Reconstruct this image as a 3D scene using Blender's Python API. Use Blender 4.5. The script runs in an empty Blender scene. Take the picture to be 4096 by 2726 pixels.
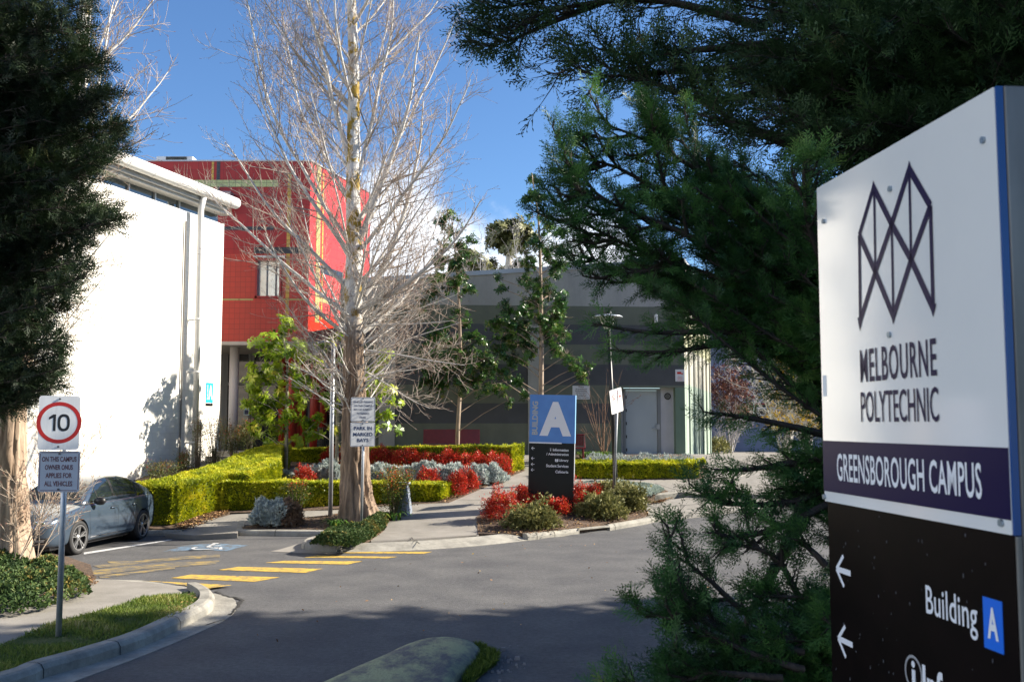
import bpy, bmesh, math, random
import numpy as np
from mathutils import Vector, Matrix, Quaternion, noise as mnoise
from mathutils.bvhtree import BVHTree
random.seed(7); RS = np.random.RandomState(11)
R = math.radians
SC = bpy.context.scene
COL = SC.collection
# ------------------------------------------------------------------ camera
CAMH = 2.45; FPX = 3982.0; PIT = math.atan(332 / FPX)
cd = bpy.data.cameras.new('camera'); cam = bpy.data.objects.new('camera', cd); COL.objects.link(cam)
cd.lens = 35.0; cd.sensor_width = 36.0; cd.clip_end = 3000; cd.clip_start = .05
cam.location = (0, 0, CAMH); cam.rotation_euler = (R(90) + PIT, 0, 0)
cd.dof.use_dof = True; cd.dof.focus_distance = 17.0; cd.dof.aperture_fstop = 6.3
SC.camera = cam
# ------------------------------------------------------------------ sun, sky, exposure
SUN_EL = R(31); SUN_AZ = math.atan2(.983, .185)
sd = Vector((math.sin(SUN_AZ) * math.cos(SUN_EL), math.cos(SUN_AZ) * math.cos(SUN_EL), math.sin(SUN_EL)))
sl = bpy.data.lights.new('sun', 'SUN'); sl.energy = 5.0; sl.angle = R(.5); sl.color = (1, .91, .77)
so = bpy.data.objects.new('sun', sl); COL.objects.link(so); so.rotation_euler = sd.to_track_quat('Z', 'Y').to_euler()
so.location = sd * 60
W = bpy.data.worlds.new('World'); SC.world = W; W.use_nodes = True
nt = W.node_tree; bg = nt.nodes['Background']; bg.inputs['Strength'].default_value = .07
sky = nt.nodes.new('ShaderNodeTexSky'); sky.sky_type = 'NISHITA'; sky.sun_disc = False
sky.sun_elevation = SUN_EL; sky.sun_rotation = SUN_AZ; sky.air_density = 1.0; sky.dust_density = .25; sky.ozone_density = 4.5; sky.altitude = 300
tc = nt.nodes.new('ShaderNodeTexCoord')
def nd(t, **k):
    n = nt.nodes.new(t)
    for a, b in k.items(): setattr(n, a, b)
    return n
# a cumulus bank low in the sky: a lump of noise round one compass direction
nz = nd('ShaderNodeTexNoise'); nz.inputs['Scale'].default_value = 9; nz.inputs['Detail'].default_value = 8; nz.inputs['Roughness'].default_value = .55
nt.links.new(tc.outputs['Generated'], nz.inputs['Vector'])
def lump(c, s):
    m = nd('ShaderNodeVectorMath', operation='SUBTRACT'); nt.links.new(tc.outputs['Generated'], m.inputs[0]); m.inputs[1].default_value = c
    q = nd('ShaderNodeVectorMath', operation='MULTIPLY'); nt.links.new(m.outputs[0], q.inputs[0]); q.inputs[1].default_value = s
    l = nd('ShaderNodeVectorMath', operation='LENGTH'); nt.links.new(q.outputs[0], l.inputs[0])
    r = nd('ShaderNodeMath', operation='SUBTRACT'); r.inputs[0].default_value = 1; nt.links.new(l.outputs['Value'], r.inputs[1]); return r.outputs[0]
l1 = lump((-.090, .975, .160), (9.0, 1, 9.0)); l2 = lump((.0, .985, .13), (6, 1, 13))
mx = nd('ShaderNodeMath', operation='MAXIMUM'); nt.links.new(l1, mx.inputs[0]); nt.links.new(l2, mx.inputs[1])
ad = nd('ShaderNodeMath', operation='ADD'); nt.links.new(mx.outputs[0], ad.inputs[0])
ns = nd('ShaderNodeMath', operation='MULTIPLY_ADD'); nt.links.new(nz.outputs['Fac'], ns.inputs[0]); ns.inputs[1].default_value = 3.6; ns.inputs[2].default_value = -2.0
nt.links.new(ns.outputs[0], ad.inputs[1])
mr = nd('ShaderNodeMapRange', interpolation_type='SMOOTHSTEP'); nt.links.new(ad.outputs[0], mr.inputs['Value']); mr.inputs['From Min'].default_value = -.15; mr.inputs['From Max'].default_value = .75
mr.inputs['To Max'].default_value = .9
mxc = nd('ShaderNodeMix', data_type='RGBA'); nt.links.new(mr.outputs['Result'], mxc.inputs['Factor'])
tint = nd('ShaderNodeMix', data_type='RGBA', blend_type='MULTIPLY'); tint.inputs['Factor'].default_value = 1
nt.links.new(sky.outputs[0], tint.inputs[6]); tint.inputs[7].default_value = (.80, .95, 1.09, 1)
nt.links.new(tint.outputs[2], mxc.inputs[6]); mxc.inputs[7].default_value = (9.0, 9.3, 9.8, 1)
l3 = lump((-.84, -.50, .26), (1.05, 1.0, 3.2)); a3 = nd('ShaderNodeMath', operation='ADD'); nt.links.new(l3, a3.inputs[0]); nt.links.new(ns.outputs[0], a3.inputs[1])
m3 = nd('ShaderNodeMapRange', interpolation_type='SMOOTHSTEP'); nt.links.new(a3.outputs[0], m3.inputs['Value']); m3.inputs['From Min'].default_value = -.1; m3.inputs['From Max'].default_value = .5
x3 = nd('ShaderNodeMix', data_type='RGBA'); nt.links.new(m3.outputs['Result'], x3.inputs['Factor']); nt.links.new(mxc.outputs[2], x3.inputs[6]); x3.inputs[7].default_value = (17.0, 17.0, 17.2, 1)   # unseen bright cloud added left of and behind the viewer, lifts shaded faces
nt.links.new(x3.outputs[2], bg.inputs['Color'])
SC.view_settings.view_transform = 'Standard'; SC.view_settings.look = 'None'; SC.view_settings.exposure = 1.3; SC.view_settings.gamma = 1
SC.render.engine = 'CYCLES'
SC.cycles.max_bounces = 6; SC.cycles.diffuse_bounces = 3; SC.cycles.glossy_bounces = 3; SC.cycles.transmission_bounces = 4; SC.cycles.transparent_max_bounces = 8
SC.cycles.use_denoising = True

# ------------------------------------------------------------------ geometry of the site
def ss(t):
    t = np.clip(t, 0, 1); return t * t * (3 - 2 * t)
def H(x, y):
    x = np.asarray(x, float); y = np.asarray(y, float)
    y0 = np.interp(x, [-6, -4, .7, 3.5, 6, 9], [22.3, 22.2, 21.7, 23.7, 24.5, 25])
    h = 1.38 * np.clip((y - y0) / (31 - y0), 0, 1)
    h = h - .3 * np.clip((y - 32) / 10, 0, 1) * np.clip((x - 3) / 3, 0, 1)
    h = h - .08 * ss((-6.0 - x) / 1.0) * ss((y - 17) / 2) * ss((22.6 - y) / .6)
    h = h + .62 * ss((x - .5) / .8) * ss((9.0 - y) / 3)
    h = h + .25 * ss((-7.4 - x) / 1.2) * ss((y - 24) / 2) * ss((29.5 - y) / 2)
    return h
def Hs(x, y): return float(H(x, y))
def ray(px, py):
    u = (px - 2048) / FPX; v = (py - 1363) / FPX
    return Vector((u, math.cos(PIT) + v * math.sin(PIT), math.sin(PIT) - v * math.cos(PIT)))
def D(px, py, y):
    d = ray(px, py); t = y / d.y; return Vector((d.x * t, y, CAMH + d.z * t))
def G(px, py, dz=0.0):
    d = ray(px, py); a = 3.0; prev = a
    while a < 90:
        p = D(px, py, a)
        if p.z < Hs(p.x, p.y) + dz: break
        prev = a; a += .4
    lo, hi = prev, a
    for _ in range(18):
        m = (lo + hi) / 2; p = D(px, py, m)
        if p.z < Hs(p.x, p.y) + dz: hi = m
        else: lo = m
    return D(px, py, hi)

# ------------------------------------------------------------------ materials
def _new(name):
    m = bpy.data.materials.new(name); m.use_nodes = True
    return m, m.node_tree, m.node_tree.nodes['Principled BSDF']
def c4(c): return (c[0], c[1], c[2], 1)
def mat(name, col, col2=None, rough=.6, scale=4, detail=5, metal=0, spec=.5, bump=0, bscale=None, lo=.35, hi=.65, coat=0, speck=None, sscale=60, stretch=None, nrough=.55):
    m, t, b = _new(name)
    b.inputs['Roughness'].default_value = rough; b.inputs['Metallic'].default_value = metal
    b.inputs['Specular IOR Level'].default_value = spec; b.inputs['Coat Weight'].default_value = coat; b.inputs['Coat Roughness'].default_value = .08
    b.inputs['Base Color'].default_value = c4(col)
    co = t.nodes.new('ShaderNodeTexCoord').outputs['Object']
    if stretch:
        mp = t.nodes.new('ShaderNodeMapping'); mp.inputs['Scale'].default_value = stretch; t.links.new(co, mp.inputs[0]); co = mp.outputs[0]
    out = None
    if col2 is not None:
        n = t.nodes.new('ShaderNodeTexNoise'); n.inputs['Scale'].default_value = scale; n.inputs['Detail'].default_value = detail; n.inputs['Roughness'].default_value = nrough
        t.links.new(co, n.inputs['Vector'])
        r = t.nodes.new('ShaderNodeValToRGB'); r.color_ramp.elements[0].position = lo; r.color_ramp.elements[1].position = hi
        r.color_ramp.elements[0].color = c4(col); r.color_ramp.elements[1].color = c4(col2)
        t.links.new(n.outputs['Fac'], r.inputs[0]); out = r.outputs[0]
    if speck:
        n = t.nodes.new('ShaderNodeTexNoise'); n.inputs['Scale'].default_value = sscale; n.inputs['Detail'].default_value = 7; n.inputs['Roughness'].default_value = .8
        t.links.new(co, n.inputs['Vector'])
        r = t.nodes.new('ShaderNodeMapRange'); r.inputs['From Min'].default_value = .3; r.inputs['From Max'].default_value = .7
        r.inputs['To Min'].default_value = 1 - speck; r.inputs['To Max'].default_value = 1 + speck; t.links.new(n.outputs['Fac'], r.inputs['Value'])
        x = t.nodes.new('ShaderNodeMix'); x.data_type = 'RGBA'; x.blend_type = 'MULTIPLY'; x.inputs['Factor'].default_value = 1
        if out: t.links.new(out, x.inputs[6])
        else: x.inputs[6].default_value = c4(col)
        t.links.new(r.outputs[0], x.inputs[7]); out = x.outputs[2]
    if out: t.links.new(out, b.inputs['Base Color'])
    if bump:
        n = t.nodes.new('ShaderNodeTexNoise'); n.inputs['Scale'].default_value = bscale or scale * 6; n.inputs['Detail'].default_value = 5
        t.links.new(co, n.inputs['Vector'])
        k = t.nodes.new('ShaderNodeBump'); k.inputs['Strength'].default_value = bump; k.inputs['Distance'].default_value = .02
        t.links.new(n.outputs['Fac'], k.inputs['Height']); t.links.new(k.outputs[0], b.inputs['Normal'])
    return m
def leafmat(name, stops, rough=.5, tr=.25, spec=.4, nscale=None):
    m, t, b = _new(name)
    a = t.nodes.new('ShaderNodeAttribute'); a.attribute_name = 'var'
    r = t.nodes.new('ShaderNodeValToRGB'); e = r.color_ramp.elements
    while len(e) < len(stops): e.new(.5)
    for i, (p, c) in enumerate(stops): e[i].position = p; e[i].color = c4(c)
    t.links.new(a.outputs['Fac'], r.inputs[0]); t.links.new(r.outputs[0], b.inputs['Base Color'])
    b.inputs['Roughness'].default_value = rough; b.inputs['Specular IOR Level'].default_value = spec
    if tr > 0:
        tl = t.nodes.new('ShaderNodeBsdfTranslucent'); t.links.new(r.outputs[0], tl.inputs['Color'])
        x = t.nodes.new('ShaderNodeMixShader'); x.inputs[0].default_value = tr
        t.links.new(b.outputs[0], x.inputs[1]); t.links.new(tl.outputs[0], x.inputs[2])
        t.links.new(x.outputs[0], t.nodes['Material Output'].inputs['Surface'])
    return m
def glassmat(name, col, rough=.03, spec=.8):
    m, t, b = _new(name); b.inputs['Base Color'].default_value = c4(col); b.inputs['Roughness'].default_value = rough
    b.inputs['Specular IOR Level'].default_value = spec; b.inputs['Coat Weight'].default_value = .6; b.inputs['Coat Roughness'].default_value = .02
    return m
M = {}
M['asphalt'] = mat('asphalt', (.066, .066, .070), (.116, .114, .112), rough=.85, scale=1.1, detail=12, bump=.6, bscale=60, speck=.42, sscale=16, lo=.3, hi=.7)
M['concrete'] = mat('concrete', (.21, .195, .17), (.29, .27, .24), rough=.85, scale=1.7, detail=9, bump=.25, bscale=40, speck=.10, sscale=60, nrough=.65)
M['kerb'] = mat('kerb_concrete', (.20, .19, .165), (.38, .36, .31), rough=.85, scale=2.6, detail=10, bump=.4, bscale=30, speck=.12, sscale=50, nrough=.7)
M['mulch'] = mat('mulch', (.055, .036, .024), (.16, .105, .068), rough=.95, scale=14, detail=8, bump=1, bscale=40)
M['earth'] = mat('earth', (.08, .075, .04), (.10, .12, .04), rough=.95, scale=1, bump=.6)
M['turf'] = mat('turf', (.05, .085, .015), (.12, .13, .035), rough=.95, scale=5, bump=1, bscale=60)
M['white_wall'] = mat('white_block', (.80, .77, .70), (.86, .83, .77), rough=.8, scale=1.2, bump=.1)
M['white'] = mat('white_paint', (.78, .78, .77), (.70, .70, .69), rough=.45, scale=3)
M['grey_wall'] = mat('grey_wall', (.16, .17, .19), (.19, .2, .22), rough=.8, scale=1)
M['galv'] = mat('galvanised', (.40, .42, .45), (.50, .52, .55), rough=.45, metal=.6, scale=14)
M['steel'] = mat('stainless', (.13, .125, .12), (.24, .23, .22), rough=.4, metal=.5, scale=4, stretch=(1, 1, .3))
M['black'] = mat('black_paint', (.004, .004, .005), (.006, .006, .007), rough=.3, scale=3, spec=.25)
M['blackmetal'] = mat('black_metal', (.012, .012, .014), rough=.4)
M['dark'] = mat('dark_void', (.01, .01, .012), rough=.7)
M['rubber'] = mat('rubber', (.018, .018, .02), (.03, .03, .03), rough=.75, scale=10)
M['signwhite'] = mat('sign_white', (.90, .90, .88), (.86, .86, .85), rough=.12, scale=2.2, spec=.9, coat=1.0)
M['signback'] = mat('sign_aluminium', (.45, .46, .48), rough=.4, metal=.7)
M['navy'] = mat('navy', (.008, .004, .05), rough=.3, spec=.12)
M['ink'] = mat('ink_black', (.012, .012, .016), rough=.5)
M['inkblue'] = mat('ink_blue', (.02, .04, .12), rough=.5)
M['inkmaroon'] = mat('ink_maroon', (.10, .018, .03), rough=.5)
M['inkred'] = mat('ink_red', (.55, .02, .015), rough=.4)
M['signblue'] = mat('sign_blue', (.075, .23, .62), (.09, .27, .68), rough=.3, scale=3)
M['brightblue'] = mat('bright_blue', (.01, .16, .80), rough=.3)
M['cyan'] = mat('cyan', (.01, .42, .75), rough=.4)
M['silver'] = mat('silver_letters', (.42, .42, .42), rough=.35, metal=.3)
M['letter'] = mat('white_letters', (.85, .86, .90), rough=.4)
M['yellowpaint'] = None
M['bark'] = None
# ------------------------------------------------------------------ objects, tags, mesh builders
def tag(o, label=None, cat=None, group=None, kind=None):
    if label: o['label'] = label
    if cat: o['category'] = cat
    if group: o['group'] = group
    if kind: o['kind'] = kind
    return o
def empty(name, loc, rz=0, **k):
    o = bpy.data.objects.new(name, None); COL.objects.link(o); o.location = loc; o.rotation_euler = (0, 0, rz)
    o.empty_display_size = .2
    return tag(o, **k)
def rootloc(p):
    while p.parent: p = p.parent
    return np.array(p.location[:])
def np_mesh(name, V, F, m, parent=None, var=None, smooth=False, local=False):
    V = np.asarray(V, np.float32).reshape(-1, 3); F = np.asarray(F, np.int32)
    if parent is not None and not local: V = V - rootloc(parent).astype(np.float32)
    k = F.shape[1]; me = bpy.data.meshes.new(name)
    me.vertices.add(len(V)); me.vertices.foreach_set('co', V.ravel())
    me.loops.add(F.size); me.loops.foreach_set('vertex_index', F.ravel())
    me.polygons.add(len(F)); me.polygons.foreach_set('loop_start', np.arange(0, F.size, k, dtype=np.int32))
    try: me.polygons.foreach_set('loop_total', np.full(len(F), k, np.int32))
    except Exception: pass
    if smooth: me.polygons.foreach_set('use_smooth', np.ones(len(F), bool))
    if var is not None:
        a = me.attributes.new('var', 'FLOAT', 'POINT'); a.data.foreach_set('value', np.asarray(var, np.float32))
    me.materials.append(m); me.update(calc_edges=True); me.validate()
    o = bpy.data.objects.new(name, me); COL.objects.link(o); o.parent = parent
    return o
class MB:
    def __init__(s): s.v = []; s.f = []
    def quad(s, a, b, c, d):
        n = len(s.v); s.v += [tuple(a), tuple(b), tuple(c), tuple(d)]; s.f.append((n, n + 1, n + 2, n + 3)); return s
    def poly(s, pts):
        n = len(s.v); s.v += [tuple(p) for p in pts]; s.f.append(tuple(range(n, n + len(pts)))); return s
    def hexa(s, b, t):            # bottom 4, top 4 (both counter-clockwise from above)
        n = len(s.v); s.v += [tuple(p) for p in b] + [tuple(p) for p in t]
        for f in ((3, 2, 1, 0), (4, 5, 6, 7), (0, 1, 5, 4), (1, 2, 6, 5), (2, 3, 7, 6), (3, 0, 4, 7)): s.f.append(tuple(n + i for i in f))
        return s
    def box(s, x0, x1, y0, y1, z0, z1):
        return s.hexa([(x0, y0, z0), (x1, y0, z0), (x1, y1, z0), (x0, y1, z0)], [(x0, y0, z1), (x1, y0, z1), (x1, y1, z1), (x0, y1, z1)])
    def obox(s, o, ex, ey, ez, a0, a1, b0, b1, c0, c1):      # box in the frame ex, ey, ez at o
        P = lambda a, b, c: tuple(Vector(o) + Vector(ex) * a + Vector(ey) * b + Vector(ez) * c)
        return s.hexa([P(a0, b0, c0), P(a1, b0, c0), P(a1, b1, c0), P(a0, b1, c0)], [P(a0, b0, c1), P(a1, b0, c1), P(a1, b1, c1), P(a0, b1, c1)])
    def prism(s, pts, z0, z1):
        n = len(s.v); k = len(pts)
        s.v += [(p[0], p[1], z0) for p in pts] + [(p[0], p[1], z1) for p in pts]
        s.f.append(tuple(n + i for i in range(k - 1, -1, -1))); s.f.append(tuple(n + k + i for i in range(k)))
        for i in range(k): j = (i + 1) % k; s.f.append((n + i, n + j, n + k + j, n + k + i))
        return s
    def tube(s, pts, rad, n=10, cap=True, jit=0):
        pts = [Vector(p) for p in pts]; rad = rad if hasattr(rad, '__len__') else [rad] * len(pts)
        up = None; base = len(s.v)
        for i, p in enumerate(pts):
            d = (pts[min(i + 1, len(pts) - 1)] - pts[max(i - 1, 0)]).normalized()
            if up is None: up = d.orthogonal().normalized()
            up = (up - d * up.dot(d)).normalized(); sd_ = d.cross(up)
            for k in range(n):
                a = 2 * math.pi * k / n; r = rad[i] * (1 + random.uniform(-jit, jit))
                s.v.append(tuple(p + (up * math.cos(a) + sd_ * math.sin(a)) * r))
        for i in range(len(pts) - 1):
            for k in range(n):
                a = base + i * n + k; b = base + i * n + (k + 1) % n; s.f.append((a, b, b + n, a + n))
        if cap:
            s.f.append(tuple(base + k for k in range(n - 1, -1, -1))); s.f.append(tuple(base + (len(pts) - 1) * n + k for k in range(n)))
        return s
    def lathe(s, prof, n=24, o=(0, 0, 0), axis='Z'):
        base = len(s.v)
        for (r, z) in prof:
            for k in range(n):
                a = 2 * math.pi * k / n; c, q = r * math.cos(a), r * math.sin(a)
                p = (c, q, z) if axis == 'Z' else ((c, z, q) if axis == 'Y' else (z, c, q))
                s.v.append((o[0] + p[0], o[1] + p[1], o[2] + p[2]))
        for i in range(len(prof) - 1):
            for k in range(n):
                a = base + i * n + k; b = base + i * n + (k + 1) % n; s.f.append((a, b, b + n, a + n))
        return s
    def build(s, name, m, parent=None, local=False, bevel=0, smooth=False, recalc=True):
        off = rootloc(parent) if (parent is not None and not local) else np.zeros(3)
        me = bpy.data.meshes.new(name); me.from_pydata([(v[0] - off[0], v[1] - off[1], v[2] - off[2]) for v in s.v], [], s.f)
        if recalc or bevel:
            bm = bmesh.new(); bm.from_mesh(me)
            if recalc: bmesh.ops.recalc_face_normals(bm, faces=bm.faces)
            if bevel: bmesh.ops.bevel(bm, geom=[e for e in bm.edges if len(e.link_faces) == 2 and e.calc_face_angle(0) > .6], offset=bevel, segments=2, affect='EDGES', profile=.6)
            bm.to_mesh(me); bm.free()
        if smooth: me.polygons.foreach_set('use_smooth', [True] * len(me.polygons))
        for x in (m if isinstance(m, (list, tuple)) else [m]): me.materials.append(x)
        o = bpy.data.objects.new(name, me); COL.objects.link(o); o.parent = parent
        return o
# instancing by numpy --------------------------------------------------------
def nrm(a): return a / (np.linalg.norm(a, axis=-1, keepdims=True) + 1e-9)
def inst(tv, tf, P, Dr, S, var=None, vj=.06, roll=None, flat=None):
    """copies of a template (its axis along local +Y) at P, pointing along Dr, scaled by S"""
    N = len(P); Dr = nrm(np.asarray(Dr, float))
    rv = RS.normal(size=(N, 3)) if flat is None else nrm(np.tile(np.array([0, 0, 1.]), (N, 1)) + RS.normal(size=(N, 3)) * flat)
    X = nrm(np.cross(Dr, rv)); Z = np.cross(X, Dr)
    S = np.broadcast_to(np.asarray(S, float), (N,))
    V = (tv[None, :, 0, None] * X[:, None] + tv[None, :, 1, None] * Dr[:, None] + tv[None, :, 2, None] * Z[:, None]) * S[:, None, None] + P[:, None]
    F = tf[None] + (np.arange(N) * len(tv))[:, None, None]
    if var is None: var = RS.rand(N)
    vv = np.repeat(np.asarray(var), len(tv)) + RS.normal(size=N * len(tv)) * vj * 0
    return V.reshape(-1, 3), F.reshape(-1, tf.shape[1]), vv
def leaf_t(w=.3, fold=.08, bend=-.1):
    return np.array([(0, 0, 0), (w * .5, .45, fold), (0, 1, bend), (-w * .5, .45, fold)], float), np.array([(0, 1, 2, 3)])
def seg_t(segs):
    v = []; f = []
    for (a, b, w) in segs:
        a = np.array(a, float); b = np.array(b, float); d = b - a; s = np.array([-d[1], d[0], 0]); s = s / (np.linalg.norm(s) + 1e-9) * w / 2
        n = len(v); m = a + d * .45; v += [a, m + s, b, m - s]; f.append((n, n + 1, n + 2, n + 3))
    return np.array(v), np.array(f)
def spray_t(seed=0, n=9, L=1.0, w=.055, sub=3):     # a feathery cypress / juniper spray one unit long
    r = random.Random(seed); S = []
    S.append(((0, 0, 0), (0, L, 0), w * .8))
    for i in range(n):
        t = .08 + .86 * i / (n - 1); sgn = 1 if i % 2 else -1; l = L * (.42 * (1 - t) ** .7 + .10) * r.uniform(.8, 1.15)
        a = R(r.uniform(32, 52)) * sgn; z = r.uniform(-.35, .35)
        d = np.array([math.sin(a), math.cos(a), z]); o = np.array([0, t * L, 0]); e = o + d * l
        S.append((o, e, w))
        for k in range(sub):
            q = o + d * l * (.25 + .65 * k / max(1, sub - 1)) ; b = a + R(r.uniform(25, 50)) * (1 if k % 2 else -1)
            S.append((q, q + np.array([math.sin(b), math.cos(b), z + r.uniform(-.3, .3)]) * l * r.uniform(.28, .5), w * .9))
    return seg_t(S)
def cones(P0, P1, R0, R1, n=4):
    P0 = np.asarray(P0, float); P1 = np.asarray(P1, float); d = nrm(P1 - P0)
    ref = np.where(np.abs(d[:, 2:3]) > .9, np.array([[1., 0, 0]]), np.array([[0, 0, 1.]]))
    x = nrm(np.cross(d, ref)); y = np.cross(d, x); a = np.arange(n) * 2 * math.pi / n
    ring = x[:, None] * np.cos(a)[None, :, None] + y[:, None] * np.sin(a)[None, :, None]
    V = np.concatenate([P0[:, None] + ring * np.asarray(R0)[:, None, None], P1[:, None] + ring * np.asarray(R1)[:, None, None]], 1)
    k = np.arange(n); q = np.stack([k, (k + 1) % n, (k + 1) % n + n, k + n], 1)
    F = q[None] + (np.arange(len(P0)) * 2 * n)[:, None, None]
    return V.reshape(-1, 3), F.reshape(-1, 4)
def join(parts):
    V = []; F = []; A = []; o = 0
    for p in parts:
        V.append(p[0]); F.append(p[1] + o); o += len(p[0])
        if len(p) > 2: A.append(p[2])
    return np.concatenate(V), np.concatenate(F), (np.concatenate(A) if A else None)
# ground sheets and swept kerbs ------------------------------------------------
def catmull(pts, n=6, closed=False):
    out = []; P = [Vector(p[:2]) for p in pts]; N = len(P)
    for i in range(N - 1):
        a = P[max(i - 1, 0)]; b = P[i]; c = P[i + 1]; d = P[min(i + 2, N - 1)]
        for k in range(n):
            t = k / n
            out.append(.5 * ((2 * b) + (c - a) * t + (2 * a - 5 * b + 4 * c - d) * t * t + (3 * b - a - 3 * c + d) * t ** 3))
    out.append(P[-1]); return out
def sheet(name, pts, dz, m, skirt=.25, step=.6, kind='structure', relief=0, **k):
    bm = bmesh.new(); vs = [bm.verts.new((p[0], p[1], 0)) for p in pts]; f = bm.faces.new(vs)
    xs = [p[0] for p in pts]; ys = [p[1] for p in pts]
    def cut(ax, lo, hi):
        a = math.floor(lo / step) * step + step
        while a < hi:
            co = (a + .0137, 0, 0) if ax == 0 else (0, a + .0137, 0); no = (1, 0, 0) if ax == 0 else (0, 1, 0)
            bmesh.ops.bisect_plane(bm, geom=bm.verts[:] + bm.edges[:] + bm.faces[:], plane_co=co, plane_no=no); a += step
    cut(0, min(xs), max(xs)); cut(1, min(ys), max(ys))
    bmesh.ops.triangulate(bm, faces=[f for f in bm.faces if len(f.verts) > 4])
    for f in bm.faces:
        if f.normal.z < 0: f.normal_flip()
    be = [e for e in bm.edges if len(e.link_faces) == 1]
    for v in bm.verts:
        q = mnoise.noise(Vector((v.co.x * 1.3, v.co.y * 1.3, 0))) * relief if relief else 0
        v.co.z = Hs(v.co.x, v.co.y) + dz + q
    if skirt:
        r = bmesh.ops.extrude_edge_only(bm, edges=be)
        for v in [g for g in r['geom'] if isinstance(g, bmesh.types.BMVert)]: v.co.z -= skirt
    me = bpy.data.meshes.new(name); bm.to_mesh(me); bm.free(); me.materials.append(m)
    o = bpy.data.objects.new(name, me); COL.objects.link(o); tag(o, kind=kind, **k); return o
def sweep(name, line, prof, m, side=1, n=5, ends=True, **k):
    L = catmull(line, n); mb = MB(); K = len(prof)
    for i, p in enumerate(L):
        d = (L[min(i + 1, len(L) - 1)] - L[max(i - 1, 0)]).normalized(); nn = Vector((-d.y, d.x)) * side
        for (o, z) in prof:
            q = p + nn * o; mb.v.append((q.x, q.y, Hs(p.x, p.y) + z))
    for i in range(len(L) - 1):
        for j in range(K - 1): a = i * K + j; mb.f.append((a, a + 1, a + 1 + K, a + K))
    if ends: mb.f.append(tuple(range(K))); mb.f.append(tuple((len(L) - 1) * K + j for j in range(K - 1, -1, -1)))
    o = mb.build(name, m); tag(o, **k); return o
# lettering ---------------------------------------------------------------------
_txt = {}
def text_geo(body, bold=0.0, spacing=1.0):
    key = (body, bold, spacing)
    if key not in _txt:
        cu = bpy.data.curves.new('t', 'FONT'); cu.body = body; cu.size = 1; cu.offset = bold; cu.space_character = spacing; cu.resolution_u = 3
        o = bpy.data.objects.new('t', cu); COL.objects.link(o); bpy.context.view_layer.update()
        me = bpy.data.meshes.new_from_object(o.evaluated_get(bpy.context.evaluated_depsgraph_get()))
        V = np.array([v.co[:] for v in me.vertices]); F = [tuple(p.vertices) for p in me.polygons]
        bpy.data.objects.remove(o); bpy.data.curves.remove(cu); bpy.data.meshes.remove(me)
        lo = V.min(0); hi = V.max(0); V = (V[:, :2] - lo[:2]) / (hi[:2] - lo[:2]); _txt[key] = (V, F)
    return _txt[key]
class Plane:
    """a flat face: origin, reading direction ex, up ez, outward normal n"""
    def __init__(s, o, ex, ez): s.o = Vector(o); s.ex = Vector(ex).normalized(); s.ez = Vector(ez).normalized(); s.n = s.ex.cross(s.ez).normalized()
    def P(s, a, b, off=0): return s.o + s.ex * a + s.ez * b + s.n * off
    def uv(s, px, py):
        d = ray(px, py); o = Vector((0, 0, CAMH)); t = (s.o - o).dot(s.n) / d.dot(s.n); p = o + d * t - s.o
        return p.dot(s.ex), p.dot(s.ez)
    def text(s, mb, body, a0, a1, b0, b1, off=.003, bold=0.0, rot=False, spacing=1.0, thick=0.0015):
        V, F = text_geo(body, bold, spacing); n = len(mb.v); N = len(V)
        for lay in (off + thick, ):
            for (x, y) in V:
                if rot: a = a1 - y * (a1 - a0); b = b0 + x * (b1 - b0)
                else: a = a0 + x * (a1 - a0); b = b0 + y * (b1 - b0)
                mb.v.append(tuple(s.P(a, b, lay)))
        for f in F: mb.f.append(tuple(n + i for i in f))
    def rect(s, mb, a0, a1, b0, b1, off0, off1): mb.obox(s.o, s.ex, s.n, s.ez, a0, a1, off0, off1, b0, b1)
    def stroke(s, mb, p, q, w, off):
        p = Vector(p); q = Vector(q); d = (q - p).normalized(); c = Vector((-d.y, d.x)) * w / 2
        mb.quad(s.P(*(p - c), off), s.P(*(q - c), off), s.P(*(q + c), off), s.P(*(p + c), off))
    def disc(s, mb, a, b, r, off, n=20, r2=None):
        if r2 is None: mb.poly([s.P(a + r * math.cos(2 * math.pi * k / n), b + r * math.sin(2 * math.pi * k / n), off) for k in range(n)])
        else:
            for k in range(n):
                t0 = 2 * math.pi * k / n; t1 = 2 * math.pi * (k + 1) / n
                mb.quad(s.P(a + r2 * math.cos(t0), b + r2 * math.sin(t0), off), s.P(a + r * math.cos(t0), b + r * math.sin(t0), off),
                        s.P(a + r * math.cos(t1), b + r * math.sin(t1), off), s.P(a + r2 * math.cos(t1), b + r2 * math.sin(t1), off))
    def rrect(s, a0, a1, b0, b1, r, off0, off1, mb):
        pts = []
        for (cx, cy, t0) in ((a1 - r, b1 - r, 0), (a0 + r, b1 - r, 90), (a0 + r, b0 + r, 180), (a1 - r, b0 + r, 270)):
            for k in range(5): t = R(t0 + k * 22.5); pts.append((cx + r * math.cos(t), cy + r * math.sin(t)))
        n = len(mb.v); K = len(pts)
        for of in (off0, off1):
            for (a, b) in pts: mb.v.append(tuple(s.P(a, b, of)))
        mb.f.append(tuple(n + i for i in range(K - 1, -1, -1))); mb.f.append(tuple(n + K + i for i in range(K)))
        for i in range(K): j = (i + 1) % K; mb.f.append((n + i, n + j, n + K + j, n + K + i))
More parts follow.
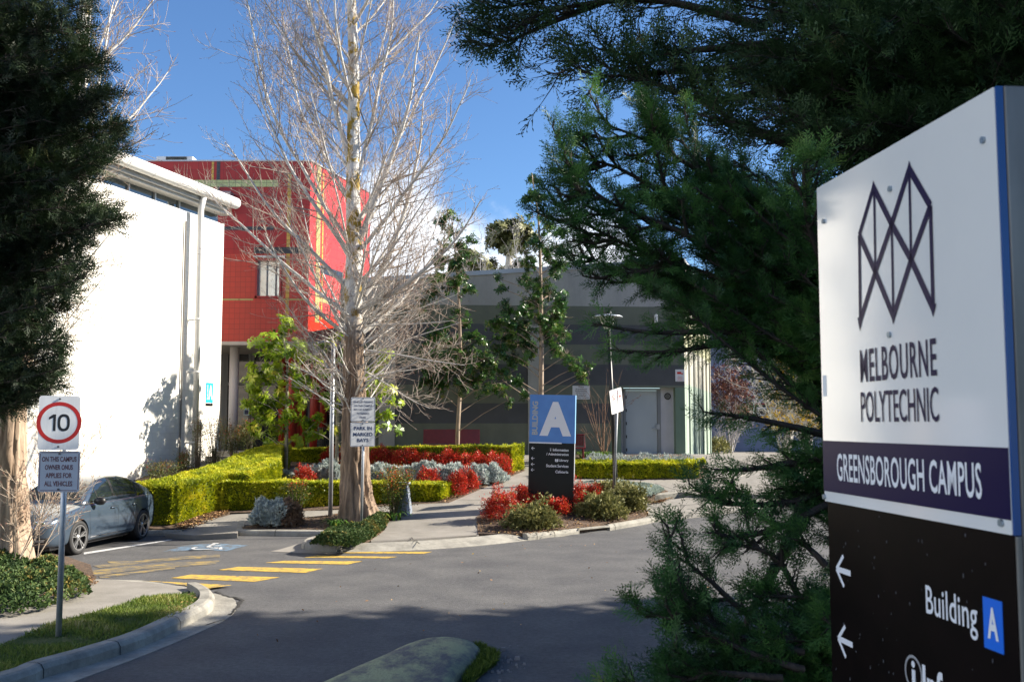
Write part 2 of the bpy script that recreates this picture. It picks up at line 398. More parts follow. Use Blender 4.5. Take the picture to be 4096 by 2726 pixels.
# ================================================================== THE GROUND
def gp(px, py, dz=0.0): p = G(px, py, dz); return (p.x, p.y)
def big_ground():
    xs = np.concatenate([np.linspace(-400, -24, 14), np.arange(-22, 22.1, 1.0), np.linspace(24, 400, 14)])
    ys = np.concatenate([np.linspace(-60, -6, 6), np.arange(-4, 60.1, 1.0), np.linspace(70, 900, 16)])
    X, Y = np.meshgrid(xs, ys); Z = H(X, Y) - .06
    V = np.stack([X, Y, Z], -1).reshape(-1, 3); nx = len(xs)
    F = [(j * nx + i, j * nx + i + 1, (j + 1) * nx + i + 1, (j + 1) * nx + i) for j in range(len(ys) - 1) for i in range(nx - 1)]
    o = np_mesh('ground', V, np.array(F), M['earth']); tag(o, kind='structure')
big_ground()
sheet('road', [(-22, -3), (16, -3), (16, 60), (8.6, 60), (8.6, 30), (5.6, 27.6), gp(2700, 2030), gp(2430, 2110), gp(2112, 2145), (-.5, 22.2), (-2.6, 20.6), (-4.0, 23.6), (-12, 23.6), (-22, 23.6)], 0.0, M['asphalt'], step=.5)
# --- kerb lines (road edge), taken on the ground
KP = [(0, -.06), (0, .07), (.02, .115), (.055, .135), (.17, .135), (.175, -.06)]
LB = [(0, -.06), (0, .006), (.10, .03), (.42, .108), (.52, .118), (.52, -.06)]
def kline(px): return [gp(a, b) for a, b in px]
# far side: apron in front of the main path, then barrier kerb with a drain, then the drive apron
k_nose = kline([(1296, 2164), (1240, 2170), (1212, 2182), (1209, 2194), (1250, 2202), (1345, 2207)])
sweep('kerb', k_nose, KP, M['kerb'], side=1, label='rounded concrete kerb nose at the tip of the tree bed beside the zebra bars', cat='kerb')
k_lay = kline([(1345, 2207), (1450, 2207), (1680, 2199), (1921, 2181), (2112, 2160)])
sweep('kerb', k_lay, LB, M['kerb'], side=1, label='wide sloping concrete layback kerb across the mouth of the main footpath', cat='kerb')
k_r1 = kline([(2112, 2160), (2200, 2151), (2318, 2137)])
sweep('kerb', k_r1, KP, M['kerb'], side=1, label='sunlit kerb left of the drain inlet, in front of the red bushes', cat='kerb')
k_r2 = kline([(2440, 2121), (2520, 2107), (2600, 2092), (2622, 2080), (2606, 2050), (2570, 2012)])
sweep('kerb', k_r2, KP, M['kerb'], side=1, label='sunlit kerb turning the corner into the side drive, right of the drain inlet', cat='kerb')
# drain inlet
a = Vector(k_r1[-1]); b = Vector(k_r2[0]); dn = (b - a).normalized(); nn = Vector((-dn.y, dn.x)); L_ = (b - a).length
zz = Hs(a.x, a.y)
dr = empty('storm_drain', (a.x, a.y, zz), label='storm drain with a dark kerb inlet slot and a pale concrete lid behind it', cat='drain')
ex = Vector((dn.x, dn.y, 0)); ey = Vector((nn.x, nn.y, 0)); ez = Vector((0, 0, 1))
o0 = Vector((a.x, a.y, zz))
MB().obox(o0, ex, ey, ez, 0, L_, 0, .175, .095, .137).build('lintel', M['kerb'], dr, bevel=.008)
MB().obox(o0, ex, ey, ez, 0.0, L_, .03, .17, -.1, .02).build('throat', M['dark'], dr)
MB().obox(o0, ex, ey, ez, -.03, .0, .0, .175, -.05, .13).build('cheek', M['kerb'], dr)
MB().obox(o0, ex, ey, ez, -.42, L_ + .12, .18, .95, .06, .142).build('lid', mat('lid_concrete', (.47, .47, .44), (.40, .40, .37), rough=.8, scale=3), dr, bevel=.01)
# far-left kerbs
k_l1 = kline([(380, 2150), (500, 2148), (587, 2145), (727, 2143)])
sweep('kerb', k_l1, KP, M['kerb'], side=1, n=3, label='low kerb in shade behind the parked car, below the tall hedge', cat='kerb')
k_l2 = kline([(727, 2143), (760, 2135), (784, 2123), (820, 2105), (856, 2087), (925, 2060)])
sweep('kerb', k_l2, [(0, -.06), (0, .05), (.03, .10), (.14, .115), (.16, -.06)], M['kerb'], side=1, label='kerb edging that rises beside the ramp below the leafy hedge bed', cat='kerb')
k_l3 = kline([(950, 2106), (944, 2128), (952, 2142), (1100, 2144), (1300, 2146)])
sweep('kerb', k_l3, KP, M['kerb'], side=1, label='straight kerb in front of the mulch bed with the silver bush', cat='kerb')
# near-left verge kerb and its gutter apron
vk = [(100, 2745), (191, 2707), (380, 2652), (573, 2586), (720, 2515), (834, 2455), (858, 2418), (842, 2390), (800, 2366)]
vk = [(-260, 2850)] + vk
sweep('kerb', kline(vk), [(0, -.06), (0, .09), (.03, .135), (.07, .15), (.19, .15), (.20, -.06)], M['kerb'], side=1, n=6, label='curved concrete kerb around the grass verge below the speed sign', cat='kerb')
def offset(line, d):
    o = []
    for i, p in enumerate(line):
        a = Vector(line[max(i - 1, 0)][:2]); b = Vector(line[min(i + 1, len(line) - 1)][:2]); t = (b - a).normalized(); o.append((p[0] - t.y * d, p[1] + t.x * d))
    return o
inner = catmull(kline(vk), 4); outer = kline([(790, 2362), (917, 2386), (945, 2412), (942, 2439), (900, 2478), (700, 2570), (299, 2724), (-100, 2850)])
sheet('gutter', [tuple(p) for p in inner] + catmull(outer, 4), .006, M['kerb'], skirt=.05)
sheet('gutter', [gp(1120, 2196), gp(1240, 2160), gp(1212, 2182), gp(1209, 2194), gp(1250, 2203), gp(1345, 2208), gp(1300, 2212), gp(1190, 2210), gp(1080, 2204)], .005, M['concrete'], skirt=.04)
# --- concrete paths
sheet('path', [gp(660, 2151), gp(950, 2152), gp(952, 2140), gp(948, 2118), gp(1010, 2108, .05), gp(1188, 2073, .1), gp(1320, 2062, .11), gp(1420, 2048, .11), gp(1573, 2060, .11), gp(1552, 2092, .11), gp(1484, 2160, .11),
                (gp(1484, 2165, .11)), gp(1690, 2153, .11), gp(1915, 2139, .11), gp(1910, 2069, .11), gp(1975, 2000, .11), gp(2095, 1952, .11), gp(2290, 1932, .11), gp(2579, 1932, .11), gp(2668, 1963, .11), gp(2790, 1975, .11), (12, 27.3), (12, 31), (12, 60), (-14, 60), (-14, 30.4), (-6.5, 30.4), (.0, 28.6),
                gp(2100, 1882, .11), gp(1796, 2010, .11), gp(1641, 2016, .11), gp(1331, 2039, .11), gp(1188, 2043, .11), gp(925, 2056, .11), gp(856, 2085, .05), gp(784, 2123), gp(735, 2143)],
      .112, M['concrete'], step=.5)
sheet('path', [gp(2570, 2016), gp(2617, 2088), gp(2821, 2065), (5.9, 25.6), (9, 27), (12, 29), (12, 31.2), (7, 29.4), gp(2790, 1985), gp(2664, 2000)], .010, M['concrete'], step=.5)
sweep('kerb', [tuple(gp(2562, 1995)), tuple(gp(2664, 1990)), tuple(gp(2783, 1972)), (6.6, 28.6), (9, 30)], [(0, -.1), (0, .09), (.03, .135), (.2, .14), (.22, -.06)], M['kerb'], side=1, label='low sunlit kerb along the top of the side drive, by the silver ground cover', cat='kerb')
sheet('path', [gp(0, 2413), gp(242, 2368), gp(382, 2334), gp(430, 2333), gp(590, 2345), gp(720, 2358), gp(800, 2370), gp(573, 2388, .1), gp(400, 2450, .1), gp(290, 2475, .1), gp(0, 2580, .1), (-9, 9.5), (-22, 9.5), (-22, 13.4)], .062, M['concrete'], step=.5, skirt=.12)
sheet('path', [gp(382, 2322), gp(570, 2327), gp(720, 2350), gp(800, 2366), gp(790, 2372), gp(570, 2352), gp(375, 2338)], .03, M['kerb'], step=.5, skirt=.05)
# --- planting beds
sheet('garden_bed', [gp(0, 2407), gp(242, 2363), gp(380, 2330), gp(360, 2270), gp(250, 2235), gp(60, 2205), (-14, 19.6), (-22, 19.6), (-22, 13.3)], .07, M['mulch'], relief=.03)
bed_i = [gp(1300, 2136, .13), gp(1262, 2150, .13), gp(1240, 2162, .13), gp(1250, 2170, .13), gp(1340, 2174, .13), gp(1420, 2168, .13), gp(1484, 2156, .13), gp(1552, 2092, .11), gp(1585, 2062, .11), gp(1520, 2045, .11), gp(1420, 2045, .11), gp(1320, 2062, .11), gp(1188, 2073, .11), gp(1010, 2100, .13), gp(966, 2106, .13), gp(966, 2112, .13), gp(1290, 2115, .13)]
sheet('garden_bed', bed_i, .125, M['mulch'], relief=.03, step=.4)
sheet('garden_bed', [gp(300, 2112, .13), gp(715, 2112, .13), gp(775, 2094, .13), gp(850, 2064, .13), gp(920, 2048, .13), gp(1188, 2043, .11), gp(1331, 2039, .11), gp(1641, 2016, .11), gp(1796, 2010, .11), gp(2100, 1882, .11), (.2, 28.6), (-6.5, 30.2), (-9.5, 30.2), (-13, 27), (-13.0, 23)], .128, M['mulch'], relief=.03)
sheet('garden_bed', [gp(1912, 2137, .11), gp(1906, 2069, .11), gp(1970, 2000, .11), gp(2090, 1950, .11), gp(2290, 1932, .11), gp(2579, 1932, .11), gp(2672, 1966, .11), gp(2550, 1985, .13), gp(2560, 2005, .13), gp(2578, 2035, .13), gp(2588, 2058, .13), gp(2570, 2066, .13), gp(2440, 2091, .13), gp(2318, 2108, .13), gp(2112, 2130, .13)], .130, M['mulch'], relief=.03, step=.4)
sheet('garden_bed', [(1.3, 28.4), gp(2250, 1912, .11), gp(2812, 1916, .11), gp(2835, 1880, .11), (5.5, 31.2), (1.3, 31.0)], .128, M['mulch'], relief=.02, step=.4)
# --- grass verge with real blades
gv = [gp(573, 2384, .1), gp(780, 2372, .1), gp(792, 2395, .13), gp(798, 2412, .13), gp(772, 2432, .13), gp(680, 2472, .13), gp(535, 2526, .13), gp(325, 2594, .13), gp(0, 2694, .13), (-6.2, 8.2), (-9, 8.2), (-9, 9.4), gp(0, 2575, .1), gp(290, 2470, .1), gp(400, 2446, .1)]
sheet('lawn', gv, .10, M['turf'], relief=.02, step=.4)
def in_poly(P, poly):
    poly = np.asarray([(p[0], p[1]) for p in poly]); x, y = P[:, 0], P[:, 1]; c = np.zeros(len(P), bool); j = len(poly) - 1
    for i in range(len(poly)):
        xi, yi = poly[i]; xj, yj = poly[j]
        c ^= ((yi > y) != (yj > y)) & (x < (xj - xi) * (y - yi) / (yj - yi + 1e-12) + xi); j = i
    return c
def rand_in(poly, n):
    q = np.asarray([(p[0], p[1]) for p in poly]); lo = q.min(0); hi = q.max(0); out = np.zeros((0, 2))
    while len(out) < n:
        P = lo + RS.rand(n * 2, 2) * (hi - lo); out = np.concatenate([out, P[in_poly(P, q)]])
    return out[:n]
M['grass'] = leafmat('grass', [(0, (.05, .10, .012)), (.5, (.14, .20, .025)), (.85, (.27, .28, .06)), (1, (.42, .36, .16))], rough=.6, tr=.3)
P2 = rand_in(gv, 42000); P3 = np.c_[P2, H(P2[:, 0], P2[:, 1]) + .095]
dr_ = np.c_[RS.normal(size=(len(P2), 2)) * .55, np.ones(len(P2))]
tv, tf = leaf_t(.16, .03, -.2)
cl = np.array([mnoise.noise(Vector((p[0] * 1.4, p[1] * 1.4, 3))) for p in P2])
V, F, A = inst(tv, tf, P3, dr_, RS.uniform(.03, .075, len(P2)) * (1 + cl), var=np.clip(.45 + cl * .7 + RS.normal(size=len(P2)) * .16, 0, 1))
tag(np_mesh('grass', V, F, M['grass'], var=A), 'short mown grass on the verge inside the curved kerb', 'grass', kind='stuff')
# --- leaf litter on the mulch
M['litter'] = leafmat('leaf_litter', [(0, (.09, .045, .022)), (.4, (.24, .12, .055)), (.8, (.42, .26, .13)), (1, (.5, .36, .10))], rough=.8, tr=.1)
def litter(poly, n, dz, s=(.035, .075)):
    P2 = rand_in(poly, n); P = np.c_[P2, H(P2[:, 0], P2[:, 1]) + dz + RS.rand(n) * .03]
    d = np.c_[RS.normal(size=(n, 2)), RS.normal(size=n) * .25]
    return inst(*leaf_t(.55, .15, .1), P, d, RS.uniform(s[0], s[1], n), flat=.5)
lit = [litter([gp(1345, 2190, .1), gp(1484, 2160, .1), gp(1552, 2092, .1), gp(1575, 2070, .1), gp(1530, 2060, .1), gp(1450, 2120, .1)], 900, .13),
       litter([gp(730, 2125, .1), gp(784, 2112, .1), gp(925, 2050, .1), gp(905, 2030, .1), gp(700, 2105, .1)], 1000, .13),
       litter([gp(1912, 2135, .1), gp(1906, 2069, .1), gp(2300, 2060, .1), gp(2590, 2050, .1), gp(2600, 2070, .1), gp(2318, 2120, .1), gp(2112, 2144, .1)], 1500, .14, (.025, .06)),
       litter([gp(1780, 2012, .1), gp(2100, 1884, .1), gp(2060, 1884, .1), gp(1740, 2005, .1)], 700, .14),
       litter([gp(2562, 2008, .1), gp(2690, 1992, .02), gp(2640, 2010, .02), gp(2590, 2016, .02)], 240, .03),
       litter([gp(30, 2415, .1), gp(242, 2370, .1), gp(390, 2335, .1), gp(375, 2300, .1), gp(200, 2330, .1), gp(0, 2370, .1)], 900, .09, (.03, .06)),
       litter(bed_i, 1500, .13, (.02, .05)),
       litter([gp(1000, 2042, .1), gp(1188, 2030, .1), gp(1640, 2006, .1), gp(1760, 2002, .1), gp(1720, 1996, .1), gp(1100, 2024, .1)], 700, .14, (.03, .06)),
       litter([gp(2280, 1912, .1), gp(2800, 1914, .1), gp(2800, 1905, .1), gp(2280, 1904, .1)], 400, .14, (.03, .06)),
       litter([(-3, 11), (3.5, 14), (3.5, 21), (-3, 20)], 70, .003, (.03, .06)),
       litter([gp(700, 2380, .1), gp(800, 2385, .1), gp(740, 2450, .1), gp(600, 2480, .1)], 60, .11, (.03, .06))]
V, F, A = join(lit); tag(np_mesh('leaf_litter', V, F, M['litter'], var=A), 'dry brown fallen leaves scattered over the mulch beds', 'leaf litter', kind='stuff')
# --- painted markings, worn through to the asphalt
def paintmat(name, col, wear, scale=6, strx=(1, 4, 1), under=(.09, .09, .092)):
    m, t, b = _new(name); b.inputs['Roughness'].default_value = .8
    co = t.nodes.new('ShaderNodeTexCoord').outputs['Object']; mp = t.nodes.new('ShaderNodeMapping'); mp.inputs['Scale'].default_value = strx; t.links.new(co, mp.inputs[0])
    n = t.nodes.new('ShaderNodeTexNoise'); n.inputs['Scale'].default_value = scale; n.inputs['Detail'].default_value = 10; n.inputs['Roughness'].default_value = .75; t.links.new(mp.outputs[0], n.inputs['Vector'])
    r = t.nodes.new('ShaderNodeValToRGB'); r.color_ramp.elements[0].position = wear - .03; r.color_ramp.elements[1].position = wear + .03
    r.color_ramp.elements[0].color = c4(under); r.color_ramp.elements[1].color = c4(col); t.links.new(n.outputs['Fac'], r.inputs[0]); t.links.new(r.outputs[0], b.inputs['Base Color'])
    return m
M['yellow'] = paintmat('yellow_paint', (.62, .40, .045), .47, 6)
M['yellow_worn'] = paintmat('yellow_paint_worn', (.46, .31, .05), .54, 5, (.6, 4, 1))
M['bluepaint'] = paintmat('blue_paint', (.12, .21, .31), .50, 5, (1, 2, 1))
M['whitepaint'] = paintmat('white_line_paint', (.55, .55, .55), .42, 7, (1, 1, 1))
bars = [[(567, 2329), (930, 2347), (828, 2361), (675, 2338)], [(764, 2297), (1120, 2308), (1019, 2326), (684, 2311)], [(955, 2266), (1292, 2274), (1222, 2290), (872, 2279)],
        [(1140, 2242), (1452, 2244), (1388, 2257), (1057, 2250)], [(1270, 2221), (1591, 2226), (1549, 2232), (1213, 2229)], [(1389, 2206), (1729, 2206), (1694, 2214), (1354, 2211)]]
def marking(name, quad, m, dz=.005, **k): o = sheet(name, [gp(a, b) for a, b in quad][::-1], dz, m, skirt=0, step=.5, kind='structure'); return o
for i, q in enumerate(bars): marking('road_marking', q, M['yellow'], .034 if i == 0 else .006)
for q in ([(370, 2262), (620, 2230), (660, 2236), (400, 2270)], [(430, 2245), (880, 2218), (880, 2228), (450, 2258)], [(360, 2282), (520, 2262), (880, 2240), (860, 2256), (560, 2276), (380, 2303)], [(395, 2302), (700, 2266), (700, 2274), (400, 2312)]):
    marking('road_marking', q, M['yellow_worn'])
marking('road_marking', [(740, 2180), (995, 2180), (907, 2203), (648, 2206)], M['bluepaint'], .006)
marking('road_marking', [(335, 2209), (700, 2148), (706, 2153), (335, 2217)], M['whitepaint'], .007)
marking('road_marking', [(60, 2236), (300, 2206), (300, 2212), (60, 2244)], M['whitepaint'], .007)
# the white wheelchair symbol on the blue patch
wc0 = Vector(gp(822, 2192)); mbw = MB()
def wq(a, b, w):
    a = Vector(a); b = Vector(b); d = (b - a).normalized(); n = Vector((-d.y, d.x)) * w / 2
    mbw.quad(*[(wc0.x + q.x, wc0.y + q.y, Hs(wc0.x, wc0.y) + .013) for q in (a - n, b - n, b + n, a + n)])
for k in range(14): t0 = R(150 + k * 18); t1 = R(168 + k * 18); wq((.24 * math.cos(t0), .24 * math.sin(t0)), (.24 * math.cos(t1), .24 * math.sin(t1)), .06)
wq((-.02, .62), (.0, .12), .08); wq((.0, .12), (.26, .1), .07); wq((.26, .12), (.36, -.22), .07); wq((-.02, .4), (.2, .38), .06); wq((-.08, .74), (.04, .74), .12)
tag(mbw.build('road_marking', M['whitepaint']), kind='structure')
# cracks in the asphalt at the kerb tip and joints cut in the concrete
M['crack'] = mat('crack', (.03, .028, .026), rough=.95)
mb = MB()
def crackline(pts, w, dz, jit=.02):
    P = []
    for i in range(len(pts) - 1):
        a = Vector(pts[i]); b = Vector(pts[i + 1]); n = max(2, int((b - a).length / .08))
        for k in range(n): p = a.lerp(b, k / n); P.append(Vector((p.x + random.uniform(-jit, jit), p.y + random.uniform(-jit, jit))))
    P.append(Vector(pts[-1]))
    for i in range(len(P) - 1):
        d = (P[i + 1] - P[i]).normalized(); n = Vector((-d.y, d.x)); w0 = w * random.uniform(.5, 1.3) if jit else w
        q = [P[i] - n * w0 / 2, P[i + 1] - n * w0 / 2, P[i + 1] + n * w0 / 2, P[i] + n * w0 / 2]
        mb.quad(*[(v.x, v.y, Hs(v.x, v.y) + dz) for v in q])
crackline([gp(865, 2365), gp(910, 2385), gp(968, 2400)], .035, .012); crackline([gp(930, 2386), gp(972, 2398)], .03, .012)
crackline([gp(968, 2400), gp(952, 2425), gp(918, 2460)], .05, .012); crackline([gp(830, 2500), gp(900, 2478)], .02, .012)
crackline([gp(1645, 2153, .1), gp(1662, 2172, .1)], .022, .13, .01); crackline([gp(1662, 2172, .05), gp(1678, 2197, .0)], .022, .115, .0)
for (a, b, dz) in (((1500, 2075), (1905, 2079), .116), ((1600, 2042), (1935, 2038), .116), ((1830, 1998), (1985, 1999), .116), ((1962, 1950), (2090, 1953), .116), ((1484, 2163), (1912, 2139), .117), ((2620, 1932), (2700, 1958), .116), ((2600, 2030), (2860, 2010), .015), ((1040, 2058), (1060, 2092), .118)):
    crackline([gp(*a, dz - .005), gp(*b, dz - .005)], .014, dz, 0)
def kjoint(line, t, prof, w=.012):
    Lc = catmull(line, 6); i = int(t * (len(Lc) - 2)); a, b = Lc[i], Lc[i + 1]; d = (b - a).normalized(); n = Vector((-d.y, d.x))
    for j in range(1, len(prof) - 1):
        (o0_, z0_), (o1_, z1_) = prof[j - 1], prof[j]; q = []
        for (o_, z_, s_) in ((o0_ - .003, z0_ + .003, -1), (o0_ - .003, z0_ + .003, 1), (o1_ - .003, z1_ + .003, 1), (o1_ - .003, z1_ + .003, -1)):
            p = a + n * o_ + d * s_ * w / 2; q.append((p.x, p.y, Hs(a.x, a.y) + z_))
        mb.quad(*q)
VK = [(0, -.06), (0, .09), (.03, .135), (.07, .15), (.19, .15), (.20, -.06)]
for t in (.22, .40, .57, .74, .88): kjoint(kline(vk), t, VK)
for t in (.1, .45, .85): kjoint(k_r2, t, KP)
for t in (.3, .7): kjoint(k_r1, t, KP); kjoint(k_l3, t + .1, KP); kjoint(k_nose, t, KP)
tag(mb.build('pavement_joints', M['crack'], recalc=False), kind='structure')
# --- the painted concrete island nose in the foreground
def island():
    c = [gp(1380, 2726), gp(1520, 2655), gp(1590, 2620), gp(1680, 2590), gp(1790, 2580), gp(1880, 2592), gp(1925, 2622), gp(1900, 2665), gp(1860, 2700), gp(1830, 2740)]
    L = [tuple(p) for p in catmull(c, 5)]; L += [(L[-1][0] - .1, L[-1][1] - 2.2), (L[0][0] - .75, L[0][1] - 2.2)]
    bm = bmesh.new(); vs = [bm.verts.new((x, y, Hs(x, y))) for x, y in L]; f = bm.faces.new(vs)
    if f.normal.z < 0: f.normal_flip()
    cx = Vector((sum(p[0] for p in L) / len(L), sum(p[1] for p in L) / len(L), 0)); cur = f
    for (dz, ins) in ((.07, .015), (.035, .05), (.03, .12), (.02, .25)):
        r = bmesh.ops.extrude_face_region(bm, geom=[cur]); vv = [g for g in r['geom'] if isinstance(g, bmesh.types.BMVert)]; cur2 = [g for g in r['geom'] if isinstance(g, bmesh.types.BMFace)][0]
        bm.faces.remove(cur) if cur.is_valid else None
        for v in vv: q = Vector((v.co.x, v.co.y, 0)); d = (cx - q); v.co += d.normalized() * min(ins, d.length * .4) + Vector((0, 0, dz))
        cur = cur2
    bmesh.ops.triangulate(bm, faces=[cur])
    me = bpy.data.meshes.new('traffic_island'); bm.to_mesh(me); bm.free()
    m = mat('island_paint', (.36, .36, .19), (.13, .12, .115), rough=.85, scale=3.2, detail=8, lo=.44, hi=.60, bump=.4, bscale=30, stretch=(1, .6, 1), nrough=.7); me.materials.append(m)
    for p in me.polygons: p.use_smooth = True
    o = bpy.data.objects.new('traffic_island', me); COL.objects.link(o); o.location.z = .0
    tag(o, 'rounded concrete traffic island nose with faded yellow paint and broken edge', 'traffic island')
    ed = [gp(1905, 2585), gp(1990, 2622), gp(1985, 2660), gp(1930, 2700), gp(1880, 2745), gp(1850, 2745), gp(1880, 2690), gp(1905, 2640)]
    sheet('garden_bed', ed, .012, M['earth'], skirt=.03)
    P2 = rand_in(ed, 5200); n = len(P2); dr_ = np.c_[RS.normal(size=(n, 2)) * .5, np.ones(n)]
    V, F, A = inst(*leaf_t(.14, .03, -.2), np.c_[P2, H(P2[:, 0], P2[:, 1]) + .01], dr_, RS.uniform(.03, .10, n), var=RS.rand(n) * .45)
    tag(np_mesh('grass', V, F, M['grass'], var=A), 'tuft of green weeds growing along the broken edge of the traffic island', 'grass', kind='stuff')
    # crumbs of broken concrete
    mb = MB()
    for i in range(60):
        x, y = gp(random.gauss(2005, 55), random.gauss(2655, 40)); s = random.uniform(.006, .022) * (2 if random.random() < .08 else 1)
        mb.hexa([(x + s * random.uniform(.6, 1) * u, y + s * random.uniform(.6, 1) * v, .0) for u, v in ((-1, -1), (1, -1), (1, 1), (-1, 1))], [(x + s * .6 * u, y + s * .6 * v, s) for u, v in ((-1, -1), (1, -1), (1, 1), (-1, 1))])
    tag(mb.build('gravel', mat('rubble', (.20, .20, .21), rough=.9)), 'loose crumbs of broken concrete beside the traffic island', 'gravel', kind='stuff')
island()
# ================================================================== BUILDINGS
DV = Vector((math.sin(R(16)), math.cos(R(16)), 0)); NV = Vector((math.cos(R(16)), -math.sin(R(16)), 0)); UZ = Vector((0, 0, 1))
def tilemat(name, col, line, size, lw=.012, vary=.08, rough=.35, coat=.0, sx=1, sy=1, big=None):
    """flat panels or blocks with thin joints, laid in metres along the wall (object X/Y run and Z up)"""
    m, t, b = _new(name); b.inputs['Roughness'].default_value = rough; b.inputs['Coat Weight'].default_value = coat
    co = t.nodes.new('ShaderNodeTexCoord').outputs['Object']; sp = t.nodes.new('ShaderNodeSeparateXYZ'); t.links.new(co, sp.inputs[0])
    h = t.nodes.new('ShaderNodeMath'); h.operation = 'MULTIPLY_ADD'; t.links.new(sp.outputs[1], h.inputs[0]); h.inputs[1].default_value = sy; 
    g = t.nodes.new('ShaderNodeMath'); g.operation = 'MULTIPLY'; t.links.new(sp.outputs[0], g.inputs[0]); g.inputs[1].default_value = sx; t.links.new(g.outputs[0], h.inputs[2])
    cb = t.nodes.new('ShaderNodeCombineXYZ'); t.links.new(h.outputs[0], cb.inputs[0]); t.links.new(sp.outputs[2], cb.inputs[1])
    br = t.nodes.new('ShaderNodeTexBrick'); br.offset = 0 if big is None else .5; br.inputs['Scale'].default_value = 1; br.inputs['Brick Width'].default_value = size[0]; br.inputs['Row Height'].default_value = size[1]
    br.inputs['Mortar Size'].default_value = lw; br.inputs['Mortar Smooth'].default_value = .2
    br.inputs['Color1'].default_value = c4([c * (1 - vary) for c in col]); br.inputs['Color2'].default_value = c4([c * (1 + vary) for c in col]); br.inputs['Mortar'].default_value = c4(line)
    t.links.new(cb.outputs[0], br.inputs['Vector'])
    n = t.nodes.new('ShaderNodeTexNoise'); n.inputs['Scale'].default_value = .7; n.inputs['Detail'].default_value = 6; t.links.new(co, n.inputs['Vector'])
    r = t.nodes.new('ShaderNodeMapRange'); t.links.new(n.outputs['Fac'], r.inputs['Value']); r.inputs['To Min'].default_value = .86; r.inputs['To Max'].default_value = 1.12
    x = t.nodes.new('ShaderNodeMix'); x.data_type = 'RGBA'; x.blend_type = 'MULTIPLY'; x.inputs['Factor'].default_value = 1; t.links.new(br.outputs['Color'], x.inputs[6]); t.links.new(r.outputs[0], x.inputs[7])
    t.links.new(x.outputs[2], b.inputs['Base Color'])
    return m
# ------------------------------------------------------------------ white building
WC = Vector((-8.80, 30.0, 0)); WE = WC - DV * 7.81              # near-right corner of the long wall and its left end
gut_z = D(946, 835, 30.6).z
wtop = D(895, 898, 30.0).z
wb = empty('white_building', (WC.x, WC.y, 1.0), label='tall white blockwork building with clerestory windows and a fat white gutter', cat='building')
o = WE + UZ * 0
Pw = Plane(o, DV, UZ)
mwh = tilemat('white_block', (.83, .80, .73), (.70, .675, .61), (.4, .2), lw=.006, vary=.03, rough=.8, sx=math.sin(R(16)), sy=math.cos(R(16)), big=1)
L = 7.81
MB().obox(WE, DV, NV, UZ, 0, L, -.30, 0, -1, wtop).build('wall', mwh, wb)
MB().obox(WE, DV, NV, UZ, L, L + .02, -.3, 0, 0, wtop + .04).build('coping', M['white'], wb)
# left return wall in shade and the end wall beyond the corner
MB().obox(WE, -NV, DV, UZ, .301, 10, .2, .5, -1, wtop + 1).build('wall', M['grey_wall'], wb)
MB().obox(WC, -NV, DV, UZ, .301, 7, -.3, 0, -1, wtop + .2).build('wall', mwh, wb)
# clerestory strip between wall and eave
cz0, cz1 = wtop + .0, wtop + 1.0
M['clere'] = glassmat('clerestory_glass', (.035, .055, .065), .02)
cl_ = MB(); cl_.obox(WE, DV, NV, UZ, -.0, L - .05, -.22, -.18, wtop - .0, gut_z - .25); wobj = cl_.build('window', M['clere'], wb)
fr = MB()
for s in np.arange(.1, L, 1.12): fr.obox(WE, DV, NV, UZ, s, s + .05, -.178, -.12, wtop, gut_z - .25)
fr.obox(WE, DV, NV, UZ, 0, L - .04, -.178, -.10, wtop, wtop + .05)
fr.build('frame', M['grey_wall'] if 0 else mat('alu_frame', (.45, .46, .47), rough=.4, metal=.5), wobj)
# eave, fascia and gutter
MB().obox(WE, DV, NV, UZ, -1, Plane(WE + NV * .42, DV, UZ).uv(925, 830)[0], -8, .30, gut_z - .26, gut_z - .10).build('roof', mat('eave', (.32, .33, .34), (.38, .39, .4), rough=.6), wb)
MB().obox(WE, DV, NV, UZ, -1, L + .12, -.17, .18, gut_z - .33, gut_z - .262).build('soffit', mat('soffit', (.55, .55, .54), rough=.6), wb)
gt = MB(); g0 = WE + NV * .42 + UZ * (gut_z)
GE = Plane(WE + NV * .42, DV, UZ).uv(944, 830)[0]
gt.tube([g0 - DV * 1.5, g0 + DV * GE], .17, n=20)
for s in np.arange(.5, GE, 1.05): gt.tube([g0 + DV * s, g0 + DV * (s + .05)], .176, n=20)
gt.build('gutter', M['white'], wb, smooth=False)
dpx = Plane(WE + NV * .3, DV, UZ).uv(789, 1400)[0]
dp = MB(); b0 = WE + DV * dpx + NV * .30
dp.tube([b0 + NV * .1 + UZ * (gut_z - .1), b0 + UZ * (gut_z - .5), b0 + UZ * 1.25], .085, n=16)
for zz in (1.9, 3.9, 5.4): dp.tube([b0 + UZ * zz, b0 + UZ * (zz + .05)], .095, n=16); dp.obox(b0, DV, NV, UZ, -.02, .02, -.29, 0, zz, zz + .04)
dp.build('downpipe', M['white'], wb, smooth=True)
dp2 = MB(); b1 = WE + DV * (dpx - .34) + NV * .05; dp2.tube([b1 + UZ * (wtop - .3), b1 + UZ * 1.2], .025, n=8); dp2.build('conduit', mat('conduit', (.16, .15, .14), rough=.7), wb)
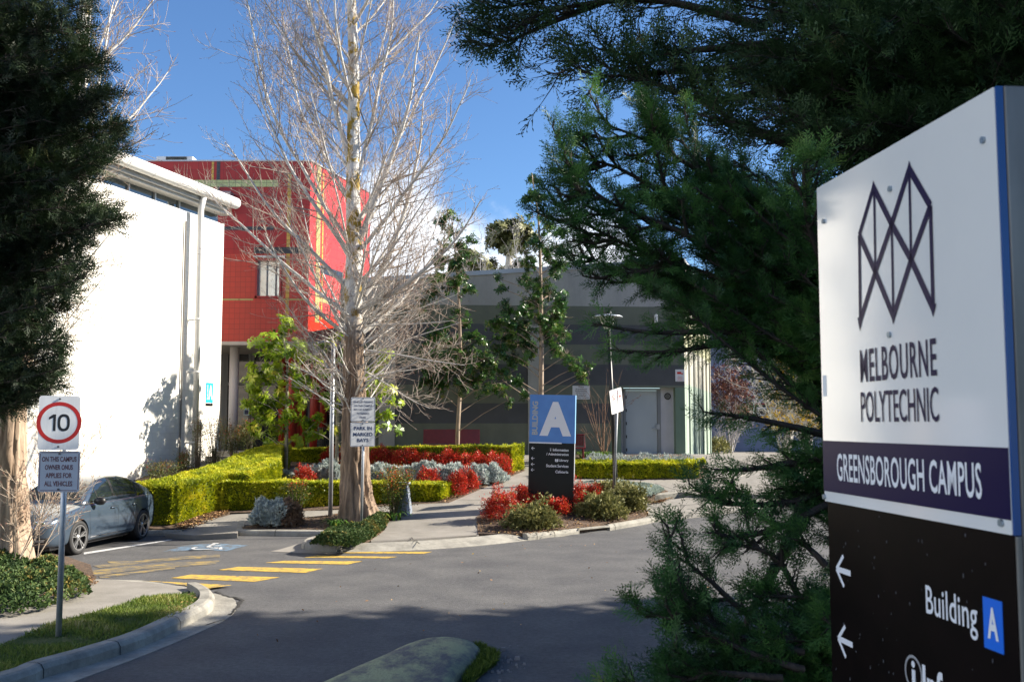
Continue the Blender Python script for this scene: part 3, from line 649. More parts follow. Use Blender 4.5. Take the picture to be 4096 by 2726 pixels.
# small building sign on that wall
def s_rect(pl, x0, y0, x1, y1):
    a = [pl.uv(x0, y0), pl.uv(x1, y0), pl.uv(x1, y1), pl.uv(x0, y1)]
    return (a[0][0] + a[3][0]) / 2, (a[1][0] + a[2][0]) / 2, (a[2][1] + a[3][1]) / 2, (a[0][1] + a[1][1]) / 2
a0, a1, b0_, b1_ = s_rect(Pw, 823, 1530, 850, 1622); H_ = b1_ - b0_
wsn = empty('wall_sign', Pw.P(a0, b0_), label='small blue and white building sign fixed to the white wall right of the downpipe', cat='sign')
mb = MB(); Pw.rect(mb, a0, a1, b0_ + H_ * .13, b1_, .004, .02); mb.build('panel', M['cyan'], wsn)
mb = MB(); Pw.rect(mb, a0, a1, b0_, b0_ + H_ * .105, .004, .02); mb.build('band', M['black'], wsn)
mb = MB(); Pw.text(mb, 'A', a0 + (a1 - a0) * .32, a1 - .03, b0_ + H_ * .27, b1_ - H_ * .1, .022, .03); Pw.text(mb, 'BUILDING', a0 + .03, a0 + (a1 - a0) * .26, b0_ + H_ * .27, b1_ - H_ * .1, .022, .01, rot=True); Pw.rect(mb, a0, a1 - .1, b0_ + H_ * .105, b0_ + H_ * .13, .004, .021); mb.build('lettering', M['letter'], wsn)
# steps up to the entrance
st = MB()
for i in range(5): 
    st.box(-9.0, -6.9, 28.3 + i * .36, 30.4, .9, 1.12 + i * .13)
    st.box(-9.0, -6.88, 28.285 + i * .36, 28.33 + i * .36, 1.09 + i * .13, 1.125 + i * .13)
tag(st.build('steps', mat('step_concrete', (.36, .34, .30), (.28, .27, .24), rough=.85, scale=5)), 'five concrete steps between the white wall and the hedge', 'steps')
# ------------------------------------------------------------------ red building
RZ0 = D(1225, 1365, 33).z; RZ1 = D(1243, 646, 33).z
RC = Vector(((1243 - 2048) / FPX * 33, 33.0, 0)); RC.x = D(1240, 800, 33).x
rb = empty('red_building', (RC.x, RC.y, 1.4), label='bright red tiled upper storey with yellow and black stripes above a recessed entrance', cat='building')
FL = -13.0                                                          # the front runs to the left behind the white roof
M['red'] = tilemat('red_panels', (.36, .010, .009), (.18, .007, .006), (.42, .30), lw=.006, vary=.07, rough=.45, coat=.0, sx=1, sy=0)
M['redtile'] = tilemat('red_tiles', (.50, .032, .018), (.26, .016, .010), (.175, .175), lw=.006, vary=.06, rough=.35, coat=.05, sx=1, sy=0)
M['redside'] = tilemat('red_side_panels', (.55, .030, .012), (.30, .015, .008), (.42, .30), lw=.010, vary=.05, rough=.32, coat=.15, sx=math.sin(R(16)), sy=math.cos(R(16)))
zt = D(1100, 1016, 33).z
SD = 4.9
# front upper, front lower (tiled)
MB().box(RC.x + FL, RC.x, 33.0, 33.3, zt, RZ1).build('wall', M['red'], rb)
Pf = Plane((RC.x, 33.0, 0), (1, 0, 0), UZ)
wx0, wx1, wz0, wz1 = s_rect(Pf, 1022, 1030, 1127, 1192)
mb = MB()
mb.box(RC.x + FL, RC.x + wx0, 33.0, 33.3, RZ0, zt); mb.box(RC.x + wx1, RC.x, 33.0, 33.3, RZ0, zt)
mb.box(RC.x + wx0, RC.x + wx1, 33.0, 33.3, RZ0, wz0); mb.box(RC.x + wx0, RC.x + wx1, 33.0, 33.3, wz1, zt)
mb.build('wall', M['redtile'], rb)
# right flank and back
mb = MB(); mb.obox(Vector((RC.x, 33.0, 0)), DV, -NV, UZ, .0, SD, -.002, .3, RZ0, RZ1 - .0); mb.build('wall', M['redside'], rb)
MB().box(RC.x + FL, RC.x + SD * DV.x - .3, 33.0 + SD * DV.y - .3, 33.0 + SD * DV.y, RZ0, RZ1).build('wall', M['red'], rb)
MB().prism([(RC.x + FL, 32.97), (RC.x + .04, 32.97), (RC.x + .04 + SD * DV.x, 33 + SD * DV.y), (RC.x + FL, 33 + SD * DV.y)], RZ1, RZ1 + .05).build('parapet_cap', mat('cap_metal', (.42, .43, .46), rough=.4, metal=.4), rb)
MB().prism([(RC.x + FL, 32.96), (RC.x + .05, 32.96), (RC.x + .05 + SD * DV.x, 33 + SD * DV.y), (RC.x + FL, 33 + SD * DV.y)], RZ0 - .12, RZ0 - .002).build('soffit', mat('soffit_cream', (.50, .47, .42), (.55, .52, .47), rough=.7), rb)
# the lower red drum at the far end of the flank
MB().lathe([(0.9, RZ0 - .9), (.9, RZ1 - 3.4), (0, RZ1 - 3.4)], 24, (RC.x + SD * DV.x - .55, 33 + SD * DV.y, 0)).build('turret', M['redside'], rb)
# stripes, each a thin proud strip
M['pale'] = tilemat('pale_green_tile', (.48, .52, .22), (.2, .22, .1), (.21, .15), lw=.01, rough=.35, sx=1, sy=0)
M['ylw'] = tilemat('yellow_tile', (.55, .34, .05), (.25, .15, .03), (.21, .15), lw=.01, rough=.35, sx=1, sy=0)
M['blk'] = tilemat('black_tile', (.018, .020, .028), (.05, .05, .055), (.21, .15), lw=.008, rough=.3, sx=1, sy=0)
M['cream'] = tilemat('cream_tile', (.42, .35, .12), (.3, .22, .07), (.21, .15), lw=.01, rough=.35, sx=.27, sy=.96)
def stripe(pl, x0, y0, x1, y1, m, off, nm='stripe', lab=None):
    a = s_rect(pl, x0, y0, x1, y1); mb = MB(); pl.rect(mb, *a, .0, off); o = mb.build(nm, m, rb)
    if lab: o['label'] = lab
stripe(Pf, 690, 720, 1112, 747, M['pale'], .010, lab='pale green horizontal stripe'); 
stripe(Pf, 846, 647, 855, 773, M['ylw'], .007, lab='short thin yellow stripe'); stripe(Pf, 866, 647, 880, 773, M['blk'], .007, lab='short black vertical stripe')
stripe(Pf, 1146, 690, 1160, 1300, M['ylw'], .006, lab='tall yellow vertical stripe'); stripe(Pf, 880, 906, 1095, 920, M['blk'], .008, lab='black horizontal stripe above the window')
stripe(Pf, 1015, 988, 1236, 1014, M['blk'], .012, lab='thick black stripe over the window'); stripe(Pf, 880, 1194, 1013, 1201, M['cream'], .008); stripe(Pf, 1130, 1194, 1236, 1201, M['cream'], .010)
Ps = Plane((RC.x + NV.x * .002, 33.0 + NV.y * .002, 0), DV, UZ)
stripe(Ps, 1264, 660, 1280, 1290, M['cream'], .010, lab='pale yellow stripe down the sunlit side'); stripe(Ps, 1287, 690, 1292, 1280, M['ylw'], .008, lab='thin orange stripe on the side')
stripe(Ps, 1282, 1075, 1372, 1106, M['blk'], .012); stripe(Ps, 1275, 1200, 1355, 1216, M['cream'], .012)
# window with deep red reveal
wn = MB()
for (a, b_, c, d_) in ((wx0, wx0 + .07, wz0, wz1), (wx1 - .07, wx1, wz0, wz1), (wx0, wx1, wz1 - .1, wz1), (wx0, wx1, wz0, wz0 + .07)):
    wn.box(RC.x + a, RC.x + b_, 32.94, 33.15, c, d_)
wo = wn.build('window', mat('window_red', (.34, .012, .015), rough=.35), rb)
MB().box(RC.x + wx0 - .06, RC.x + wx1 + .1, 32.9, 32.99, wz1, wz1 + .05).build('frame', M['white'], wo)
MB().box(RC.x + wx0 + .07, RC.x + wx1 - .07, 33.16, 33.2, wz0 + .07, wz1 - .1).build('pane', mat('blind_glass', (.85, .87, .80), (.66, .70, .66), rough=.18, scale=1.5, coat=.3, metal=.6), wo)
cu = MB(); 
for fx in (.38, .72): cu.box(RC.x + wx0 + (wx1 - wx0) * fx, RC.x + wx0 + (wx1 - wx0) * (fx + .05), 33.12, 33.15, wz0 + .07, wz1 - .1)
cu.build('mullion', mat('mullion', (.16, .18, .2), rough=.4), wo)
# box on the roof seen behind the gutter
a0, a1, c0, c1 = s_rect(Pf, 800, 775, 935, 835); MB().box(RC.x + a0, RC.x + a1, 32.6, 32.99, c0, c1).build('duct', mat('duct_metal', (.22, .16, .18), (.3, .24, .26), rough=.4, metal=.4, scale=6), rb)
a0, a1, c0, c1 = s_rect(Pf, 608, 626, 755, 645)
ac = empty('roof_air_conditioner', (RC.x + a0, 33.4, RZ1 + .05), label='white boxed air conditioner with dark louvre on the red building roof', cat='air conditioner')
MB().box(RC.x + a0, RC.x + a1, 33.4, 34.6, RZ1 + .05, c1 + .12).build('casing', M['white'], ac, bevel=.02)
lv = MB()
for k in range(9): lv.box(RC.x + a0 + .33, RC.x + a1 - .2, 33.375, 33.41, RZ1 + .10 + k * .02, RZ1 + .108 + k * .02)
lv.build('louvre', M['blackmetal'], ac)
# recessed entrance: glass wall, posts, white column and the row of red columns
MB().box(RC.x + FL, RC.x + 4.5, 37.4, 37.6, 1.2, RZ0 - .1).build('glass_wall', glassmat('entrance_glass', (.012, .016, .02), .04), rb)
ps = MB()
for px_ in (893, 905, 1000, 1010, 1150, 1240): x = D(px_, 1500, 37.3).x; ps.box(x - .06, x + .06, 37.3, 37.39, 1.3, RZ0 - .1)
ps.box(RC.x + FL, RC.x + 4, 37.28, 37.395, 3.9, 4.0)
ps.build('mullion', mat('mullion_grey', (.16, .17, .18), rough=.5), rb)
x = D(936, 1500, 34).x; MB().tube([(x, 34, 1.3), (x, 34, RZ0 - .1)], .16, n=20).build('column', mat('white_column', (.68, .66, .66), rough=.5), rb, smooth=True)
for (px_, w, dd) in ((1166, .15, 34.0), (1187, .14, 34.3), (1208, .14, 36.2), (1260, .17, 35.2), (1292, .15, 36.6), (1130, .14, 37)):
    x = D(px_, 1600, dd).x; c = MB().tube([(x, dd, 1.3), (x, dd, RZ0 - .1)], w, n=20).build('column', mat('red_column', (.55, .05, .03), rough=.4) if 'rc' not in M else M['rc'], rb, smooth=True); M.setdefault('rc', c.data.materials[0])
# notice stuck on the glass
x0, x1 = D(975, 1600, 37.2).x, D(997, 1600, 37.2).x; z0, z1 = D(980, 1660, 37.2).z, D(980, 1608, 37.2).z
dn_ = empty('door_notice', (x0, 37.22, z0), label='small pale blue and white notice stuck on the dark entrance glass', cat='notice')
MB().box(x0, x1, 37.23, 37.25, z0, z1).build('sheet', mat('notice', (.55, .72, .82), rough=.5), dn_); MB().box(x0 + .03, x1 - .03, 37.224, 37.229, z0 + .04, z0 + .2).build('print', M['inkblue'], dn_)
# ------------------------------------------------------------------ grey banded building
GL = Vector((-5.4, 31.1, 0)); GR = Vector((5.55, 32.0, 0)); ge = (GR - GL).normalized(); gn = Vector((ge.y, -ge.x, 0)); GLn = (GR - GL).length
Pg = Plane(GL, ge, UZ)
gb = empty('grey_building', GR, label='long low concrete building painted in dark grey and olive bands with a steel door', cat='building')
paints = {'c': mat('wall_concrete', (.30, .295, .285), (.38, .37, .35), rough=.85, scale=1.2, detail=10, nrough=.7, speck=.06, sscale=14, stretch=(1, 1, .35)),
          'o': mat('paint_olive', (.115, .125, .095), (.14, .15, .115), rough=.75, scale=2), 'd': mat('paint_charcoal', (.062, .064, .070), (.076, .078, .084), rough=.75, scale=2),
          'g': mat('paint_green', (.115, .17, .125), (.13, .19, .14), rough=.75, scale=2), 'b': mat('paint_beige', (.36, .35, .29), (.40, .39, .33), rough=.75, scale=2), 'y': mat('paint_yellow', (.40, .40, .25), (.44, .44, .28), rough=.75, scale=2),
          'l': mat('paint_mint', (.31, .39, .32), (.25, .32, .26), rough=.75, scale=5, stretch=(3, 3, .5))}
def zpx(py, px=2140): return Pg.uv(px, py)[1]
zt0 = zpx(1222); zb = [zt0, zpx(1296), zpx(1376), zpx(1456), zpx(1539), zpx(1612), zpx(1692), .8]
ztl = Pg.uv(1621, 1118)[1]; ztr = Pg.uv(2740, 1050)[1]; sl_ = (ztr - ztl) / (GLn - Pg.uv(1621, 1118)[0])
s_l = Pg.uv(1621, 1118)[0]
dx0, dx1, dz0, dz1 = s_rect(Pg, 2484, 1549, 2703, 1830); DR = .32
s2112, s2176 = Pg.uv(2112, 1500)[0], Pg.uv(2176, 1500)[0]
# upper concrete with sloping top
mb = MB(); zl0 = ztl - s_l * sl_
A_ = lambda s, n_, z: tuple(GL + ge * s + gn * n_ + UZ * z)
mb.hexa([A_(0, 0, zt0), A_(GLn, 0, zt0), A_(GLn, -.2, zt0), A_(0, -.2, zt0)], [A_(0, 0, zl0), A_(GLn, 0, ztr), A_(GLn, -.2, ztr), A_(0, -.2, zl0)])
mb.build('wall', paints['c'], gb)
mb = MB(); mb.hexa([A_(0, .04, zl0), A_(GLn + .04, .04, ztr), A_(GLn + .04, -.25, ztr), A_(0, -.25, zl0)], [A_(0, .04, zl0 + .14), A_(GLn + .04, .04, ztr + .14), A_(GLn + .04, -.25, ztr + .14), A_(0, -.25, zl0 + .14)])
mb.build('roof_flashing', mat('flashing', (.42, .44, .48), rough=.35, metal=.3), gb)
for i in range(7):                                                    # painted bands: charcoal and olive by turns
    key = 'o' if i % 2 == 0 else 'd'; z1, z0 = zb[i], zb[i + 1]
    mb = MB(); segs = [(0, s2112), (s2176, GLn)] if i > 0 else [(0, GLn)]
    for (a, b_) in segs:
        if z0 < dz1 - .01 and b_ > dx0:
            top = min(z1, dz1)
            if z1 > dz1: Pg.rect(mb, a, b_, dz1, z1, -.2, 0)
            Pg.rect(mb, a, dx0, z0, top, -.2, 0)
        else: Pg.rect(mb, a, b_, z0, z1, -.2, 0)
    mb.build('wall', paints[key], gb)
mb = MB(); Pg.rect(mb, s2112, s2176, .8, zb[1], -.2, .03); mb.build('pilaster', paints['c'], gb)
s0, s1 = Pg.uv(1516, 1600)[0], Pg.uv(1580, 1600)[0]; mb = MB(); Pg.rect(mb, s0, s1, .8, zb[1], 0.002, .03); mb.build('pilaster', paints['c'], gb)
mb = MB(); Pg.rect(mb, dx1, GLn, .8, dz1, -.2, .0); mb.build('wall', paints['g'], gb)
mb = MB(); Pg.rect(mb, Pg.uv(2440, 1600)[0], dx0, .8, dz1, 0.001, .012); mb.build('wall', paints['g'], gb)
# door recess
mb = MB(); Pg.rect(mb, dx0 - .02, dx0, dz0 - .2, dz1, -DR, -.2); Pg.rect(mb, dx1, dx1 + .02, dz0 - .2, dz1, -DR, -.2); Pg.rect(mb, dx0, dx1, dz1, dz1 + .05, -DR, -.2); mb.build('reveal', paints['l'], gb)
Pd = Plane(GL - gn * DR, ge, UZ)
f0, f1 = Pg.uv(2501, 1600)[0], Pg.uv(2650, 1600)[0]; fz = dz1 - .02
mb = MB(); Pd.rect(mb, dx0, f0, dz0 - .3, dz1, -.05, 0); Pd.rect(mb, f1 + .0, dx1, dz0 - .3, dz1, -.05, .04); mb.build('panel', mat('door_side_panel', (.50, .50, .54), (.46, .46, .50), rough=.5), gb)
do = empty('x', (0, 0, 0)); bpy.data.objects.remove(do)
mb = MB(); mb2 = MB(); s3, s4 = Pg.uv(2510, 1600)[0], Pg.uv(2636, 1600)[0]; zd = zpx(1560, 2570)
Pd.rect(mb, s3, s4, dz0 + .03, zd, -.04, .03); door = mb.build('door', mat('door_paint', (.36, .40, .43), (.39, .43, .46), rough=.45, scale=2), gb, bevel=.004)
Pd.rect(mb2, f0, s3 - .01, dz0, fz, -.05, .06); Pd.rect(mb2, s4 + .01, f1, dz0, fz, -.05, .06); Pd.rect(mb2, f0, f1, zd + .01, fz, -.05, .062); mb2.build('frame', mat('frame_grey', (.20, .21, .22), rough=.5), door)
mb = MB(); hz = zpx(1712, 2630); Pd.rect(mb, s4 - .16, s4 - .02, hz - .02, hz + .01, .05, .09); Pd.rect(mb, s4 - .05, s4 + .07, hz - .03, hz + .13, .03, .07); mb.build('handle', M['galv'], door)
for k in range(5): mb = MB(); z = dz0 + .2 + k * .42; Pd.rect(mb, s3 - .015, s3 + .03, z, z + .1, .03, .045); mb.build('hinge', M['blackmetal'], door)
mb = MB(); Pg.rect(mb, dx0 - .1, dx1 + .1, dz0 - .25, dz0 - .01, -.3, .14); mb.build('doorstep', M['kerb'], gb)
# round grille lamp
cs, cz = Pg.uv(2678, 1583); mb = MB(); Pd.disc(mb, cs, cz, .075, .055, 24); bulk = mb.build('bulkhead_lamp', mat('lamp_glass', (.42, .42, .40), rough=.3), gb)
mb = MB(); Pd.disc(mb, cs, cz, .11, .06, 24, .078); 
for k in (-.035, 0, .035): Pd.rect(mb, cs + k - .004, cs + k + .004, cz - .07, cz + .07, .056, .062); Pd.rect(mb, cs - .07, cs + .07, cz + k - .004, cz + k + .004, .063, .067)
mb.build('grille', M['blackmetal'], bulk)
# side wall, sunlit, in profiled panels with bands
Psd = Plane(GR, DV, UZ); SL = 10.0
zg = 1.37
bands = [(.6, 3.75, 'l'), (3.75, 4.95, 'b'), (4.95, 5.9, 'y'), (5.9, ztr - .5, 'b')]
for (a, b_, k_) in bands:
    mb = MB()
    mb.obox(GR, DV, NV, UZ, 0, SL, -.2, 0, a, b_)
    for s in np.arange(1.2, SL, 1.6): mb.obox(GR, DV, NV, UZ, s, s + .16, .001, .05, a, b_)
    mb.build('wall', paints[k_], gb)
mb = MB(); mb.obox(GR, DV, NV, UZ, 0, SL, -.2, -.02, ztr - .5, ztr + .0); mb.build('wall', paints['c'], gb)
mb = MB(); mb.obox(GR, DV, NV, UZ, -.02, SL + .05, -.3, .06, ztr + .0, ztr + .13); mb.build('roof_flashing', M['white'], gb)
grv = MB()
for s in np.arange(.35, SL, .8): grv.obox(GR, DV, NV, UZ, s, s + .035, .0005, .004, .7, ztr - .5)
grv.build('groove', M['dark'], gb)
mb = MB(); mb.prism([(GL.x, GL.y + .2), (GR.x - .2, GR.y + .2), ((GR + DV * SL).x - .2, (GR + DV * SL).y), (GL.x, GL.y + 10)], zl0 - .7, zl0 - .5); mb.build('roof', M['grey_wall'], gb)
# signs on it
def wall_sign(pl, box, label, cat, face, lines, ink, bold=.012, margin=.08, off=.02):
    a0, a1, c0, c1 = s_rect(pl, *box); e = empty('wall_sign', pl.P(a0, c0), label=label, cat=cat)
    mb = MB(); pl.rrect(a0, a1, c0, c1, .012, .002, off, mb); mb.build('plate', face, e)
    hh = c1 - c0; ww = a1 - a0
    for (t, x0, x1, y0, y1) in lines: mb = MB(); pl.text(mb, t, a0 + ww * x0, a0 + ww * x1, c0 + hh * y0, c0 + hh * y1, off + .002, bold); mb.build('lettering', ink, e)
    return e, (a0, a1, c0, c1)
M['platewhite'] = mat('plate_white', (.66, .66, .68), rough=.4)
wall_sign(Pg, (2290, 1542, 2359, 1596), 'white plate of black text about skateboards and scooters on the dark wall', 'sign', M['platewhite'],
          [('Riding', .34, .66, .86, .97), ('Skateboards', .17, .83, .70, .81), ('Rollerblades', .17, .83, .54, .66), ('& Scooters', .22, .80, .39, .50), ('Prohibited', .24, .78, .22, .34), ('on This Campus', .10, .92, .05, .18)], M['ink'])
e, (a0, a1, c0, c1) = wall_sign(Pg, (2701, 1477, 2738, 1525), 'small white notice with a red camera picture at the corner of the grey building', 'sign', M['platewhite'],
          [('This Area', .3, .7, .36, .44), ('Monitored', .2, .8, .26, .34), ('by Video', .28, .72, .16, .24), ('Surveillance', .16, .84, .06, .14)], M['inkred'], 0.0)
mb = MB(); w_ = a1 - a0; h_ = c1 - c0
Pg.rect(mb, a0 + w_ * .18, a0 + w_ * .62, c0 + h_ * .62, c0 + h_ * .8, .022, .025); Pg.rect(mb, a0 + w_ * .62, a0 + w_ * .82, c0 + h_ * .6, c0 + h_ * .7, .022, .025); mb.build('pictogram', M['inkred'], e)
a0, a1, c0, c1 = s_rect(Pg, 2616, 1258, 2628, 1292); mb = MB(); Pg.rect(mb, a0, a1, c0, c1, .0, .12); o = mb.build('wall_lamp', M['platewhite'], None, bevel=.015); tag(o, 'slim white wall lamp high on the grey building above the door', 'wall lamp')
# ------------------------------------------------------------------ far blue-grey building on the right
by = 47.0; x0 = D(2790, 1600, by).x; x1 = D(3290, 1600, by).x + 8
fb = empty('block_building', (x0, by, .9), label='blue-grey blockwork building in shade behind the trees on the right', cat='building')
mbk = tilemat('blue_grey_block', (.24, .27, .37), (.19, .215, .30), (.8, .4), lw=.012, vary=.05, rough=.8, sx=1, sy=0, big=1)
wz1 = D(2930, 1611, by).z; wz0 = D(2930, 1669, by).z; wa = D(2932, 1640, by).x; wb_ = D(3098, 1640, by).x; top = D(3000, 1285, by).z
mb = MB(); mb.box(x0, wa, by, by + .3, .5, top); mb.box(wb_, x1, by, by + .3, .5, top); mb.box(wa, wb_, by, by + .3, .5, wz0); mb.box(wa, wb_, by, by + .3, wz1, top); mb.build('wall', mbk, fb)
mb = MB(); mb.box(x0, x1, by - .1, by + 8, top, top + .15); mb.build('roof', M['white'], fb)
mid = (wa + wb_) / 2
for (a, b_, m_, nm) in ((wa, mid - .03, glassmat('yellow_reflection_glass', (.50, .30, .04), .2), 'amber'), (mid + .03, wb_, M['clere'], 'dark')):  # left pane: a yellow reflection is painted into the glass base colour
    mb = MB(); 
    for (p, q, r_, s_) in ((a, a + .07, wz0, wz1), (b_ - .07, b_, wz0, wz1), (a, b_, wz0, wz0 + .07), (a, b_, wz1 - .07, wz1)): mb.box(p, q, by - .03, by + .06, r_, s_)
    w_o = mb.build('window', mat('window_trim_red', (.30, .03, .03), rough=.4) if 'wtr' not in M else M['wtr'], fb); M.setdefault('wtr', w_o.data.materials[0])
    MB().box(a + .07, b_ - .07, by + .07, by + .1, wz0 + .07, wz1 - .07).build('pane', m_, w_o)
aw = empty('window_air_conditioner', (mid + .1, by - .1, wz0 + .1), label='boxy air conditioner set into the right pane of the red-framed window', cat='air conditioner')
MB().box(mid + .12, mid + .95, by - .12, by + .06, wz0 + .08, wz1 - .2).build('casing', M['platewhite'], aw); MB().box(mid + .2, mid + .87, by - .14, by - .121, wz0 + .15, wz1 - .27).build('grille', M['blackmetal'], aw)
# ================================================================== SIGNS AND STREET FURNITURE
# ------------------------------------------------------------------ the near campus totem
F_ = Vector((1.1228, 3.61, 0)); N_ = Vector((1.240, 2.50, 0)); te = (N_ - F_).normalized(); TW = (N_ - F_).length
Pt = Plane(F_, te, UZ); ztop = (Pt.uv(3268, 751)[1] + Pt.uv(3985, 344)[1]) / 2
tm = empty('campus_sign', (1.19, 3.1, .55), label='big white and black campus sign close by on the right with a zigzag emblem', cat='sign')
zbt = (Pt.uv(3288, 1762)[1] + Pt.uv(4028, 1787)[1]) / 2; zbb = (Pt.uv(3295, 1964)[1] + Pt.uv(4035, 2073)[1]) / 2; zwb = (Pt.uv(3297, 2003)[1] + Pt.uv(4037, 2135)[1]) / 2
mb = MB(); Pt.rrect(.0, TW, zwb, ztop, .004, -.012, 0, mb); mb.build('panel', M['signwhite'], tm)
mb = MB(); Pt.rect(mb, .0, TW, zbb, zbt, .0005, .002); mb.build('band', M['navy'], tm)
tb = mat('totem_black', (.005, .0035, .0035), (.008, .005, .005), rough=.35, scale=6, spec=.05)
mb = MB(); Pt.rect(mb, .012, TW - .002, .4, zwb, -.016, -.006); mb.build('panel', tb, tm)
mb = MB(); Pt.rect(mb, TW + .001, TW + .008, zwb, ztop, -.02, -.002); mb.build('edge_strip', mat('edge_blue', (.012, .07, .26), rough=.25), tm)
mb = MB(); Pt.rect(mb, TW - .055, TW + .012, .4, ztop + .001, -.115, -.022); Pt.rect(mb, .0, .05, .4, ztop, -.115, -.022); Pt.rect(mb, .05, TW - .055, ztop - .05, ztop, -.115, -.022); Pt.rect(mb, TW + .0, TW + .011, .4, zwb - .002, -.0215, -.006); mb.build('frame', M['steel'], tm, bevel=.004)
mb = MB(); Pt.rect(mb, .05, TW - .055, .4, ztop - .05, -.11, -.03); mb.build('core', M['dark'], tm)
# water spots and dust on the black panel
mb = MB()
for i in range(150):
    a = random.uniform(.03, TW - .03); b = random.uniform(.75, zwb - .01) ; r = random.uniform(.0012, .0035); k = random.uniform(1, 2.6)
    mb.poly([Pt.P(a + r * math.cos(t * .785), b + r * k * math.sin(t * .785), -.0055) for t in range(8)])
mb.build('spots', mat('dust', (.085, .085, .095), rough=.8), tm)['kind'] = 'stuff'
# screws
for (x, y) in ((3935, 560), (3563, 755), (3297, 885), (3560, 1338), (3300, 1985), (4008, 2090)):
    mb = MB(); a, b = Pt.uv(x, y); Pt.rrect(a - .009, a + .009, b - .009, b + .009, .008, .0, .007, mb); M['screw'] = M.get('screw') or mat('screw', (.30, .36, .42), rough=.35, metal=.7); mb.build('screw', M['screw'], tm)
# emblem
E = lambda x, y: Pt.uv(3200 + x / 1.4253, 300 + y / 1.4253)
mb = MB()
def poly_stroke(pts, w):
    for i in range(len(pts) - 1): Pt.stroke(mb, E(*pts[i]), E(*pts[i + 1]), w, .0022)
P1, P2_, P3_, X1, P5, P6, P7, X2, P9, X3 = (421, 640), (340, 912), (346, 1400), (525, 850), (625, 535), (746, 745), (762, 1330), (432, 1122), (535, 1375), (636, 1052)
poly_stroke([P2_, P1], .020); poly_stroke([P1, X1, X3, P7], .024); poly_stroke([P3_, X2, X1, P5], .024); poly_stroke([P5, P6], .024); poly_stroke([P6, X3, P9], .024); poly_stroke([P2_, X2, P9], .024)
for a, b in ((P2_, P3_), (P6, P7)): poly_stroke([a, b], .018)
for a, b in (((425, 660), X2), (X1, P9), (P5, X3)): poly_stroke([a, b], .013)
for (c, d) in ((P1, (-1, 40)), (P5, (-1, 48)), (P3_, (-1, -60)), (P7, (-1, -48)), (P9, (-1, -46))):         # pointed mitres at the tips
    a0_, b0__ = E(*c); tp = E(c[0] + (0 if c is not P3_ else -1), c[1] - d[1]); s_ = 1 if d[1] > 0 else -1
    mb.poly([Pt.P(a0_ - .019, b0__ - s_ * .012, .0024), Pt.P(a0_ + .019, b0__ - s_ * .012, .0024), Pt.P(tp[0], tp[1], .0024)][::s_])
mb.build('emblem', M['navy'], tm, recalc=False)
def tbox(pl, x0, ya, yb, x1, yc, yd):
    a0, t0 = pl.uv(x0, ya); _, u0 = pl.uv(x0, yb); a1, t1 = pl.uv(x1, yc); _, u1 = pl.uv(x1, yd); return a0, a1, (u0 + u1) / 2, (t0 + t1) / 2
mb = MB(); Pt.text(mb, 'MELBOURNE', *tbox(Pt, 3441, 1398, 1530, 3745, 1350, 1503), .001, .010, spacing=1.12); Pt.text(mb, 'POLYTECHNIC', *tbox(Pt, 3444, 1566, 1688, 3754, 1545, 1686), .001, .004); mb.build('lettering', M['navy'], tm, recalc=False)
mb = MB(); Pt.text(mb, 'GREENSBOROUGH CAMPUS', *tbox(Pt, 3350, 1813, 1923, 3928, 1847, 1992), .002, .014, spacing=1.04)
q = lambda x, y: Pt.uv(x, y)
a0, t0 = q(3696, 2337); _, bs = q(3696, 2457); a1, u1 = q(3907, 2564); Pt.text(mb, 'Building', a0, a1, u1, t0, -.0055, .008, spacing=1.03)
a0, t0 = q(3683, 2652); Pt.text(mb, 'Information', a0, a0 + .50, t0 - (t0 and .105), t0, -.0055, .03)
for (tx, ty, sx_, sy_, bx1, by1, bx2, by2) in ((3341, 2273, 3397, 2291, 3366, 2191, 3371, 2378), (3348, 2550, 3405, 2573, 3373, 2469, 3379, 2655)):
    t = q(tx, ty); s_ = q(sx_, sy_); Pt.stroke(mb, t, (s_[0], t[1]), .019, -.0045); dz_ = .052; dx_ = .058
    Pt.stroke(mb, t, (t[0] + dx_, t[1] + dz_), .014, -.0043); Pt.stroke(mb, t, (t[0] + dx_, t[1] - dz_), .014, -.0041)
mb.build('lettering', M['letter'], tm, recalc=False)
a0, b1 = q(3923, 2382); a1 = q(4000, 2407)[0]; b0 = q(3930, 2586)[1]; mb = MB(); Pt.rect(mb, a0, a1, b0, b1, -.006, -.0045); sq = mb.build('panel', M['brightblue'], tm)
mb = MB(); Pt.text(mb, 'A', a0 + .02, a1 - .017, b0 + .028, b1 - .022, -.0043, .035); mb.build('lettering', M['letter'], tm, recalc=False)
ci = q(3648, 2690); mb = MB(); Pt.disc(mb, ci[0], ci[1], .052, -.0045, 28, .044); mb.build('icon', mat('icon_grey', (.35, .35, .36), rough=.5), tm, recalc=False)
mb = MB(); Pt.disc(mb, ci[0] + .0, ci[1] + .026, .010, -.0042, 14); Pt.rect(mb, ci[0] - .009, ci[0] + .009, ci[1] - .03, ci[1] + .010, -.006, -.0042); mb.build('icon', M['letter'], tm, recalc=False)
mb = MB(); sx0 = q(3285, 1535); Pt.rect(mb, .012, .042, sx0[1] - .045, sx0[1] + .03, .0, .001); mb.build('sticker', mat('sticker', (.82, .83, .84), rough=.5), tm)
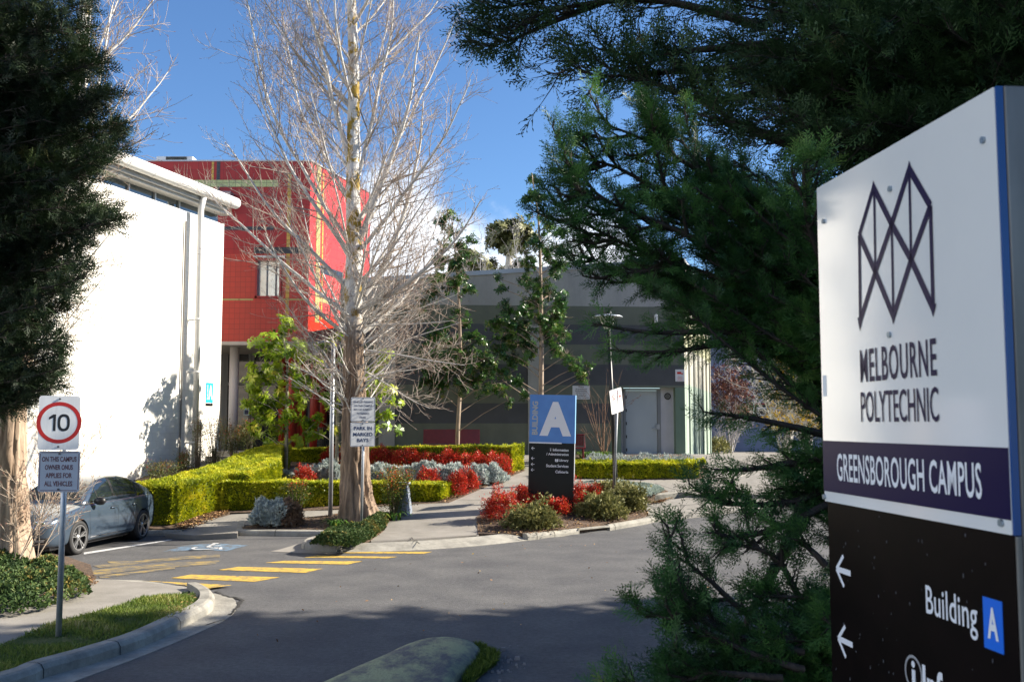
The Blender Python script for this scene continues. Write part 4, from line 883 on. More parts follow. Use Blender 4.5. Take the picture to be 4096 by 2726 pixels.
# ------------------------------------------------------------------ the building A totem in the red bed
b = G(2292, 2048, .13); yaw = R(-13); TWB = 1.10
tA = empty('directory_sign', (b.x - .53, b.y, b.z - .1), label='blue and black directory sign with a big white letter standing in the red bushes', cat='sign')
exA = Vector((math.cos(yaw), math.sin(yaw), 0)); roll = .024
ezA = (UZ + exA * roll).normalized(); exA = (exA - ezA * exA.dot(ezA)).normalized(); Oa = Vector((b.x - TWB * math.cos(yaw), b.y - TWB * math.sin(yaw), b.z - .15))
Pa = Plane(Oa, exA, ezA)
za1 = Pa.uv(2200, 1578)[1]; zm = Pa.uv(2200, 1770)[1]
mb = MB(); Pa.rect(mb, 0, TWB, zm, za1, -.01, 0); mb.build('panel', M['signblue'], tA)
mb = MB(); Pa.rect(mb, .0, TWB, -.2, zm, -.01, 0); mb.build('panel', M['black'], tA)
mb = MB(); Pa.rect(mb, 0.0, TWB, -.2, za1, -.12, -.0105); mb.build('frame', M['galv'], tA)
mb = MB(); Pa.rect(mb, TWB + .001, TWB + .006, zm, za1, -.118, -.001); mb.build('edge_strip', mat('edge_lightblue', (.25, .5, .8), rough=.3), tA)
mb = MB(); Pa.rect(mb, .0, TWB * .72, zm - .018, zm + .012, .0, .003); mb.build('rule', M['letter'], tA)
U = TWB / 540.0                                                     # one px of the enlarged view
hA = za1 - zm
mb = MB(); Pa.text(mb, 'A', TWB * .225, TWB * .925, zm + hA * .145, za1 - hA * .145, .001, .055); mb.build('lettering', M['letter'], tA, recalc=False)
mb = MB(); Pa.text(mb, 'BUILDING', TWB * .055, TWB * .185, zm + hA * .16, za1 - hA * .14, .001, .035, rot=True); mb.build('lettering', M['silver'], tA, recalc=False)
mb = MB(); zA = lambda y: zm - (y - 632) * U
for (t, x0, y0, y1, bo) in (('Information', 432, 695, 727, .02), ('/ Administration', 355, 747, 776, .02), ('Library', 505, 817, 851, .02), ('Student Services', 355, 880, 914, .02), ('Cafeteria', 466, 948, 980, .02)):
    Pa.text(mb, t, (x0 - 145) * U, (619 - 145) * U, zA(y1), zA(y0), .001, bo)
for y in (700, 817, 887, 952):
    c = (195 - 150) * U; Pa.stroke(mb, (c - .028, zA(y)), (c + .05, zA(y)), .011, .0015); Pa.stroke(mb, (c - .03, zA(y)), (c + .008, zA(y) + .036), .011, .0018); Pa.stroke(mb, (c - .03, zA(y)), (c + .008, zA(y) - .036), .011, .0021)
Pa.disc(mb, (405 - 145) * U, zA(700), .009, .0018, 12); Pa.rect(mb, (405 - 145) * U - .008, (405 - 145) * U + .008, zA(726), zA(709), .0, .0018)
bx = (478 - 145) * U; by_ = zA(832)
mb.poly([Pa.P(bx - .038, by_ + .034, .0015), Pa.P(bx - .003, by_ + .024, .0015), Pa.P(bx - .003, by_ - .042, .0015), Pa.P(bx - .038, by_ - .03, .0015)][::-1]); mb.poly([Pa.P(bx + .003, by_ + .024, .0015), Pa.P(bx + .038, by_ + .034, .0015), Pa.P(bx + .038, by_ - .03, .0015), Pa.P(bx + .003, by_ - .042, .0015)][::-1])
mb.build('lettering', M['letter'], tA, recalc=False)
mb = MB(); Pa.disc(mb, (405 - 145) * U, zA(710), .040, .0012, 22, .033); mb.build('icon', mat('icon_dim', (.12, .12, .13), rough=.5), tA, recalc=False)
# ------------------------------------------------------------------ post-and-plate signs
def plate(pl, a0, a1, c0, c1, face, back, parent, r=.04, th=.003, edge=None, ink=None):
    mb = MB(); pl.rrect(a0, a1, c0, c1, r, -th, 0, mb); p = mb.build('plate', face, parent)
    if edge:
        mb = MB(); w = .007; m_ = edge
        for (x0, x1, y0, y1) in ((a0 + m_ + .015, a1 - m_ - .015, c1 - m_ - w, c1 - m_), (a0 + m_ + .015, a1 - m_ - .015, c0 + m_, c0 + m_ + w), (a0 + m_, a0 + m_ + w, c0 + m_ + .015, c1 - m_ - .015), (a1 - m_ - w, a1 - m_, c0 + m_ + .015, c1 - m_ - .015)):
            pl.rect(mb, x0, x1, y0, y1, 0, .001)
        mb.build('border', ink, p)
    return p
def bolts(pl, pts, parent):
    for (a, c) in pts:
        mb = MB(); pl.rrect(a - .011, a + .011, c - .011, c + .011, .010, 0, .01, mb); mb.build('bolt', mat('bolt', (.12, .12, .12), rough=.5, metal=.5) if 'bolt' not in M else M['bolt'], parent)
M['bolt'] = mat('bolt', (.10, .10, .11), rough=.5, metal=.4)
M['sheet10'] = mat('retro_white', (.88, .88, .87), (.80, .80, .79), rough=.35, scale=2, stretch=(14, 1, 1))
M['plateblue'] = mat('plate_grey_white', (.40, .44, .52), (.36, .40, .47), rough=.4, scale=2)
# speed sign
bp = G(234, 2544, .10); Pz = Plane((bp.x, bp.y - .04, 0), (1, .0, 0), UZ)
a0, a1, c0, c1 = s_rect(Pz, 153, 1582, 319, 1798); d0, d1, e0, e1 = s_rect(Pz, 153, 1803, 319, 1966)
sp = empty('speed_sign', (bp.x, bp.y, bp.z - .05), label='10 speed limit sign over a campus notice on a galvanised post in the grass verge', cat='sign')
MB().tube([(bp.x, bp.y, bp.z - .1), (bp.x, bp.y, c1 - .04)], .032, n=16).build('post', M['galv'], sp, smooth=True)
Pz0 = Pz; Pz = Plane((bp.x, bp.y - .075, 0), (math.cos(R(19)), math.sin(R(19)), 0), UZ); a0, a1, c0, c1 = s_rect(Pz, 153, 1582, 319, 1798)
p1 = plate(Pz, a0, a1, c0, c1, M['sheet10'], None, sp, r=.035)
ccx, ccz = (a0 + a1) / 2, c0 + (c1 - c0) * .503
mb = MB(); Pz.disc(mb, ccx, ccz, .232, .001, 48, .190); mb.build('ring', M['inkred'], p1, recalc=False)
mb = MB(); h = .185
Pz.rect(mb, ccx - .062, ccx - .034, ccz - h / 2, ccz + h / 2, 0, .0012); mb.poly([Pz.P(ccx - .062, ccz + h / 2, .0012), Pz.P(ccx - .105, ccz + .060, .0012), Pz.P(ccx - .105, ccz + .034, .0012), Pz.P(ccx - .062, ccz + .055, .0012)])
for k in range(40):
    t0 = 2 * math.pi * k / 40; t1 = 2 * math.pi * (k + 1) / 40; f = lambda t, rx, rz: (ccx + .048 + rx * math.copysign(abs(math.cos(t)) ** .8, math.cos(t)), ccz + rz * math.copysign(abs(math.sin(t)) ** .8, math.sin(t)))
    A1, A2, B1, B2 = f(t0, .063, h / 2 + .003), f(t1, .063, h / 2 + .003), f(t0, .036, h / 2 - .026), f(t1, .036, h / 2 - .026); mb.quad(Pz.P(*B1, .0012), Pz.P(*A1, .0012), Pz.P(*A2, .0012), Pz.P(*B2, .0012))
mb.build('lettering', M['ink'], p1, recalc=False)
bolts(Pz, [(ccx, c1 - .035), (ccx, c0 + .035)], sp); Pz = Pz0
p2 = plate(Pz, d0, d1, e0, e1, M['plateblue'], None, sp, r=.025, edge=.012, ink=M['inkmaroon'])
mb = MB(); w = d1 - d0; hh = e1 - e0
for (t, x0, x1, y) in (('ON THIS CAMPUS', .08, .915, .74), ('OWNER ONUS', .16, .83, .54), ('APPLIES FOR', .18, .815, .34), ('ALL VEHICLES', .155, .83, .14)): Pz.text(mb, t, d0 + w * x0, d0 + w * x1, e0 + hh * y, e0 + hh * (y + .125), .001, .022)
mb.build('lettering', M['inkmaroon'], p2, recalc=False)
bolts(Pz, [((d0 + d1) / 2, e1 - .03), ((d0 + d1) / 2, e0 + .03)], sp)
# parking notice
bp = G(1444, 2122, .13); Pk = Plane((bp.x, bp.y - .065, 0), (math.cos(R(20)), math.sin(R(20)), 0), UZ)
a0, a1, c0, c1 = s_rect(Pk, 1403, 1588, 1501, 1685); d0, d1, e0, e1 = s_rect(Pk, 1401, 1688, 1500, 1785)
pk = empty('parking_sign', (bp.x, bp.y, bp.z - .05), label='two stacked pale parking notices on a thin post in front of the rough tree trunk', cat='sign')
MB().tube([(bp.x, bp.y, bp.z - .1), (bp.x + .04, bp.y, c1 - .03)], .030, n=14).build('post', M['galv'], pk, smooth=True)
M['platepale'] = mat('plate_pale', (.66, .68, .70), (.60, .62, .65), rough=.4, scale=2)
p1 = plate(Pk, a0, a1, c0, c1, M['platepale'], None, pk, r=.03, edge=.010, ink=M['inkblue']); p2 = plate(Pk, d0, d1, e0, e1, M['platepale'], None, pk, r=.03, edge=.010, ink=M['inkblue'])
def lines(pl, box, rows, ink, parent, bold):
    x0_, x1_, y0_, y1_ = box; w = x1_ - x0_; h = y1_ - y0_
    for (t, p, q_, r_, s_) in rows: mb = MB(); pl.text(mb, t, x0_ + w * p, x0_ + w * q_, y0_ + h * r_, y0_ + h * s_, .001, bold); mb.build('lettering', ink, parent, recalc=False)
lines(Pk, (a0, a1, c0, c1), [('VEHICLES PARKING', .09, .91, .77, .85), ('ON THIS CAMPUS', .13, .87, .61, .69), ('MAY BE SUBJECT', .13, .86, .45, .53), ('TO PARKING', .24, .76, .29, .37), ('FINES', .37, .62, .13, .21)], M['inkblue'], p1, .02)
lines(Pk, (d0, d1, e0, e1), [('PARK IN', .15, .87, .68, .83), ('MARKED', .12, .90, .43, .58), ('BAYS', .28, .74, .19, .34)], M['inkblue'], p2, .02)
bolts(Pk, [((a0 + a1) / 2, c1 - .03), ((a0 + a1) / 2, c0 + .03), ((d0 + d1) / 2, e1 - .03), ((d0 + d1) / 2, e0 + .03)], pk)
# angled, sun-struck sign on the right
bp = G(2453, 2012, .13); ns_ = empty('no_stopping_sign', (bp.x, bp.y, bp.z - .05), label='small sunlit white sign with red print on a grey post near the steel door', cat='sign')
tp = D(2470, 1560, bp.y); MB().tube([(bp.x, bp.y, bp.z - .1), tuple(tp)], .036, n=14).build('post', mat('post_grey', (.20, .21, .22), (.28, .29, .3), rough=.5, metal=.5, scale=10), ns_, smooth=True)
psi = R(52); e1_ = Vector((math.cos(psi), math.sin(psi), .20)).normalized(); e2_ = (UZ + Vector((.02, .0, 0))); e2_ = (e2_ - e1_ * e2_.dot(e1_)).normalized()
cen = D(2466, 1602, bp.y - .06); Pn = Plane(cen, e1_, e2_); Wn, Hn = .56, .60
pn = plate(Pn, -Wn / 2, Wn / 2, -Hn / 2, Hn / 2, M['white'], None, ns_, r=.03)
mb = MB(); Pn.disc(mb, -.13, .10, .075, .001, 22, .058); Pn.stroke(mb, (-.18, .15), (-.08, .05), .015, .0013); Pn.text(mb, 'S', -.155, -.105, .06, .14, .0016, .01)
Pn.text(mb, 'NO', .06, .20, .14, .20, .001, .02); Pn.text(mb, 'PARKING', .02, .24, .06, .12, .001, .02); Pn.rect(mb, .02, .24, .235, .245, 0, .001); Pn.rect(mb, .02, .24, .02, .03, 0, .001); mb.build('lettering', M['inkred'], pn, recalc=False)
# ------------------------------------------------------------------ lamps
bp = G(1321, 2064, .12); fp = empty('floodlight_pole', (bp.x, bp.y, bp.z - .05), label='tall galvanised pole with a white floodlight, left of the big tree trunk', cat='lamp post')
tp = D(1333, 1373, bp.y); MB().tube([(bp.x, bp.y, bp.z - .1), tuple(tp)], [.052, .047], n=16).build('pole', M['galv'], fp, smooth=True)
MB().tube([tuple(tp), tuple(tp + Vector((-.15, -.1, .04))), tuple(tp + Vector((-.32, -.2, 0)))], .022, n=8).build('arm', M['galv'], fp)
hc = D(1253, 1398, bp.y - .25); ee = Vector((.55, 0, -.83)).normalized(); e3 = Vector((0, 1, 0)); e4 = ee.cross(e3)
MB().obox(hc, ee, e3, e4, -.16, .16, -.10, .10, -.04, .05).build('lamp_head', M['white'], fp, bevel=.02)
bp = G(2464, 1945, .13); lp = empty('street_lamp', (bp.x, bp.y, bp.z - .05), label='black street lamp with a wide flat disc shade in front of the grey building', cat='street lamp')
tp = D(2433, 1300, bp.y); MB().tube([(bp.x, bp.y, bp.z - .1), tuple(tp)], [.066, .05], n=16).build('pole', M['blackmetal'], lp, smooth=True)
c = D(2430, 1268, bp.y)
MB().lathe([(0, .09), (.10, .085), (.38, .03), (.42, .0), (.40, -.012), (.22, -.02)], 28, tuple(c)).build('lamp_shade', mat('shade_metal', (.55, .58, .6), rough=.3, metal=.5), lp, smooth=True)
MB().lathe([(.22, -.02), (.17, -.16), (.10, -.30), (.05, -.34)], 20, tuple(c)).build('diffuser', mat('diffuser', (.55, .55, .50), rough=.3), lp, smooth=True)
mb = MB()
for k in range(4): t = R(45 + 90 * k); mb.tube([(c.x + .05 * math.cos(t), c.y + .05 * math.sin(t), c.z - .36), (c.x + .28 * math.cos(t), c.y + .28 * math.sin(t), c.z - .01)], .012, n=6)
mb.tube([tuple(tp), (c.x, c.y, c.z - .33)], .06, n=12); mb.lathe([(0, .16), (.11, .15), (.12, .085)], 14, tuple(c)); mb.build('bracket', M['blackmetal'], lp)
# ------------------------------------------------------------------ bollard light
bp = G(1612, 2052, .12); bo = empty('bollard', (bp.x, bp.y, bp.z - .03), rz=R(-14), label='grey tapered square bollard with a flat cap beside the footpath', cat='bollard')
sc_ = bp.y / FPX; hb = 128 * sc_; w0 = 30 * sc_; w1 = 17.5 * sc_
bm_m = mat('bollard_grey', (.17, .20, .25), (.23, .26, .31), rough=.55, scale=6)
MB().hexa([(-w0, -w0, 0), (w0, -w0, 0), (w0, w0, 0), (-w0, w0, 0)], [(-w1, -w1, hb - .05), (w1, -w1, hb - .05), (w1, w1, hb - .05), (-w1, w1, hb - .05)]).build('body', bm_m, bo, local=True, bevel=.006)
MB().box(-w1 - .03, w1 + .03, -w1 - .03, w1 + .03, hb - .048, hb).build('cap', mat('bollard_cap', (.33, .35, .38), rough=.5), bo, local=True, bevel=.008)
# ------------------------------------------------------------------ benches and the litter bin
M['benchred'] = mat('bench_red', (.12, .008, .014), (.16, .010, .018), rough=.4, scale=8)
def bench(x0, x1, y, zs, back=.42, label='', solid=False):
    e = empty('bench', ((x0 + x1) / 2, y, zs - .42), label=label, cat='bench'); g = zs - .45
    mb = MB()
    if solid: mb.hexa([(x0, y + .22, zs + .03), (x1, y + .22, zs + .03), (x1, y + .25, zs + .03), (x0, y + .25, zs + .03)], [(x0, y + .30, zs + back), (x1, y + .30, zs + back), (x1, y + .33, zs + back), (x0, y + .33, zs + back)])
    else:
        for k in range(9): z0 = zs + .05 + k * (back - .05) / 9; yy = y + .22 + .1 * k / 9; mb.box(x0 + .03, x1 - .03, yy, yy + .014, z0, z0 + (back - .05) / 9 - .012)
        for k in range(int((x1 - x0) / .05)): mb.hexa([(x0 + .05 * k, y + .236, zs + .05), (x0 + .05 * k + .02, y + .236, zs + .05), (x0 + .05 * k + .02, y + .246, zs + .05), (x0 + .05 * k, y + .246, zs + .05)], [(x0 + .05 * k, y + .33, zs + back), (x0 + .05 * k + .02, y + .33, zs + back), (x0 + .05 * k + .02, y + .34, zs + back), (x0 + .05 * k, y + .34, zs + back)])
        mb.tube([(x0, y + .23, zs), (x0, y + .34, zs + back), (x1, y + .34, zs + back), (x1, y + .23, zs)], .022, n=8)
    mb.build('backrest', M['benchred'], e)
    mb = MB(); 
    for k in range(8): mb.box(x0, x1, y - .22 + k * .055, y - .22 + k * .055 + .043, zs - .02, zs)
    mb.tube([(x0, y - .22, zs - .015), (x1, y - .22, zs - .015)], .02, n=8); mb.build('seat', M['benchred'], e)
    for x in (x0 + .07, x1 - .07):
        for yy in (y - .16, y + .18): MB().tube([(x, yy, g), (x, yy, zs)], .022, n=8).build('leg', M['benchred'], e)
xa, xb = D(1690, 1740, 30.0).x, D(1918, 1740, 30.0).x; zt_ = D(1800, 1716, 30.3).z
bench(xa, xb, 30.0, zt_ - .46, .46, 'dark red bench behind the long back hedge, only its backrest showing', True)
xa, xb = D(2150, 1740, 29.8).x, D(2341, 1740, 29.8).x; bench(xa, xb, 29.8, D(2330, 1789, 29.7).z, D(2330, 1738, 30.1).z - D(2330, 1789, 29.7).z, 'red slatted bench half hidden behind the blue directory sign')
x = D(1303, 1720, 31.0).x; bn = empty('litter_bin', (x, 31.0, 1.4), label='black basket litter bin under the red building behind the hedge', cat='bin')
mb = MB()
for k in range(26): t = 2 * math.pi * k / 26; mb.box(x + .25 * math.cos(t) - .008, x + .25 * math.cos(t) + .008, 31 + .25 * math.sin(t) - .008, 31 + .25 * math.sin(t) + .008, 1.4, 2.33)
for z in np.arange(1.45, 2.34, .08): mb.lathe([(.245, z), (.262, z), (.262, z + .02), (.245, z + .02), (.245, z)], 26, (x, 31, 0))
mb.build('basket', M['blackmetal'], bn); MB().lathe([(0, 1.42), (.22, 1.42), (.22, 2.26), (0, 2.26)], 20, (x, 31, 0)).build('liner', M['dark'], bn)
# ================================================================== THE PARKED CAR
def car():
    Fp = Vector((-8.52, 19.7)); Rp = Vector((-8.21, 22.1)); hd = (Fp - Rp).normalized(); s = .925
    mid = (Fp + Rp) / 2; side = Vector((-hd.y, hd.x))                    # +Y of the car (its left), turned towards the camera
    mid = mid - side * (.80 * s)
    e = empty('parked_car', (mid.x, mid.y, Hs(-8.4, 20.8) + .0), rz=math.atan2(hd.y, hd.x), label='blue-grey sedan parked at the left with a white sheen on its bonnet and roof', cat='car'); e.scale = (s, s, s * 1.075)
    paint = mat('car_paint', (.065, .095, .135), rough=.28, metal=.35, coat=.8); gl = glassmat('car_glass', (.015, .022, .026), .02, .9)
    blk = mat('car_black', (.012, .012, .013), rough=.45); chrome = mat('chrome', (.75, .76, .78), rough=.12, metal=1.0)
    # lower body loft:  x, half width, bottom, shoulder height, centre height
    st = [(2.40, .50, .30, .60, .62), (2.36, .66, .24, .66, .68), (2.27, .78, .20, .71, .74), (2.12, .855, .18, .745, .79), (1.90, .89, .18, .79, .85), (1.55, .905, .18, .85, .92), (1.15, .91, .18, .90, .985), (.9, .91, .18, .925, 1.0),
          (.4, .91, .18, .935, 1.0), (-.3, .912, .18, .945, 1.0), (-1.0, .912, .18, .955, 1.02), (-1.5, .905, .19, .965, 1.04), (-1.85, .895, .20, .975, 1.06), (-2.1, .87, .22, .975, 1.07), (-2.26, .83, .26, .955, 1.045), (-2.33, .77, .32, .90, .98), (-2.36, .66, .38, .84, .90)]
    V = []; F = []
    for (x, w, zb_, zs_, zc) in st:
        sec = [(0, zb_), (w * .80, zb_), (w * .95, zb_ + .05), (w * .99, zb_ + (zs_ - zb_) * .28), (w, zb_ + (zs_ - zb_) * .52), (w * .992, zb_ + (zs_ - zb_) * .80), (w * .965, zs_ - .02), (w * .90, zs_ + (zc - zs_) * .45), (w * .6, zs_ + (zc - zs_) * .9), (0, zc)]
        row = [(x, y, z) for y, z in sec] + [(x, -y, z) for y, z in sec[-2:0:-1]]
        V += row
    K = len(row)
    for i in range(len(st) - 1):
        for k in range(K): F.append((i * K + k, i * K + (k + 1) % K, (i + 1) * K + (k + 1) % K, (i + 1) * K + k))
    F.append(tuple(range(K - 1, -1, -1))); F.append(tuple((len(st) - 1) * K + k for k in range(K)))
    me = bpy.data.meshes.new('body'); me.from_pydata(V, [], F)
    bm = bmesh.new(); bm.from_mesh(me); bmesh.ops.recalc_face_normals(bm, faces=bm.faces); bm.to_mesh(me); bm.free()
    o = bpy.data.objects.new('body', me); COL.objects.link(o)
    m_ = o.modifiers.new('s', 'SUBSURF'); m_.levels = m_.render_levels = 2
    cut = MB()
    for x in (1.34, -1.37):
        for sgn in (1, -1): cut.lathe([(0, sgn * .55), (.365, sgn * .55), (.365, sgn * 1.2), (0, sgn * 1.2)], 40, (x, 0, .33), 'Y')
    cu = cut.build('cut', blk); md = o.modifiers.new('b', 'BOOLEAN'); md.object = cu; md.operation = 'DIFFERENCE'; md.solver = 'EXACT'
    bpy.context.view_layer.update(); me2 = bpy.data.meshes.new_from_object(o.evaluated_get(bpy.context.evaluated_depsgraph_get()))
    o.modifiers.clear(); o.data = me2; me2.materials.clear(); me2.materials.append(paint); bpy.data.objects.remove(cu)
    bm = bmesh.new(); bm.from_mesh(me2)
    for f in bm.faces: f.smooth = True
    for ed in bm.edges:
        if len(ed.link_faces) == 2 and ed.calc_face_angle(0) > R(35): ed.smooth = False
    bm.to_mesh(me2); bm.free(); o.parent = e
    bvh = BVHTree.FromPolygons([v.co[:] for v in me2.vertices], [tuple(p.vertices) for p in me2.polygons])
    # cabin
    roof = [(1.22, .93), (1.0, 1.06), (.62, 1.27), (.30, 1.40), (0, 1.455), (-.35, 1.475), (-.75, 1.46), (-1.1, 1.405), (-1.45, 1.30), (-1.8, 1.16), (-2.1, 1.03)]
    def yside(z): return .855 - max(0, z - .93) * .50
    V = []; F = []
    for (x, z) in roof:
        y = yside(z); row = [(x, yside(.9) if 1 else 0, .90), (x, yside(.9 + (z - .9) * .35), .9 + (z - .9) * .35), (x, yside(.9 + (z - .9) * .7), .9 + (z - .9) * .7), (x, y - .005, z - .05 if z > 1.1 else z - .01), (x, y - .06, z - .01), (x, y * .6, z + .01), (x, 0, z + .022)]
        row = row + [(p[0], -p[1], p[2]) for p in row[-2::-1]]; V += row
    K = len(row)
    for i in range(len(roof) - 1):
        for k in range(K - 1): F.append((i * K + k, i * K + k + 1, (i + 1) * K + k + 1, (i + 1) * K + k))
    F.append(tuple(range(K))); F.append(tuple((len(roof) - 1) * K + k for k in range(K - 1, -1, -1)))
    mb = MB(); mb.v = V; mb.f = F; mb.f.append(tuple(range(0, len(V), K)) + tuple(range(len(V) - 1, -1, -K)))
    c = mb.build('roof', paint, e, local=True, smooth=True); m_ = c.modifiers.new('s', 'SUBSURF'); m_.levels = m_.render_levels = 1
    bpy.context.view_layer.update(); cm = bpy.data.meshes.new_from_object(c.evaluated_get(bpy.context.evaluated_depsgraph_get())); c.modifiers.clear(); c.data = cm
    bvc = BVHTree.FromPolygons([v.co[:] for v in cm.vertices], [tuple(p.vertices) for p in cm.polygons])
    # panels laid on the shell: a fine grid inside an outline, cast onto the surface
    def decal(name, outline, frm, m, off=.006, tree=bvh, step=.035, parent=e, thick=0):
        bm = bmesh.new(); vs = [bm.verts.new((a, b, 0)) for a, b in outline]; bm.faces.new(vs)
        xs = [p[0] for p in outline]; ys = [p[1] for p in outline]
        for ax, lo, hi in ((0, min(xs), max(xs)), (1, min(ys), max(ys))):
            a = lo + step
            while a < hi:
                bmesh.ops.bisect_plane(bm, geom=bm.verts[:] + bm.edges[:] + bm.faces[:], plane_co=(a, 0, 0) if ax == 0 else (0, a, 0), plane_no=(1, 0, 0) if ax == 0 else (0, 1, 0)); a += step
        for v in bm.verts:
            org, d = frm(v.co.x, v.co.y); h = tree.ray_cast(Vector(org), Vector(d))
            if h[0] is None: h = tree.find_nearest(Vector(org) + Vector(d) * .6)
            v.co = h[0] - Vector(d).normalized() * off
        bmesh.ops.recalc_face_normals(bm, faces=bm.faces)
        me = bpy.data.meshes.new(name); bm.to_mesh(me); bm.free(); me.materials.append(m)
        for p in me.polygons: p.use_smooth = True
        ob = bpy.data.objects.new(name, me); COL.objects.link(ob); ob.parent = parent; return ob
    side_ = lambda sg: (lambda a, b: ((a, sg * 1.6, b), (0, -sg, 0)))
    front = lambda a, b: ((3.2, a, b), (-1, 0, 0)); rear = lambda a, b: ((-3.2, a, b), (1, 0, 0))
    corner = lambda sg: (lambda a, b: ((2.05 + 1.0 * math.cos(a), sg * (.45 + 1.0 * math.sin(a)), b), (-math.cos(a), -sg * math.sin(a), 0)))
    top = lambda a, b: ((a, b, 3), (0, 0, -1))
    decal('windscreen', [(1.06, -.70), (1.06, .70), (.36, .56), (.36, -.56)], top, gl, .006, bvc)
    decal('rear_window', [(-1.35, -.56), (-1.35, .56), (-1.98, .66), (-1.98, -.66)], top, gl, .006, bvc)
    for sg in (1, -1):
        S = side_(sg)
        dk = decal('window', [(.93, .985), (.24, 1.375), (-.12, 1.41), (-.62, 1.405), (-1.12, 1.325), (-1.52, 1.13), (-1.60, .985)], S, gl, .005, bvc, .06)
        for (a, b_) in (((-.16, .98), (-.22, 1.42)), ((-1.17, .98), (-1.26, 1.29)), ((.52, .98), (.50, 1.23))):
            w = .045 if a[0] != .52 else .012
            decal('pillar', [(a[0] - w, a[1]), (a[0] + w, a[1]), (b_[0] + w, b_[1]), (b_[0] - w, b_[1])], S, blk, .009, bvc, .08)
        tr = []; 
        for (a, b_) in [(1.0, .955), (.93, .985), (.60, 1.18), (.24, 1.385), (-.12, 1.425), (-.62, 1.42), (-1.14, 1.337), (-1.54, 1.14), (-1.64, .975), (-.8, .97), (.1, .965), (1.0, .955)]:
            h = bvc.ray_cast(Vector((a, sg * 1.6, b_)), Vector((0, -sg, 0))); p = h[0] if h[0] else Vector((a, sg * .85, b_)); tr.append((p.x, p.y + sg * .006, p.z))
        MB().tube(tr, .010, n=6).build('trim', chrome, dk, local=True)
        # door gaps, handles, sill strip
        for ln in ([(.98, .93), (.96, .6), (.90, .32), (.86, .23)], [(-.20, .95), (-.22, .6), (-.21, .24)], [(-1.12, .95), (-.98, .66), (-.95, .45), (-.98, .24)], [(.86, .23), (-.9, .22)]):
            for k in range(len(ln) - 1):
                a, b_ = Vector(ln[k]), Vector(ln[k + 1]); d = (b_ - a).normalized(); n = Vector((-d.y, d.x)) * .004
                decal('panel_gap', [tuple(a - n), tuple(b_ - n), tuple(b_ + n), tuple(a + n)], S, blk, .002, bvh, .08)
        for x in (.02, -.93):
            h = bvh.ray_cast(Vector((x, sg * 1.6, .82)), Vector((0, -sg, 0)))[0]; y = h.y
            MB().tube([(x + .11, y, .815), (x + .08, y + sg * .032, .82), (x - .06, y + sg * .032, .822), (x - .09, y, .82)], .014, n=8).build('door_handle', paint, e, local=True, smooth=True)
            decal('handle_cup', [(x - .07, .79), (x + .07, .79), (x + .07, .845), (x - .07, .845)], S, blk, .003, bvh, .05)
        decal('sill_strip', [(.88, .285), (.88, .305), (-.92, .30), (-.92, .28)], S, chrome, .008, bvh, .1)
        # mirror
        mb = MB(); mb.lathe([(0, -.13), (.05, -.12), (.078, -.06), (.085, 0), (.075, .07), (.04, .11), (0, .12)], 16, (.74, sg * 1.0, 1.0), 'Y'); mb.tube([(.72, sg * .86, .96), (.73, sg * .95, .97)], .02, n=8)
        mb.build('mirror', blk if sg > 0 else paint, e, local=True, smooth=True)
        # lights
        C = corner(sg)
        hl = decal('headlight', [(R(-2), .60), (R(30), .60), (R(62), .66), (R(74), .745), (R(40), .765), (R(6), .70)], C, mat('headlight', (.30, .33, .36), rough=.06, metal=.5, coat=1) if 'hl' not in M else M['hl'], .008); M['hl'] = hl.data.materials[0]
        for ang in (18, 40):
            d = Vector((math.cos(R(ang)), sg * math.sin(R(ang)), 0)); h = bvh.ray_cast(Vector((2.05, sg * .45, .675)) + d, -d)[0]
            mb = MB(); mb.lathe([(0, .010), (.035, .010), (.052, .012), (.052, .004)], 18, (h.x, h.y, h.z), 'X' if 1 else 'Y'); mb.build('lens', chrome, hl, local=True, smooth=True)
        decal('fog_light', [(R(14), .335), (R(44), .34), (R(46), .39), (R(16), .385)], C, M['hl'], .012)
        decal('lower_intake', [(R(2), .30), (R(56), .30), (R(58), .41), (R(4), .42)], C, blk, .004); decal('intake_trim', [(R(0), .285), (R(60), .30), (R(60), .315), (R(0), .30)], C, chrome, .014)
        RC_ = lambda a, b, sg=sg: ((-2.0 - 1.0 * math.cos(a), sg * (.45 + 1.0 * math.sin(a)), b), (math.cos(a), -sg * math.sin(a), 0))
        decal('tail_light', [(R(5), .80), (R(72), .82), (R(76), .93), (R(5), .93)], RC_, mat('tail_light', (.55, .012, .008), rough=.12, coat=1) if 'tl' not in M else M['tl'], .008).data.materials[0]
        decal('tail_band', [(R(20), .862), (R(73), .868), (R(73), .882), (R(20), .878)], RC_, chrome, .012)
    decal('grille', [(-.42, .54), (.42, .54), (.46, .68), (-.46, .68)], front, blk, .006)
    for k in range(4): decal('grille_bar', [(-.44, .555 + k * .034), (.44, .555 + k * .034), (.45, .565 + k * .034), (-.45, .565 + k * .034)], front, chrome, .014, bvh, .1)
    decal('bumper_grille', [(-.45, .25), (.45, .25), (.45, .37), (-.45, .37)], front, blk, .006); decal('bumper_trim', [(-.5, .235), (.5, .235), (.5, .25), (-.5, .25)], front, chrome, .012)
    decal('number_plate', [(-.19, .42), (.19, .42), (.19, .51), (-.19, .51)], front, M['platewhite'], .014, bvh, .2)
    for y in (-.3, .3): decal('bonnet_gap', [(1.2, y * 2.35), (1.2, y * 2.37), (2.1, y * 2.1), (2.1, y * 2.08)], top, blk, .002, bvh, .1)
    # wheels
    tyre = M['rubber']; rim = mat('alloy', (.50, .50, .50), rough=.3, metal=.8)
